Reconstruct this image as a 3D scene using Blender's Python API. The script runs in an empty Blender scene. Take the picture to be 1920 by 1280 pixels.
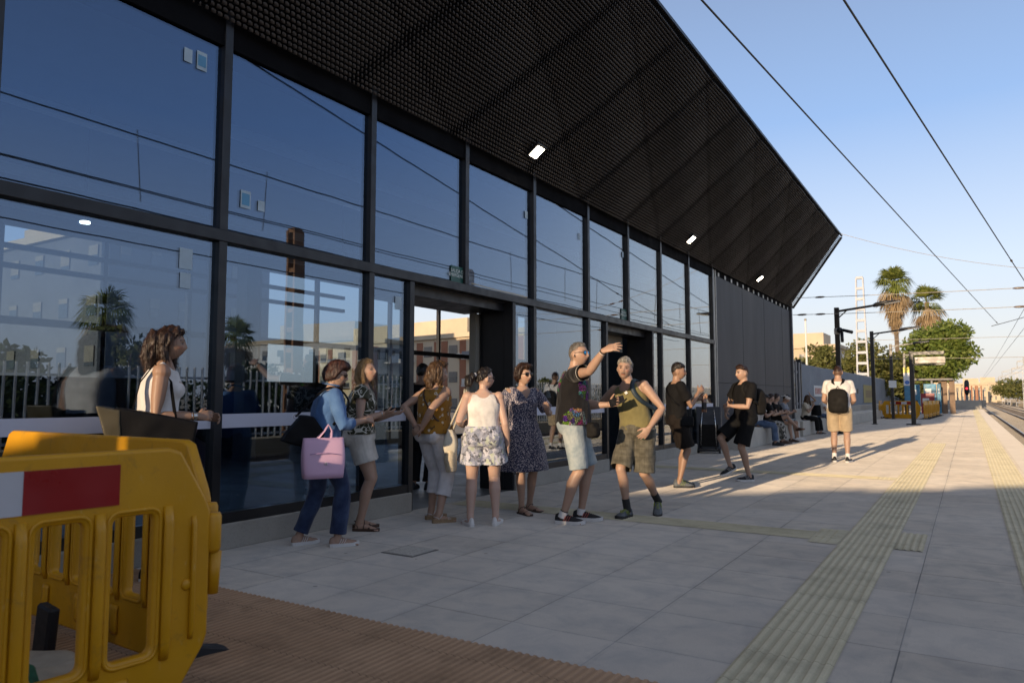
import bpy, bmesh, math, random
import numpy as np
from mathutils import Vector, Matrix, noise
R = math.radians
rnd = random.Random(7)
scene = bpy.context.scene
COL = scene.collection

# ---------------------------------------------------------------- camera, sky, sun, exposure
CAM_H, F_PX = 1.2, 1363.0
YAW = R(32.1)
cam_data = bpy.data.cameras.new('camera')
cam_data.sensor_width = 36; cam_data.lens = F_PX / 1920 * 36
cam_data.clip_end = 3000; cam_data.clip_start = 0.05
cam_data.dof.use_dof = True; cam_data.dof.focus_distance = 7.6; cam_data.dof.aperture_fstop = 3.5
cam = bpy.data.objects.new('camera', cam_data); COL.objects.link(cam)
cam.location = (0, 0, CAM_H)
cam.rotation_euler = (R(90) + math.atan(105 / F_PX), 0, YAW)
scene.camera = cam

SUN_EL, SUN_AZ = R(8.9), R(3.2)
world = bpy.data.worlds.new("World"); scene.world = world
world.use_nodes = True
wn = world.node_tree; wn.nodes.clear()
sky = wn.nodes.new('ShaderNodeTexSky'); sky.sky_type = 'NISHITA'; sky.sun_disc = False
sky.sun_elevation = SUN_EL; sky.sun_rotation = R(180) + SUN_AZ
sky.air_density = 1.0; sky.dust_density = 1.2; sky.ozone_density = 1.5; sky.altitude = 10
bgn = wn.nodes.new('ShaderNodeBackground'); bgn.inputs[1].default_value = 0.102
won = wn.nodes.new('ShaderNodeOutputWorld')
# evening tint of the real sky: clear blue above, pale lilac grey at the horizon
tc = wn.nodes.new('ShaderNodeTexCoord'); sx = wn.nodes.new('ShaderNodeSeparateXYZ'); wn.links.new(tc.outputs['Generated'], sx.inputs[0])
rp = wn.nodes.new('ShaderNodeValToRGB'); wn.links.new(sx.outputs[2], rp.inputs[0])
cr = rp.color_ramp
for i, (p_, c_) in enumerate(((0.0, (4.5, 4.1, 4.0)), (.06, (4.7, 4.6, 4.8)), (.16, (4.1, 4.6, 5.6)), (.34, (1.95, 2.95, 5.0)), (.6, (1.4, 1.75, 2.7)), (1.0, (2.4, 2.15, 1.9)))):
    e = cr.elements[i] if i < 2 else cr.elements.new(p_)
    e.position = p_; e.color = (*c_, 1)
mxs = wn.nodes.new('ShaderNodeMix'); mxs.data_type = 'RGBA'; mxs.inputs[0].default_value = .8
wn.links.new(sky.outputs[0], mxs.inputs[6]); wn.links.new(rp.outputs[0], mxs.inputs[7])
wn.links.new(mxs.outputs[2], bgn.inputs[0]); wn.links.new(bgn.outputs[0], won.inputs[0])

sun_d = bpy.data.lights.new('sun', 'SUN'); sun_d.energy = 2.9; sun_d.angle = R(0.53); sun_d.color = (1.0, 0.76, 0.50)
sun = bpy.data.objects.new('sun', sun_d); COL.objects.link(sun)
sdir = Vector((math.sin(SUN_AZ) * math.cos(SUN_EL), math.cos(SUN_AZ) * math.cos(SUN_EL), -math.sin(SUN_EL)))
sun.rotation_euler = sdir.to_track_quat('-Z', 'Y').to_euler()
scene.view_settings.view_transform = 'Standard'; scene.view_settings.look = 'None'
scene.view_settings.exposure = 0.9; scene.view_settings.gamma = 1.0

# ---------------------------------------------------------------- helpers
_f = (-math.sin(YAW) * math.cos(math.atan(105 / F_PX)), math.cos(YAW) * math.cos(math.atan(105 / F_PX)), math.sin(math.atan(105 / F_PX)))

def tag(o, label=None, cat=None, group=None, kind=None):
    if label: o['label'] = label
    if cat: o['category'] = cat
    if group: o['group'] = group
    if kind: o['kind'] = kind
    return o

def thing(name, label, cat, loc=(0, 0, 0), rotz=0, group=None):
    o = bpy.data.objects.new(name, None); COL.objects.link(o)
    o.location = loc; o.rotation_euler = (0, 0, rotz); o.empty_display_size = 0.1
    return tag(o, label, cat, group)

def copy_tree(o, parent=None):
    c = o.copy(); COL.objects.link(c); c.parent = parent
    for ch in list(o.children):
        copy_tree(ch, c)
    return c

class MB:
    """collects shapes, links them as ONE mesh object"""
    def __init__(s): s.v = []; s.f = []; s.m = []; s.mi = 0
    def add(s, vs, fs):
        n = len(s.v); s.v.extend([tuple(p) for p in vs])
        for f in fs: s.f.append(tuple(i + n for i in f)); s.m.append(s.mi)
        return s
    def box(s, c, d, rot=None, b=0.0):
        hx, hy, hz = d[0] / 2, d[1] / 2, d[2] / 2
        b = min(b, hx * .9, hy * .9, hz * .9)
        if b > 0:
            vs = []; idx = {}
            for sx in (-1, 1):
                for sy in (-1, 1):
                    for sz in (-1, 1):
                        for ax in range(3):
                            p = [sx * hx, sy * hy, sz * hz]
                            for a in range(3):
                                if a != ax: p[a] -= (sx, sy, sz)[a] * b
                            idx[(sx, sy, sz, ax)] = len(vs); vs.append(p)
            fs = []
            for ax in range(3):
                o1, o2 = [a for a in range(3) if a != ax]
                for sg in (-1, 1):
                    q = []
                    for a1, a2 in ((-1, -1), (1, -1), (1, 1), (-1, 1)):
                        k = [0, 0, 0]; k[ax] = sg; k[o1] = a1; k[o2] = a2
                        q.append(idx[(k[0], k[1], k[2], ax)])
                    fs.append(q)
                for a1 in (-1, 1):
                    for a2 in (-1, 1):
                        q = []
                        for sg, wh in ((-1, o1), (1, o1), (1, o2), (-1, o2)):
                            k = [0, 0, 0]; k[ax] = sg; k[o1] = a1; k[o2] = a2
                            q.append(idx[(k[0], k[1], k[2], wh)])
                        fs.append(q)
            for sx in (-1, 1):
                for sy in (-1, 1):
                    for sz in (-1, 1):
                        fs.append([idx[(sx, sy, sz, a)] for a in range(3)])
        else:
            vs = [(x, y, z) for x in (-hx, hx) for y in (-hy, hy) for z in (-hz, hz)]
            fs = [(0, 1, 3, 2), (4, 6, 7, 5), (0, 4, 5, 1), (2, 3, 7, 6), (0, 2, 6, 4), (1, 5, 7, 3)]
        c = Vector(c)
        M = rot if rot is not None else Matrix.Identity(3)
        return s.add([M @ Vector(p) + c for p in vs], fs)
    def b2(s, p0, p1, b=0.0):
        return s.box([(p0[i] + p1[i]) / 2 for i in range(3)], [abs(p1[i] - p0[i]) for i in range(3)], b=b)
    def tube(s, pts, rad, n=8, cap=True, up=None, square=False):
        """rad: number or (rx, ry) per point; rx along side, ry along up"""
        pts = [Vector(p) for p in pts]
        if not isinstance(rad, (list,)): rad = [rad] * len(pts)
        base = len(s.v); prev = None
        for i, p in enumerate(pts):
            if i == 0: t = pts[1] - p
            elif i == len(pts) - 1: t = p - pts[-2]
            else: t = (pts[i + 1] - p).normalized() + (p - pts[i - 1]).normalized()
            t = t.normalized() if t.length > 1e-9 else Vector((0, 0, 1))
            if up is not None: u = Vector(up)
            elif prev is not None: u = prev
            else: u = Vector((0, 0, 1)) if abs(t.z) < .9 else Vector((0, 1, 0))
            u = (u - t * u.dot(t))
            u = u.normalized() if u.length > 1e-6 else t.orthogonal().normalized()
            prev = u; sd = t.cross(u)
            r = rad[i]; rx, ry = (r if isinstance(r, tuple) else (r, r))
            for k in range(n):
                a = 2 * math.pi * (k + (.5 if square else 0)) / n
                s.v.append(tuple(p + sd * (math.cos(a) * rx) + u * (math.sin(a) * ry)))
        for i in range(len(pts) - 1):
            for k in range(n):
                a = base + i * n + k; b = base + i * n + (k + 1) % n
                s.f.append((a, b, b + n, a + n)); s.m.append(s.mi)
        if cap:
            s.f.append(tuple(base + k for k in reversed(range(n)))); s.m.append(s.mi)
            e = base + (len(pts) - 1) * n
            s.f.append(tuple(e + k for k in range(n))); s.m.append(s.mi)
        return s
    def bar(s, p0, p1, w, h=None):
        h = h or w; k = math.sqrt(2) / 2 * 1.0
        return s.tube([p0, p1], [(w * k, h * k)] * 2, n=4, square=True)
    def ball(s, c, r, nu=12, nv=8, rot=None):
        if not isinstance(r, tuple): r = (r, r, r)
        vs = []; c = Vector(c)
        for j in range(nv + 1):
            th = math.pi * j / nv
            for i in range(nu):
                ph = 2 * math.pi * i / nu
                p = Vector((r[0] * math.sin(th) * math.cos(ph), r[1] * math.sin(th) * math.sin(ph), r[2] * math.cos(th)))
                if rot is not None: p = rot @ p
                vs.append(p + c)
        fs = [(j * nu + i, (j + 1) * nu + i, (j + 1) * nu + (i + 1) % nu, j * nu + (i + 1) % nu) for j in range(nv) for i in range(nu)]
        return s.add(vs, fs)
    def quad(s, a, b, c, d): return s.add([a, b, c, d], [(0, 1, 2, 3)])
    def mesh(s, name, smooth=False, mats=()):
        me = bpy.data.meshes.new(name); me.from_pydata(s.v, [], s.f); me.validate(clean_customdata=False)
        for m in mats: me.materials.append(m)
        if len(mats) > 1 and len(me.polygons) == len(s.m): me.polygons.foreach_set('material_index', s.m)
        if smooth: me.polygons.foreach_set('use_smooth', [True] * len(me.polygons))
        me.update(); return me
    def build(s, name, mat, parent=None, smooth=False, fix=True):
        mats = mat if isinstance(mat, (list, tuple)) else (mat,)
        me = s.mesh(name, smooth, mats)
        if fix:
            bm = bmesh.new(); bm.from_mesh(me)
            bmesh.ops.remove_doubles(bm, verts=bm.verts, dist=1e-6)
            bmesh.ops.recalc_face_normals(bm, faces=bm.faces); bm.to_mesh(me); bm.free()
        o = bpy.data.objects.new(name, me); COL.objects.link(o)
        if parent is not None:
            o.parent = parent
            if getattr(s, 'world', False):
                o.matrix_parent_inverse = Matrix.Translation(-Vector(parent.location))
        return o

def W():
    m = MB(); m.world = True; return m

def smooth_by_angle(o, deg=35):
    me = o.data; me.polygons.foreach_set('use_smooth', [True] * len(me.polygons))
    bm = bmesh.new(); bm.from_mesh(me)
    for e in bm.edges:
        if len(e.link_faces) == 2 and e.calc_face_angle(0) > R(deg): e.smooth = False
    bm.to_mesh(me); bm.free(); return o

def plate(name, outer, holes, thick, bevel, mat, parent=None, mtx=None):
    """flat plate in the XZ plane (thickness along Y) with holes, real thickness and rounded rims"""
    cu = bpy.data.curves.new(name, 'CURVE'); cu.dimensions = '2D'; cu.fill_mode = 'BOTH'
    for poly in [outer] + holes:
        sp = cu.splines.new('POLY'); sp.points.add(len(poly) - 1); sp.use_cyclic_u = True
        for i, (x, y) in enumerate(poly): sp.points[i].co = (x, y, 0, 1)
    cu.extrude = max(thick / 2 - bevel, 0.0005); cu.bevel_depth = bevel; cu.bevel_resolution = 2
    tmp = bpy.data.objects.new('tmp', cu); COL.objects.link(tmp)
    dg = bpy.context.evaluated_depsgraph_get(); dg.update()
    me = bpy.data.meshes.new_from_object(tmp.evaluated_get(dg))
    bpy.data.objects.remove(tmp)
    me.transform(Matrix.Rotation(R(90), 4, 'X'))
    if mtx is not None: me.transform(mtx)
    me.name = name; me.materials.clear(); me.materials.append(mat)
    o = bpy.data.objects.new(name, me); COL.objects.link(o)
    if parent is not None: o.parent = parent
    return smooth_by_angle(o, 40)

def rrect(x0, z0, x1, z1, r, n=5, skew=0):
    pts = []
    for cx, cz, a0 in ((x1 - r, z0 + r, -90), (x1 - r, z1 - r, 0), (x0 + r, z1 - r, 90), (x0 + r, z0 + r, 180)):
        for i in range(n + 1):
            a = R(a0 + 90 * i / n); x = cx + r * math.cos(a); z = cz + r * math.sin(a)
            pts.append((x + skew * (z - z0), z))
    return pts

def text_mesh(name, body, size, mat, parent, mtx, extrude=0.001, align='CENTER', space=1.0):
    cu = bpy.data.curves.new(name, 'FONT'); cu.body = body; cu.size = size; cu.extrude = extrude
    cu.align_x = align; cu.align_y = 'CENTER'; cu.space_line = space
    tmp = bpy.data.objects.new('tmp', cu); COL.objects.link(tmp)
    dg = bpy.context.evaluated_depsgraph_get(); dg.update()
    me = bpy.data.meshes.new_from_object(tmp.evaluated_get(dg)); bpy.data.objects.remove(tmp)
    me.transform(mtx); me.materials.clear(); me.materials.append(mat); me.name = name
    o = bpy.data.objects.new(name, me); COL.objects.link(o)
    if parent is not None: o.parent = parent
    return o

# ---------------------------------------------------------------- materials
class NG:
    """tiny node graph writer"""
    def __init__(s, name):
        s.mat = bpy.data.materials.new(name); s.mat.use_nodes = True
        s.t = s.mat.node_tree; s.t.nodes.clear()
        s.out = s.t.nodes.new('ShaderNodeOutputMaterial')
        s._co = None
    def n(s, typ, ins=None, **kw):
        nd = s.t.nodes.new(typ)
        for k, v in kw.items(): setattr(nd, k, v)
        for k, v in (ins or {}).items(): s.set(nd.inputs[k], v)
        return nd
    def set(s, sock, v):
        if isinstance(v, bpy.types.NodeSocket): s.t.links.new(v, sock)
        elif isinstance(v, bpy.types.Node): s.t.links.new(v.outputs[0], sock)
        elif isinstance(v, tuple) and len(v) == 3 and sock.type == 'RGBA': sock.default_value = (*v, 1)
        else: sock.default_value = v
    def co(s):
        if s._co is None: s._co = s.n('ShaderNodeTexCoord').outputs['Object']
        return s._co
    def m(s, op, a, b=0.0, c=None):
        nd = s.n('ShaderNodeMath', {0: a, 1: b}, operation=op)
        if c is not None: s.set(nd.inputs[2], c)
        return nd.outputs[0]
    def sep(s, v=None):
        return s.n('ShaderNodeSeparateXYZ', {0: v or s.co()}).outputs
    def noise(s, scale, detail=4, rough=.5, vec=None, dist=0.0, stretch=None):
        v = vec or s.co()
        if stretch: v = s.n('ShaderNodeMapping', {'Vector': v, 'Scale': stretch}).outputs[0]
        return s.n('ShaderNodeTexNoise', {'Vector': v, 'Scale': scale, 'Detail': detail, 'Roughness': rough, 'Distortion': dist}).outputs['Fac']
    def mix(s, f, a, b, mode='MIX'):
        nd = s.n('ShaderNodeMix', data_type='RGBA', blend_type=mode)
        s.set(nd.inputs[0], f); s.set(nd.inputs[6], a if not isinstance(a, tuple) else (*a, 1)); s.set(nd.inputs[7], b if not isinstance(b, tuple) else (*b, 1))
        return nd.outputs[2]
    def ramp(s, f, lo, hi, v0=0.0, v1=1.0):
        return s.n('ShaderNodeMapRange', {0: f, 1: lo, 2: hi, 3: v0, 4: v1}).outputs[0]
    def bump(s, h, strength=.3, dist=.01):
        return s.n('ShaderNodeBump', {'Height': h, 'Strength': strength, 'Distance': dist}).outputs[0]
    def done(s, color, rough=.6, normal=None, metallic=0.0, spec=.5, emis=None, estr=0, sss=0, diffr=None, alpha=None, coat=0, sheen=0):
        p = s.n('ShaderNodeBsdfPrincipled', {'Base Color': color, 'Roughness': rough, 'Metallic': metallic, 'Specular IOR Level': spec})
        if normal is not None: s.set(p.inputs['Normal'], normal)
        if emis is not None: s.set(p.inputs['Emission Color'], emis); s.set(p.inputs['Emission Strength'], estr)
        if sss: p.inputs['Subsurface Weight'].default_value = sss; p.inputs['Subsurface Radius'].default_value = (.012, .004, .002); p.inputs['Subsurface Scale'].default_value = 1
        if diffr is not None and 'Diffuse Roughness' in p.inputs: p.inputs['Diffuse Roughness'].default_value = diffr
        if alpha is not None: s.set(p.inputs['Alpha'], alpha)
        if coat: p.inputs['Coat Weight'].default_value = coat
        if sheen: p.inputs['Sheen Weight'].default_value = sheen
        s.t.links.new(p.outputs[0], s.out.inputs[0]); return s.mat

def vary(col, k): return tuple(min(1, c * k) for c in col)

def pmat(name, col, rough=.6, var=.18, nscale=6, bump=.0, bscale=60, metallic=0, spec=.5, diffr=None, rvar=.1, sss=0, coat=0, fine=0, sheen=0):
    g = NG(name)
    c = g.mix(g.ramp(g.noise(nscale, 6, .6), .3, .7), vary(col, 1 - var), vary(col, 1 + var))
    if fine: c = g.mix(g.ramp(g.noise(nscale * 25, 3, .7), .35, .65), c, vary(col, 1 - fine), 'MIX') if False else g.mix(g.m('MULTIPLY', g.ramp(g.noise(nscale * 25, 3, .7), .4, .7), fine), c, (0.02, 0.02, 0.02))
    r = g.ramp(g.noise(nscale * 2.3, 4), .3, .7, max(0, rough - rvar), min(1, rough + rvar))
    nm = g.bump(g.noise(bscale, 4, .6), bump, .004) if bump else None
    return g.done(c, r, nm, metallic, spec, diffr=diffr, sss=sss, coat=coat, sheen=sheen)

def cloth(name, col, var=.15, weave=1400, wr=.5, rough=.85, wscale=9, sheen=.2):
    g = NG(name)
    c = g.mix(g.ramp(g.noise(12, 5, .6), .3, .7), vary(col, 1 - var), vary(col, 1 + var))
    h = g.m('ADD', g.m('MULTIPLY', g.noise(wscale, 3, .55, dist=.8, stretch=(1, 1, .55)), 1.0), g.m('MULTIPLY', g.noise(weave * .25, 2), .06))
    return g.done(c, rough, g.bump(h, wr, .02), spec=.25, sheen=sheen)

def emat(name, col, strength):
    g = NG(name); e = g.n('ShaderNodeEmission', {0: col, 1: strength}); g.t.links.new(e.outputs[0], g.out.inputs[0]); return g.mat

def facecol(name, cols, rough=.6, scale=3, bump=0, transl=0):
    """leaf material: several tones chosen per leaf by the mesh's random attribute"""
    g = NG(name)
    a = g.n('ShaderNodeAttribute', attribute_name='rv').outputs['Fac']
    rp = g.n('ShaderNodeValToRGB', {0: a}); cr = rp.color_ramp
    while len(cr.elements) < len(cols): cr.elements.new(.5)
    for i, c in enumerate(cols): cr.elements[i].position = i / (len(cols) - 1); cr.elements[i].color = (*c, 1)
    if not transl: return g.done(rp.outputs[0], rough, spec=.3)
    p = g.n('ShaderNodeBsdfPrincipled', {'Base Color': rp.outputs[0], 'Roughness': rough, 'Specular IOR Level': .3})
    t = g.n('ShaderNodeBsdfTranslucent', {'Color': rp.outputs[0]})
    mx = g.n('ShaderNodeMixShader', {0: transl, 1: p.outputs[0], 2: t.outputs[0]})
    g.t.links.new(mx.outputs[0], g.out.inputs[0]); return g.mat
# ================================================================ SETTING
def struct(o): return tag(o, kind='structure')
# ---- platform paving
g = NG('platform_paving')
x, y, z = g.sep()
fx = g.m('FRACT', g.m('DIVIDE', g.m('ADD', x, 60.33), .6)); fy = g.m('FRACT', g.m('DIVIDE', g.m('ADD', y, 60.2), .6))
tx = g.m('FLOOR', g.m('DIVIDE', g.m('ADD', x, 60.33), .6)); ty = g.m('FLOOR', g.m('DIVIDE', g.m('ADD', y, 60.2), .6))
def line(f, w): return g.m('LESS_THAN', g.m('MINIMUM', f, g.m('SUBTRACT', 1.0, f)), w)
gx = line(fx, .006); gy = line(fy, .005)
gr = g.m('MAXIMUM', gx, gy)
tid = g.n('ShaderNodeCombineXYZ', {0: tx, 1: ty})
tv = g.n('ShaderNodeTexWhiteNoise', {0: tid.outputs[0]}, noise_dimensions='3D').outputs['Value']
big = g.noise(.55, 5, .6); mid = g.noise(4, 8, .65, dist=.4); fin = g.noise(140, 3, .7)
c = g.mix(g.ramp(big, .35, .65), (.455, .40, .335), (.565, .505, .425))
c = g.mix(g.m('MULTIPLY', g.ramp(mid, .42, .68), .62), c, (.29, .28, .27))
c = g.mix(g.m('MULTIPLY', tv, .30), c, (.62, .58, .53))
c = g.mix(g.m('MULTIPLY', g.ramp(fin, .45, .75), .35), c, (.28, .27, .26))
stain = g.ramp(g.noise(1.3, 3, .5, stretch=(1, .5, 1)), .62, .75)
c = g.mix(g.m('MULTIPLY', stain, .35), c, (.25, .24, .22))
c = g.mix(g.m('MULTIPLY', gr, .9), c, g.mix(tv, (.07, .07, .07), (.40, .38, .36)))
vo = g.n('ShaderNodeTexVoronoi', {'Vector': g.co(), 'Scale': 2.6}); gum = g.m('LESS_THAN', g.m('ADD', vo.outputs['Distance'], g.m('MULTIPLY', g.noise(30, 2), .03)), .055)
c = g.mix(g.m('MULTIPLY', gum, .55), c, (.13, .125, .12))
scr = g.m('GREATER_THAN', g.noise(5, 6, .7, stretch=(6, .6, 1), dist=1.2), .67)
c = g.mix(g.m('MULTIPLY', scr, .28), c, (.17, .165, .16))
edge = g.m('MULTIPLY', g.m('MAXIMUM', line(fx, .045), line(fy, .03)), g.ramp(g.noise(7, 5, .7), .45, .65))
c = g.mix(g.m('MULTIPLY', edge, .2), c, (.17, .165, .155))
h = g.m('SUBTRACT', g.m('ADD', g.m('MULTIPLY', mid, .5), g.m('MULTIPLY', fin, .25)), g.m('MULTIPLY', gr, 1.2))
M_PAVE = g.done(c, g.ramp(mid, .3, .7, .75, .95), g.bump(h, .5, .004), spec=.3, diffr=1.0)

m = W(); m.b2((-5.1, -14, -.9), (1.05, 88.5, 0)); struct(m.build('platform', M_PAVE))
def conc(name, col, var=.12, sc=2.0, fine=.3):
    g = NG(name)
    c = g.mix(g.ramp(g.noise(sc, 7, .65), .3, .7), vary(col, 1 - var), vary(col, 1 + var))
    c = g.mix(g.m('MULTIPLY', g.ramp(g.noise(sc * 30, 4, .7), .5, .75), fine), c, vary(col, .45))
    return g.done(c, .85, g.bump(g.noise(sc * 40, 5, .7), .35, .004), spec=.3, diffr=1.0)
M_CONC = conc('plain_concrete', (.42, .39, .34))
M_CONC2 = conc('pale_concrete', (.52, .49, .43))
M_EDGE = conc('edge_stone', (.52, .48, .43), .08)
m = W(); m.b2((.68, -14, .002), (1.06, 88.5, .006)); m.b2((1.062, -14, -.28), (1.12, 88.5, .004), .01); struct(m.build('platform_edge', M_EDGE))

def ribs(x0, x1, y0, y1, pitch, hgt, z0=.004, along='y'):
    """corrugated warning tile sheet: prisms running along y"""
    m = W(); n = max(1, round((x1 - x0) / pitch)); p = (x1 - x0) / n
    prof = [(x0, z0)]
    for i in range(n):
        a = x0 + i * p
        prof += [(a + p * .16, z0), (a + p * .34, z0 + hgt), (a + p * .66, z0 + hgt), (a + p * .84, z0)]
    prof.append((x1, z0))
    ny = max(1, int((y1 - y0) / 4))
    for (xa, za), (xb, zb) in zip(prof[:-1], prof[1:]):
        for k in range(ny):
            ya = y0 + (y1 - y0) * k / ny; yb = y0 + (y1 - y0) * (k + 1) / ny
            m.quad((xa, ya, za), (xb, ya, zb), (xb, yb, zb), (xa, yb, za))
    return m
def tactile(name, a, b, tile=.4, dirt=.5):
    g = NG(name); x, y, z = g.sep()
    c = g.mix(g.ramp(g.noise(1.2, 6, .6), .3, .7), a, b)
    ty = g.m('FLOOR', g.m('DIVIDE', y, tile)); tx = g.m('FLOOR', g.m('DIVIDE', x, tile))
    tv = g.n('ShaderNodeTexWhiteNoise', {0: g.n('ShaderNodeCombineXYZ', {0: tx, 1: ty}).outputs[0]}).outputs['Value']
    c = g.mix(g.m('MULTIPLY', tv, .3), c, vary(b, 1.12))
    fy = g.m('FRACT', g.m('DIVIDE', y, tile))
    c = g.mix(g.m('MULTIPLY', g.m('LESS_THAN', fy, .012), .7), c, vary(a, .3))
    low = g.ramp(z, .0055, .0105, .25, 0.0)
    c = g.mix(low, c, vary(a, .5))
    c = g.mix(g.m('MULTIPLY', g.ramp(g.noise(3.2, 6, .65), .48, .7), dirt), c, vary(a, .45))
    c = g.mix(g.m('MULTIPLY', g.ramp(g.noise(160, 3, .7), .5, .7), .3), c, vary(a, .5))
    return g.done(c, .8, g.bump(g.noise(220, 3), .25, .002), spec=.3, diffr=1.0)
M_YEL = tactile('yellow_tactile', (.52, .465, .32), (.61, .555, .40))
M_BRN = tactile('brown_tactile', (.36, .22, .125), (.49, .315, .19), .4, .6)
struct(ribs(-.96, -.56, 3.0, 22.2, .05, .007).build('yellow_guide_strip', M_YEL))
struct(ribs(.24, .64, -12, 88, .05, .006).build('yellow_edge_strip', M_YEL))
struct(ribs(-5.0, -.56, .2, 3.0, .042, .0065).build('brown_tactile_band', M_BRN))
def dots(x0, x1, y0, y1):
    m = W(); m.quad((x0, y0, .005), (x1, y0, .005), (x1, y1, .005), (x0, y1, .005)); p = .06
    nx = int((x1 - x0) / p); ny = int((y1 - y0) / p)
    for i in range(nx):
        for j in range(ny):
            cx = x0 + p * (i + .5); cy = y0 + p * (j + .5); r = .014
            m.add([(cx - r, cy - r, .005), (cx + r, cy - r, .005), (cx + r, cy + r, .005), (cx - r, cy + r, .005),
                   (cx - r * .5, cy - r * .5, .010), (cx + r * .5, cy - r * .5, .010), (cx + r * .5, cy + r * .5, .010), (cx - r * .5, cy + r * .5, .010)],
                  [(4, 5, 6, 7), (0, 1, 5, 4), (1, 2, 6, 5), (2, 3, 7, 6), (3, 0, 4, 7)])
    return m
m = dots(-1.20, -.962, 6.54, 7.27); d2 = dots(-1.20, -.962, 12.0, 12.4); m.add(d2.v, d2.f); struct(m.build('yellow_stud_patch', M_YEL))
m = ribs(-.558, -.355, 6.58, 7.40, .05, .007); struct(m.build('yellow_guide_branch', M_YEL))
def flatribs(name, x0, x1, y0, y1):
    m = W(); n = int((y1 - y0) / .05)
    for i in range(n):
        a = y0 + (y1 - y0) * i / n; p = (y1 - y0) / n
        pr = [(a, .004), (a + p * .2, .004), (a + p * .36, .008), (a + p * .64, .008), (a + p * .8, .004), (a + p, .004)]
        for (ya, za), (yb, zb) in zip(pr[:-1], pr[1:]): m.quad((x0, ya, za), (x1, ya, za), (x1, yb, zb), (x0, yb, zb))
    return struct(m.build(name, M_YEL))
flatribs('yellow_door_path', -5.0, -1.202, 6.68, 7.08)
flatribs('yellow_door_path', -5.0, -1.202, 12.0, 12.4)
# ---- ground, track bed
M_BALLAST = NG('ballast'); g = M_BALLAST
vo = g.n('ShaderNodeTexVoronoi', {'Vector': g.co(), 'Scale': 16.0}); 
c = g.mix(vo.outputs['Color'], (.10, .085, .07), (.34, .29, .23)); c = g.mix(g.ramp(g.noise(.6, 4), .35, .65), c, (.20, .16, .12))
M_BALLAST = g.done(c, .95, g.bump(vo.outputs['Distance'], 1.0, .05), spec=.2, diffr=1.0)
M_DIRT = pmat('dry_earth', (.24, .20, .14), .95, .3, .3, .5, 6, diffr=1.0)
m = W(); m.quad((-900, -300, -1.02), (900, -300, -1.02), (900, 1500, -1.02), (-900, 1500, -1.02)); struct(m.build('ground', M_DIRT))
m = W()
prof = [(1.05, -.72), (1.7, -.70), (4.4, -.70), (4.9, -.78), (5.5, -.70), (8.5, -.70), (9.4, -.98)]
for (a, za), (b, zb) in zip(prof[:-1], prof[1:]):
    for k in range(40): m.quad((a, -30 + k * 11, za), (b, -30 + k * 11, zb), (b, -19 + k * 11, zb), (a, -19 + k * 11, za))
tag(m.build('ballast', M_BALLAST), 'grey brown crushed stone ballast under both railway tracks', 'ballast', kind='stuff')
M_RAIL = pmat('rail_steel', (.13, .085, .06), .5, .3, 5, metallic=.6)
M_RTOP = pmat('rail_top', (.35, .33, .31), .28, .1, 5, metallic=1)
M_SLEEP = conc('sleeper_concrete', (.34, .31, .27))
for k, (xa, xb) in enumerate(((2.18, 3.85), (6.2, 7.87))):
    t = thing('railway_track', ['railway track nearest the platform edge, running on grey concrete sleepers', 'far railway track beyond the platform track'][k], 'railway track', ((xa + xb) / 2, 0, -.7))
    for xr in (xa, xb):
        m = W(); y0, y1 = -25, 400
        for c0, w0 in (((-.69, -.66), .07), ((-.66, -.58), .012), ((-.58, -.553), .034)):
            m.b2((xr - w0, y0, c0[0]), (xr + w0, y1, c0[1]))
        m.build('rail', M_RAIL, t)
        m = W(); m.b2((xr - .03, y0, -.552), (xr + .03, y1, -.549)); m.build('rail_head', M_RTOP, t)
    m = W()
    for i in range(400): yy = -20 + i * .62; m.b2(((xa + xb) / 2 - 1.3, yy, -.80), ((xa + xb) / 2 + 1.3, yy + .24, -.692))
    m.build('sleeper', M_SLEEP, t)['kind'] = 'stuff'
m = W(); m.b2((9.6, -20, -1.0), (10.6, 400, -.15)); struct(m.build('far_verge', M_DIRT))

# manhole cover and scraps on the paving
M_IRON = pmat('cast_iron', (.14, .135, .13), .7, .25, 20, .4, 80)
t = thing('manhole_cover', 'small square grey manhole cover set in the shaded paving', 'manhole cover', (-3.76, 4.49, 0))
m = W(); m.b2((-3.92, 4.33, .001), (-3.60, 4.65, .004)); m.build('rim', M_IRON, t)
m = W(); m.b2((-3.90, 4.35, .004), (-3.62, 4.63, .008))
for i in range(6):
    for j in range(6): m.b2((-3.885 + i * .045, 4.365 + j * .045, .008), (-3.860 + i * .045, 4.39 + j * .045, .010))
m.build('lid', M_CONC, t)
M_PAPER = pmat('paper', (.75, .73, .68), .8, .1)
m = MB(); m.add([(0, 0, .004), (.09, .01, .012), (.08, .05, .006), (.01, .045, .014), (.045, .025, .022)], [(0, 1, 4), (1, 2, 4), (2, 3, 4), (3, 0, 4)])
o = m.build('paper_scrap', M_PAPER); o.location = (-3.28, 6.75, 0); tag(o, 'crumpled white paper scrap on paving between two pairs of sports shoes', 'litter')

M_FLOORIN = pmat('interior_floor', (.10, .098, .095), .45, .15, 1)
struct(W().b2((-13.1, -1.3, -.9), (-5.102, 27, .002)).build('interior_floor', M_FLOORIN))
M_ASPH = pmat('asphalt', (.10, .095, .09), .9, .2, .4, diffr=1)
struct(W().b2((-120, -60, -1.0), (-13.11, 160, -.25)).build('street', M_ASPH))
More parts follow.
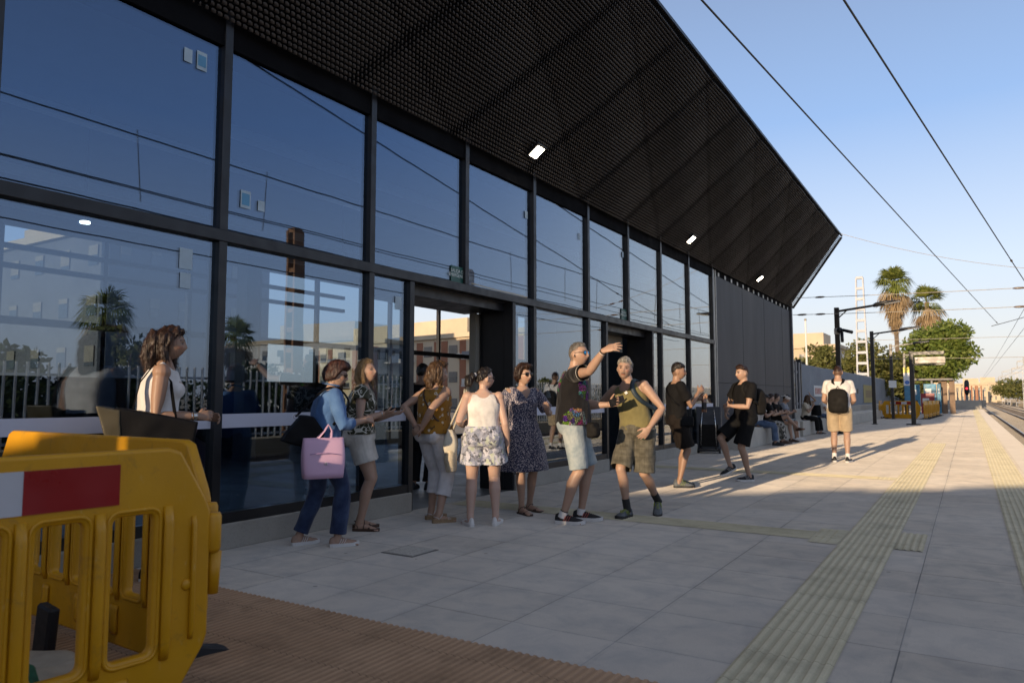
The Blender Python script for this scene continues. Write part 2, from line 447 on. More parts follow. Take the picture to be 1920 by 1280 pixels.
# ================================================================ STATION BUILDING
FX = -5.1
M_BLACK = pmat('black_powder_coat', (.012, .012, .014), .42, .15, 4, .05, 200)
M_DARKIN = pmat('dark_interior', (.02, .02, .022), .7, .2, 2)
M_VOID = pmat('matt_black', (.006, .006, .007), .9, .2, 2, spec=.1)
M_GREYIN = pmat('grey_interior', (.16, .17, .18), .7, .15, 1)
M_PALEIN = pmat('pale_duct', (.80, .82, .84), .6, .1, 1)
M_BEIGE = pmat('beige_panel', (.30, .27, .22), .7, .1, 1)
M_STRIPE = pmat('white_film', (.62, .62, .70), .6, .04, 2)
M_STICK = pmat('pale_sticker', (.42, .52, .58), .5, .1, 9)
M_STICKB = pmat('blue_sticker', (.10, .30, .48), .5, .1, 9)
M_CLAD = NG('expanded_metal'); g = M_CLAD
M_CLAD = g.done(g.mix(g.noise(.8, 3), (.050, .041, .036), (.074, .061, .053)), .42, metallic=.35, spec=.5)
# facade glass: coated, reflective, tinted in transmission
def glass(name, r0, tint, rough=0.0):
    g = NG(name)
    geo = g.n('ShaderNodeNewGeometry')
    d = g.n('ShaderNodeVectorMath', {0: geo.outputs['Incoming'], 1: geo.outputs['Normal']}, operation='DOT_PRODUCT').outputs['Value']
    cth = g.m('ABSOLUTE', d); f5 = g.m('POWER', g.m('SUBTRACT', 1.0, cth), 3.4)
    fr = g.m('ADD', r0, g.m('MULTIPLY', f5, 1 - r0))
    gl = g.n('ShaderNodeBsdfGlossy', {'Color': g.mix(g.ramp(f5, .02, .22), (.60, .74, .97), (.97, .99, 1.0)), 'Roughness': rough})
    wv = g.noise(.9, 2, .5); s0 = g.bump(wv, .045, .02); g.set(gl.inputs['Normal'], s0)
    tr = g.n('ShaderNodeBsdfTransparent', {'Color': tint})
    mx = g.n('ShaderNodeMixShader', {0: fr, 1: tr.outputs[0], 2: gl.outputs[0]})
    g.t.links.new(mx.outputs[0], g.out.inputs[0]); return g.mat
M_GLASS = glass('tinted_facade_glass', .155, (.54, .63, .70))
M_CLEAR = glass('clear_glass', .04, (.9, .93, .92))

S = thing('station_building', 'long black glass fronted station building with a slanted dark metal mesh canopy', 'station building', (FX, 12, 0))
Y0, Y1, YE = -1.33, 17.03, 25.85
GZ0, GZT, GZ1 = .26, 2.5, 4.08
ms = [-1.33, .33, 2.0, 3.67, 5.40, 7.04, 8.66, 10.36, 11.97, 13.60, 15.30, 17.03]
D1, D2 = (6.03, 8.11), (11.02, 13.10)
# plinth
m = W()
for a, b in ((Y0, D1[0]), (D1[1], D2[0]), (D2[1], YE + .1)): m.b2((FX - .25, a, 0), (FX + .075, b, .2), .008)
m.build('plinth', M_CONC, S)
def mull(y, z0, z1, w=.075): m = W(); m.b2((FX - .10, y - w / 2, z0), (FX + .05, y + w / 2, z1), .004); return m.build('mullion', M_BLACK, S)
for y in ms:
    inside = any(a < y < b for a, b in (D1, D2))
    mull(y, (GZT + .052) if inside else .205, GZ1 + .3)
for y in D1 + D2: mull(y, .002, GZT - .048)
m = W(); m.b2((FX - .09, Y0, GZT - .045), (FX + .06, Y1 + .04, GZT + .05), .004); m.build('transom', M_BLACK, S)
for a, b in ((Y0, D1[0] - .04), (D1[1] + .04, D2[0] - .04), (D2[1] + .04, Y1)):
    m = W(); m.b2((FX - .09, a, .202), (FX + .045, b, .285)); m.build('sill', M_BLACK, S)
m = W(); m.b2((FX - .3, Y0, GZ1), (FX + .03, YE, 4.34)); m.build('fascia', M_VOID, S)
def pane(y0, y1, z0, z1, stripe=False):
    m = W(); m.b2((FX - .014, y0, z0), (FX, y1, z1)); ka, kb = rnd.uniform(-.0035, .0035), rnd.uniform(-.003, .003)
    m.v = [(a + ka * (b - y0) / (y1 - y0) + kb * (c - z0) / (z1 - z0), b, c) for a, b, c in m.v]
    p = m.build('window_pane', M_GLASS, S)
    if stripe:
        m = W(); m.b2((FX + .005, y0, .955), (FX + .007, y1, 1.068)); m.build('stripe', M_STRIPE, p)
    return p
P = {}
for a, b in zip(ms[:-1], ms[1:]):
    P[a] = pane(a + .037, b - .037, GZT + .05, GZ1)
lows = [(-1.33, .33), (.33, 2.0), (2.0, 3.67), (3.67, 5.4), (5.4, 6.03), (8.11, 8.66), (8.66, 10.36), (10.36, 11.02), (13.10, 13.6), (13.6, 15.3), (15.3, 17.03)]
for a, b in lows: P[(a,)] = pane(a + .037, b - .037, .284, GZT - .045, True)
def sticker(p, y, z, w, h, mt): m = W(); o_ = .002 if mt is M_STICKB else 0; m.b2((FX + .006 + o_, y - w / 2, z - h / 2), (FX + .0075 + o_, y + w / 2, z + h / 2)); m.build('sticker', mt, p)
sticker(P[2.0], 3.33, 3.88, .07, .11, M_STICK); sticker(P[2.0], 3.45, 3.88, .09, .15, M_STICK); sticker(P[2.0], 3.45, 3.88, .07, .09, M_STICKB)
P2 = P[2.0]
sticker(P[3.67], 3.90, 2.86, .10, .15, M_STICK); sticker(P[3.67], 3.90, 2.86, .075, .10, M_STICKB); sticker(P[3.67], 4.06, 2.84, .07, .09, M_STICK)
sticker(P[(2.0,)], 3.37, 2.27, .11, .16, M_STICK); sticker(P[(2.0,)], 3.37, 2.10, .09, .12, M_STICK)
sticker(P[(5.4,)], 5.85, 2.20, .10, .14, M_STICK)
for yy in (7.04, 8.66, 10.36): sticker(P[yy], yy + 1.45, 3.72, .07, .10, M_STICK)
# doorways: black reveals, head and door leaves
for (a, b) in (D1, D2):
    m = W(); m.b2((FX - .75, a + .02, GZT - .16), (FX - .095, b - .02, GZT - .05)); m.b2((FX - .47, b - .035, .0), (FX - .10, b + .30, GZT - .05)); m.b2((FX - .75, a - .30, .0), (FX - .10, a - .0, GZT - .05)) if a > 8 else None
    m.build('door_frame', M_BLACK, S)
m = W(); m.b2((FX - .60, 8.0, 1.2), (FX - .5, 8.2, 2.33)); m.build('beige_jamb', M_BEIGE, S)
m = W(); m.b2((FX - .5, D2[0] + .05, 2.05), (FX - .45, D2[1] - .3, 2.34)); m.build('beige_lintel', M_BEIGE, S)
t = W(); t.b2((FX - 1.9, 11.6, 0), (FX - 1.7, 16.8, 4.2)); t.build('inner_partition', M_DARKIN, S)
# solid dark end wall of panels
M_PANEL = NG('dark_fibre_panel'); g = M_PANEL
c = g.mix(g.ramp(g.noise(1.2, 7, .65, stretch=(1, 1, .25)), .3, .7), (.042, .041, .045), (.074, .072, .078))
c = g.mix(g.m('MULTIPLY', g.ramp(g.noise(30, 4, .7), .5, .8), .4), c, (.02, .02, .022))
M_PANEL = g.done(c, .6, g.bump(g.noise(50, 4), .15, .003), spec=.4)
for i in range(7):
    ya = 17.30 + i * 1.215; yb = ya + 1.210
    for (z0, z1) in ((.21, 1.553), (1.56, 4.13)):
        m = W(); m.b2((FX - .05, ya, z0), (FX + .035 - .004 * (i % 2), yb - .004, z1), .003); m.build('wall_panel', M_PANEL, S)
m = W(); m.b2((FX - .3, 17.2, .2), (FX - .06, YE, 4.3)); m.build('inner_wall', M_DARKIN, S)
M_GALV = pmat('galvanised_bracket', (.55, .53, .48), .5, .15, 9, metallic=.3)
for i in range(15):
    m = W(); yy = 17.5 + i * .57; m.b2((FX - .03, yy, 4.14), (FX + .042, yy + .10, 4.23)); m.build('bracket', M_GALV, S)
m = W(); m.b2((FX - .08, 17.08, .2), (FX + .05, 17.13, 4.25)); m.b2((FX - .0, 17.235, .2), (FX + .055, 17.27, 4.25)); m.build('corner_trim', M_GALV, S)
m = W(); m.b2((FX - .1, YE + .003, 0), (FX + .1, YE + .16, 4.9), .01); m.build('end_post', pmat('steel_post', (.09, .095, .11), .45, .1, 4, metallic=.5), S)
m = W(); m.b2((FX - .25, YE + .002, .3), (FX - .2, YE + .10, 4.3))
m.build('end_trim', M_DARKIN, S)
# rear wall, roof, ceiling, beams
RX = -13.0
m = W()
for yy in [-1.33 + 1.67 * i for i in range(9)] + [14.6, 16.7, 18.85, 21, 23.1, 25.2, 27]:
     m.b2((RX - .05, yy - .04, .0), (RX + .05, yy + .04, 4.0))
m.b2((RX - .045, Y0, 2.38), (RX + .045, 27, 2.5)); m.b2((RX - .045, Y0, 3.28), (RX + .045, 12.9, 3.36)); m.b2((RX - .045, Y0, 3.6), (RX + .045, 12.9, 3.68)); m.b2((RX - .045, Y0, 0), (RX + .045, 27, .12))
m.build('rear_frame', M_BLACK, S)
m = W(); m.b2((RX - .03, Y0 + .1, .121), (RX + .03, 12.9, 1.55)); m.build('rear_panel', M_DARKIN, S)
m = W(); m.b2((RX - .1, Y0, 3.98), (RX + .1, 27, 4.344)); m.build('rear_header', M_GREYIN, S)
m = W(); m.b2((RX - .1, Y0 - .0, 0), (FX - .1, Y0 + .1, 4.345)); m.build('end_wall', M_DARKIN, S)
m = W(); m.b2((RX - .1, 27.0, 0), (FX - .31, 27.1, 4.345)); m.build('end_wall', M_DARKIN, S)
m = W(); m.b2((RX - .2, Y0, 4.345), (FX - .02, 27, 4.40)); m.build('ceiling', M_GREYIN, S)
for xx, zz, ya, yb in ((-6.6, 4.05, 4.8, 26), (-7.6, 4.05, 3.0, 26), (-9.5, 3.9, -1, 26), (-11.2, 3.9, -1, 26)):
    m = W(); m.b2((xx - .07, ya, zz - .05), (xx + .07, yb, zz + .05)); m.build('ceiling_duct', M_PALEIN, S)
for yy in (4.2, 9.2):
    m = W(); m.b2((-12.2, yy, 0), (-11.9, yy + .3, 4.34)); m.build('column', M_GREYIN, S)
M_DOWN = emat('downlight_glow', (1, .9, .75), 9)
for xx, yy, zz in ((-8, 4.09, 3.07), (-8, 7.9, 3.3), (-9, 13, 3.5)):
    m = W(); m.tube([(xx, yy, zz + .02), (xx, yy, zz)], [.05, .05], 16); dl = m.build('downlight', M_DOWN, S); m = W(); m.tube([(xx, yy, zz + .022), (xx, yy, 4.34)], [.01, .01], 6); m.build('rod', M_BLACK, S)
SA, SB = Vector((-5.045, 0, 4.28)), Vector((-3.43, 0, 6.56))
RW = 27.45
sl = (SB - SA).length; sd = (SB - SA) / sl; sn = Vector((sd.z, 0, -sd.x))
m = W()
pr = [(RX - .2, 4.402), (-5.12, 4.402), (-5.10, 4.36), (-3.49, 6.62), (-3.44, 6.66), (RX - .2, 6.66)]
vs = [(x_, y_, z_) for y_ in (Y0, 26.2) for x_, z_ in pr]; n_ = len(pr)
m.add(vs, [tuple(range(n_))] + [tuple(range(2 * n_ - 1, n_ - 1, -1))] + [(i, (i + 1) % n_, n_ + (i + 1) % n_, n_ + i) for i in range(n_)])
m.build('roof', M_VOID, S)
# expanded metal skin: every strand a real bent scale
pu, ps = .058, .0475
nu, ns = int(27.5 / pu), int(sl / ps)
I, J = np.meshgrid(np.arange(nu), np.arange(ns), indexing='ij'); I = I.ravel(); J = J.ravel()
yc = Y0 + (I + .5 * (J % 2)) * pu; sc = (J + .3) * ps
rs = np.random.RandomState(3)
def fold(y, s):
    a = np.abs(((y - .66 * s) / 1.67) % 1 - .5) * 2            # 1 at the seam, 0 between
    b = np.abs(((y + 1.9 * s) / 3.34) % 1 - .5) * 2
    return a, b
a_, b_ = fold(yc, sc)
seam = np.clip((a_ - .84) / .12, 0, 1); seam2 = np.clip((b_ - .90) / .08, 0, 1)
tilt = .028 + .005 * np.sin(yc * 1.88 + sc * 3) + rs.normal(0, .0010, len(yc))
wf = 1 - .48 * seam - .22 * seam2
lift = .035 * (1 - a_) + .02 * (1 - b_)
def P3(y, s, h):
    return np.stack([SA.x + sd.x * s + sn.x * h, y, SA.z + sd.z * s + sn.z * h], 1)
w = pu * .5 * wf
hb = tilt
vv = [P3(yc - w * .80, sc, lift + .001), P3(yc, sc - ps * .12, lift + .001), P3(yc + w * .80, sc, lift + .001),
      P3(yc - w * .78, sc + ps * .10, lift + hb * .62), P3(yc, sc + ps * .02, lift + hb), P3(yc + w * .78, sc + ps * .10, lift + hb * .62),
      P3(yc - w * .70, sc + ps * .60, lift + .003), P3(yc, sc + ps * .72, lift + .004), P3(yc + w * .70, sc + ps * .60, lift + .003)]
V = np.stack(vv, 1).reshape(-1, 3); N = len(yc); b0 = np.arange(N)[:, None] * 9
Fq = np.concatenate([b0 + np.array(q_) for q_ in ([0, 1, 4, 3], [1, 2, 5, 4], [3, 4, 7, 6], [4, 5, 8, 7])], 0)
me = bpy.data.meshes.new('canopy_mesh'); me.vertices.add(len(V)); me.vertices.foreach_set('co', V.ravel())
me.loops.add(len(Fq) * 4); me.loops.foreach_set('vertex_index', Fq.ravel())
me.polygons.add(len(Fq)); me.polygons.foreach_set('loop_start', np.arange(len(Fq)) * 4)
try: me.polygons.foreach_set('loop_total', np.full(len(Fq), 4))
except Exception: pass
me.materials.append(M_CLAD); me.update(calc_edges=True); me.validate()
o = bpy.data.objects.new('canopy_cladding', me); COL.objects.link(o); o.parent = S; o.matrix_parent_inverse = Matrix.Translation(-Vector(S.location))
m = W()
for yy in (Y0 - .02, 26.2): m.bar(tuple(SA + Vector((0, yy, 0)) + sn * .03), tuple(SB + Vector((0, yy, 0)) + sn * .03), .05, .06)
m.bar((SB.x + .03, Y0, SB.z + .03), (SB.x + .03, 26.2, SB.z + .03), .05)
m.build('canopy_edge', M_BLACK, S)
# emergency exit signs
M_SIGNG = pmat('sign_green', (.015, .10, .075), .4, .05, 4)
M_SIGNW = pmat('sign_white', (.75, .78, .72), .5, .03, 4)
TM = lambda y_, z_, x_=FX: Matrix(((0, 0, 1, x_), (1, 0, 0, y_), (0, 1, 0, z_), (0, 0, 0, 1)))
for yy, lab in ((6.90, 'green emergency exit sign on the glass above the near open doorway'), (11.84, 'green emergency exit sign above the far doorway behind the grey haired men')):
    t = thing('exit_sign', lab, 'sign', (FX, yy, 2.65), group='emergency exit signs')
    m = W(); m.b2((FX + .004, yy - .13, 2.56), (FX + .012, yy + .13, 2.75)); m.build('sign_board', M_SIGNG, t)
    o = text_mesh('lettering', 'SALIDA DE\nEMERGENCIA', .058, M_SIGNW, None, TM(yy, 2.665, FX + .0135), .0006, space=.9)
    o.parent = t; o.matrix_parent_inverse = Matrix.Translation(-Vector(t.location))
# square floodlights under the canopy
M_FLOOD = emat('floodlight_glow', (1, .86, .66), 14)
for k, (yy, lab) in enumerate(((2.0, 'square floodlight on the canopy above the left end, mostly out of frame'), (8.26, 'lit square floodlight under the canopy, nearest and largest of the row'), (14.68, 'lit square floodlight under the canopy, middle one of the row'), (20.58, 'lit square floodlight under the canopy, farthest one before the dark end wall'))):
    t = thing('floodlight', lab, 'floodlight', (-4.87, yy, 4.55), group='floodlights under the canopy')
    q = sn * .10
    rot = Matrix(((sd.x, 0, sn.x), (0, 1, 0), (sd.z, 0, sn.z)))
    M4 = Matrix.Rotation(R(-38), 3, 'Y')
    cc = Vector((-4.80, yy, 4.50))
    m = W(); m.bar((-5.02, yy, 4.36), tuple(cc), .03); m.bar((-5.02, yy - .12, 4.36), (-5.02, yy + .04, 4.36), .05); m.build('bracket', M_BLACK, t)
    m = W(); m.box(cc, (.24, .24, .045), M4, .006); m.build('housing', M_BLACK, t)
    m = W(); m.box(cc + M4 @ Vector((0, 0, -.025)), (.17, .17, .006), M4); m.build('lens', M_FLOOD, t)
# ================================================================ ALONG THE PLATFORM, FAR SIDE, TREES
def jit(a): return rnd.uniform(-a, a)
# concrete bench wall, broken in two lengths
for k, (a, b, lab) in enumerate(((17.0, 23.6, 'low grey concrete bench wall with a row of young people sitting on it'), (24.1, 50, 'long low concrete bench wall running away below the grey fence'))):
    m = W(); m.b2((-5.04 if k == 0 else -5.3, a, 0), (-4.42, b, .46), .012)
    tag(m.build('bench_wall', M_CONC2), lab, 'bench wall')
m = W(); m.b2((-5.9, 24.1, .0), (-5.31, 100, .75), .01); tag(m.build('low_wall', M_CONC), 'stepped low concrete wall directly under the grey corrugated fence', 'low wall')
# corrugated fence
M_FENCE = pmat('blue_grey_sheet', (.27, .295, .33), .55, .10, .8, .05, 90)
fx0, fy0, fy1, fh = -6.0, 32.3, 96.0, 2.62
ft = thing('corrugated_fence', 'tall blue grey corrugated metal fence running along the back of the platform', 'fence', (fx0, 60, 0))
seg = (fy1 - fy0) / 10
for i in range(10):
    a = fy0 + i * seg; m = W(); ny = int(seg / .25)
    pts = []
    for j in range(ny):
        yb = a + j * .25
        pts += [(fx0, yb), (fx0, yb + .10), (fx0 + .045, yb + .14), (fx0 + .045, yb + .21), (fx0, yb + .25)]
    for (xa, ya), (xb, yb) in zip(pts[:-1], pts[1:]):
        if ya != yb or xa != xb: m.quad((xa, ya, .3), (xb, yb, .3), (xb, yb, fh + .02 * i), (xa, ya, fh + .02 * i))
    m.build('sheet_panel', M_FENCE, ft)
m = W(); m.b2((fx0 - .1, fy0 - .12, 0), (fx0 + .08, fy0 - .002, 2.8)); m.build('post', M_BLACK, ft)
m = W(); m.b2((fx0 - .03, fy0, .2), (fx0 - .003, fy1, .3)); m.build('bottom_rail', M_FENCE, ft)
# posters and plates on the fence
M_POSTR = pmat('red_print', (.45, .10, .07), .6, .2, 14); M_POSTY = pmat('yellow_ochre_print', (.42, .33, .12), .6, .15, 8); M_WHITE = pmat('white_board', (.72, .71, .68), .6, .05, 3)
def board(name, lab, cat, y0, y1, z0, z1, mt, x=fx0 + .06):
    t = thing(name, lab, cat, (x, (y0 + y1) / 2, z0)); m = W(); m.b2((x - .012, y0, z0), (x, y1, z1)); m.build('sheet', mt, t); return t
t = board('notice_board', 'white notice with red print fixed to the near end of the grey fence', 'notice', 35.2, 37.5, 1.25, 1.75, M_WHITE)
for k in range(5):
    m = W(); m.b2((fx0 + .0605, 35.5 + k * .36, 1.36), (fx0 + .063, 35.74 + k * .36, 1.64)); m.build('print_block', M_POSTR, t)
t = board('poster', 'ochre yellow poster sheet on the middle of the grey fence', 'poster', 53.5, 59.5, .85, 2.05, M_POSTY)
m = W(); m.b2((fx0 + .0605, 54.6, 1.2), (fx0 + .063, 58.4, 1.7)); m.build('print_block', pmat('brown_print', (.28, .20, .10), .6), t)
board('notice_plate', 'small dark plate on the grey fence beside the ochre poster', 'notice', 50.2, 50.8, 1.45, 1.75, M_BLACK)
board('notice_plate', 'small white plate low on the far part of the grey fence', 'notice', 72, 74, 1.4, 1.9, M_WHITE)
# slatted gap panel between building and fence
t = thing('slat_gate', 'grey slatted metal gate between the station end post and the corrugated fence', 'gate', (-5.9, 29.5, 0))
M_GSL = pmat('grey_slat', (.16, .165, .18), .5, .1, 5)
for k in range(9): m = W(); m.b2((-5.95, 26.4 + k * .66, .3), (-5.90, 26.62 + k * .66, 2.65)); m.build('slat', M_GSL, t)
m = W(); m.b2((-5.97, 26.3, 2.2), (-5.953, 32.1, 2.3)); m.b2((-5.97, 26.3, .9), (-5.953, 32.1, 1.0)); m.build('rail', M_GSL, t)
# lamp posts
M_LENS = pmat('lamp_lens', (.75, .74, .70), .25, .05, 4)
def lamp(first):
    t = thing('lamp_post', '', 'lamp post', (0, 0, 0), group='black lamp posts along the bench wall')
    m = MB(); m.b2((-.075, -.075, 0), (.075, .075, 4.2), .012); m.b2((-.13, -.13, 0), (.13, .13, .02)); m.build('pole', M_BLACK, t)
    m = MB(); m.bar((.07, 0, 4.08), (1.15, 0, 4.20), .06, .07); m.bar((.06, 0, 3.86), (.32, 0, 4.10), .035); m.build('arm', M_BLACK, t)
    m = MB(); m.tube([(1.1, 0, 4.19), (1.2, 0, 4.22), (1.5, 0, 4.27), (1.90, 0, 4.31)], [(.07, .05), (.15, .075), (.16, .06), (.10, .02)], 10, up=(0, 0, 1)); h = m.build('lamp_head', M_BLACK, t, True)
    m = MB(); m.tube([(1.45, 0, 4.212), (1.88, 0, 4.278)], [(.13, .02), (.09, .018)], 10, up=(0, 0, 1)); m.build('lens', M_LENS, t)
    return t
L0 = lamp(1)
labs = ['nearest tall black lamp post, carrying two cameras, behind the man with backpack', 'second black lamp post, its foot clear in front of the yellow barriers', 'third black lamp post, with a small white plate, behind the yellow barriers', 'farthest black lamp post with slim arm against the green trees']
for k, yy in enumerate((26.3, 36.6, 46.0, 56.0)):
    o = L0 if k == 0 else copy_tree(L0)
    o.location = (-3.65, yy, 0); o['label'] = labs[k]
t = thing('security_camera', 'pair of black security cameras strapped to the nearest lamp post', 'camera', (-3.6, 26.2, 3.4))
m = W(); m.ball((-3.55, 26.1, 3.42), .10); m.build('dome', M_BLACK, t, True)
m = W(); m.tube([(-3.45, 26.05, 3.42), (-3.15, 25.9, 3.32)], [.05, .055], 12); m.build('camera_body', M_BLACK, t, True)
m = W(); m.tube([(-3.48, 26.05, 3.35), (-3.46, 25.95, 3.02)], [.05, .05], 12); m.build('camera_body', M_BLACK, t, True)
m = W(); m.b2((-3.74, 26.21, 3.30), (-3.56, 26.39, 3.50)); m.build('strap', M_GALV, t)
t = thing('sign_plate', 'white square plate fixed on the third lamp post above the barriers', 'sign', (-3.65, 45.9, 1.9)); m = W(); m.b2((-3.8, 45.86, 1.75), (-3.42, 45.89, 2.15)); m.build('plate', M_WHITE, t)
# information mast with a horizontal display
t = thing('display_post', 'black platform post carrying a long pale train display board on an arm', 'display', (-2.12, 36.8, 0))
m = W(); m.b2((-2.21, 36.7, 0), (-2.03, 36.88, 3.25), .01); m.b2((-2.4, 36.5, 0), (-1.85, 37.05, .05)); m.build('post', M_BLACK, t)
m = W(); m.b2((-2.03, 36.74, 3.08), (-.85, 36.84, 3.22)); m.b2((-2.03, 36.76, 2.62), (-.85, 36.82, 2.68)); m.build('arm', M_BLACK, t)
m = W(); m.b2((-1.98, 36.68, 2.70), (-.82, 36.9, 2.98), .01); m.build('display_box', pmat('display_face', (.34, .30, .25), .4, .15, 2), t)
m = W(); m.ball((-1.9, 36.6, 2.9), .05); m.build('camera_dome', M_WHITE, t)
t = thing('platform_sign', 'narrow vertical yellow, white and blue sign beside the display post', 'sign', (-3.28, 52, 0))
m = W(); m.b2((-3.3, 52.06, .002), (-3.24, 52.12, 2.9)); m.build('post', M_BLACK, t)
m = W(); m.b2((-3.45, 52, .8), (-3.1, 52.05, 3.1)); m.build('blue_panel', pmat('sky_blue_panel', (.06, .20, .32), .5, .3, 3), t)
m = W(); m.b2((-3.47, 51.98, 1.95), (-3.08, 51.998, 2.75)); m.build('white_panel', M_WHITE, t)
m = W(); m.b2((-3.47, 51.98, 2.751), (-3.08, 51.998, 3.1)); m.build('yellow_panel', pmat('sign_yellow', (.75, .62, .10), .5, .1, 3), t)
m = W(); m.tube([(-3.275, 51.978, 2.15), (-3.275, 51.965, 2.15)], [.13, .13], 16); m.build('blue_disc', pmat('disc_blue', (.05, .15, .45), .5), t)
# shelter with posters and vending machines beyond the barriers
M_CY = pmat('cyan_poster', (.045, .19, .30), .5, .5, 2.2); M_REDM = pmat('red_machine', (.25, .015, .03), .4, .4, 3)
for k, (xa, w_, yy, zt, mt, nm, lab) in enumerate(((-3.35, .45, 58, 2.1, M_CY, 'poster_stand', 'left blue and white poster stand behind the yellow barriers'), (-2.85, .8, 62, 2.2, M_CY, 'poster_stand', 'right blue poster stand under the flat grey shelter roof'), (-2.95, .85, 60, 1.5, M_REDM, 'vending_machine', 'red vending machine between two blue poster stands'), (-2.0, .25, 62, 2.2, M_CY, 'poster_stand', 'slim blue poster stand at the right edge of the shelter'))):
    t = thing(nm, lab, nm.replace('_', ' '), (xa, yy, 0))
    m = W(); m.b2((xa, yy, .05), (xa + w_, yy + .3, zt), .02); m.build('case', mt, t)
    m = W(); m.b2((xa + .1, yy - .012, zt - .7), (xa + w_ * .6, yy - .002, zt - .35)); m.build('print', M_WHITE, t)
    m = W(); m.b2((xa + w_ * .3, yy - .012, .5), (xa + w_ * .7, yy - .002, 1.0)); m.build('print', M_BLACK, t)
t = thing('shelter', 'flat grey roofed shelter with concrete pillars under the big tree', 'shelter', (-1.2, 64, 0))
m = W(); m.b2((-3.6, 63, 2.5), (-1.0, 66, 2.62)); m.build('roof', pmat('grey_roof', (.22, .21, .2), .7), t)
for xa in (-1.75, -1.25): m = W(); m.b2((xa, 63.6, 0), (xa + .35, 64.2, 2.498)); m.build('pillar', pmat('brown_pillar', (.22, .15, .10), .8, .2, 3), t)
m = W(); m.b2((-2.42, 63.2, .0), (-2.3, 63.4, 2.498)); m.build('post', M_GSL, t)
# parapet and railing that close the platform
tag(W().b2((-2.6, 86.4, 0), (1.0, 86.8, .92), .01).build('parapet', M_CONC2), 'pale concrete parapet closing the far end of the platform', 'parapet')
t = thing('railing', 'low railing with pale posts beyond the big tree', 'railing', (-3, 100, 0))
for k in range(16): m = W(); m.b2((-5 + k * .42, 99, .4), (-4.86 + k * .42, 99.1, 2.1)); m.build('post', M_CONC2, t)
m = W(); m.b2((-5.2, 99.11, .1), (1.6, 99.3, .9)); m.build('rail', M_CONC2, t)
# signal
t = thing('railway_signal', 'black oval railway signal showing red at the platform end', 'signal', (-.2, 95, 0))
m = W(); m.tube([(-.2, 95, -1), (-.2, 95, 1.9)], [.09, .09], 8); m.build('post', M_GSL, t)
m = W(); m.tube([(-.2, 94.9, 1.5), (-.2, 94.9, 1.75), (-.2, 94.9, 2.9), (-.2, 94.9, 3.15)], [.12, .24, .24, .12], 14); m.build('signal_head', M_BLACK, t, True)
m = W(); m.ball((-.2, 94.68, 2.2), .11); m.build('red_lamp', emat('signal_red', (1, .03, .05), 2), t)

# ---------------- trees
def set_rv(me, fpl, arr):
    at = me.attributes.new('rv', 'FLOAT', 'FACE'); at.data.foreach_set('value', np.repeat(arr, fpl).astype(np.float32))
def leaves(name, mat, parent, centers, size, flat=.6, seed=1, world=True, droop=0):
    rs = np.random.RandomState(seed); c = np.asarray(centers); n = len(c)
    a = rs.uniform(0, 6.283, n); el = rs.normal(0, flat, n)
    d = np.stack([np.cos(a) * np.cos(el), np.sin(a) * np.cos(el), np.sin(el) - droop], 1)
    q = rs.normal(0, 1, (n, 3)); s2 = np.cross(d, q); s2 /= np.linalg.norm(s2, axis=1)[:, None] + 1e-9
    L = size * rs.uniform(.6, 1.4, n)[:, None]
    v = np.stack([c, c + d * L * .5 + s2 * L * .28, c + d * L, c + d * L * .5 - s2 * L * .28], 1).reshape(-1, 3)
    me = bpy.data.meshes.new(name); f = np.arange(n * 4).reshape(-1, 4)
    me.from_pydata(v.tolist(), [], f.tolist()); me.materials.append(mat)
    set_rv(me, 1, rs.uniform(0, 1, n) * .6 + .4 * rs.uniform(0, 1, n))
    o = bpy.data.objects.new(name, me); COL.objects.link(o); o.parent = parent
    if world: o.matrix_parent_inverse = Matrix.Translation(-Vector(parent.location))
    return o
M_BARK = pmat('bark', (.16, .12, .085), .9, .3, 4, .6, 20, diffr=1)
M_LEAF = facecol('leaf_green', [(.07, .11, .02), (.13, .18, .035), (.20, .25, .055), (.28, .30, .09)], .5, transl=.3)
M_LEAFO = facecol('leaf_olive', [(.07, .085, .022), (.12, .13, .035), (.17, .17, .055), (.22, .20, .075)], .6, transl=.25)
M_LEAFD = facecol('leaf_dark', [(.02, .035, .012), (.04, .06, .018), (.06, .08, .025)], .6, transl=.2)
def clump_points(c, r, n, nclump, seed, hollow=.5, shrink=.36):
    rs = np.random.RandomState(seed); out = []
    c = np.array(c); r = np.array(r)
    for k in range(nclump):
        d = rs.normal(0, 1, 3); d /= np.linalg.norm(d); rad = rs.uniform(hollow, 1.0)
        cc = c + d * r * rad * .82; cr = r * rs.uniform(shrink * .6, shrink * 1.15)
        m_ = int(n / nclump); q = rs.normal(0, 1, (m_, 3)); q /= np.linalg.norm(q, axis=1)[:, None]
        q *= rs.uniform(.35, 1, (m_, 1)) ** .5
        out.append(cc + q * cr * np.array([1, 1, .75]))
    return np.concatenate(out)
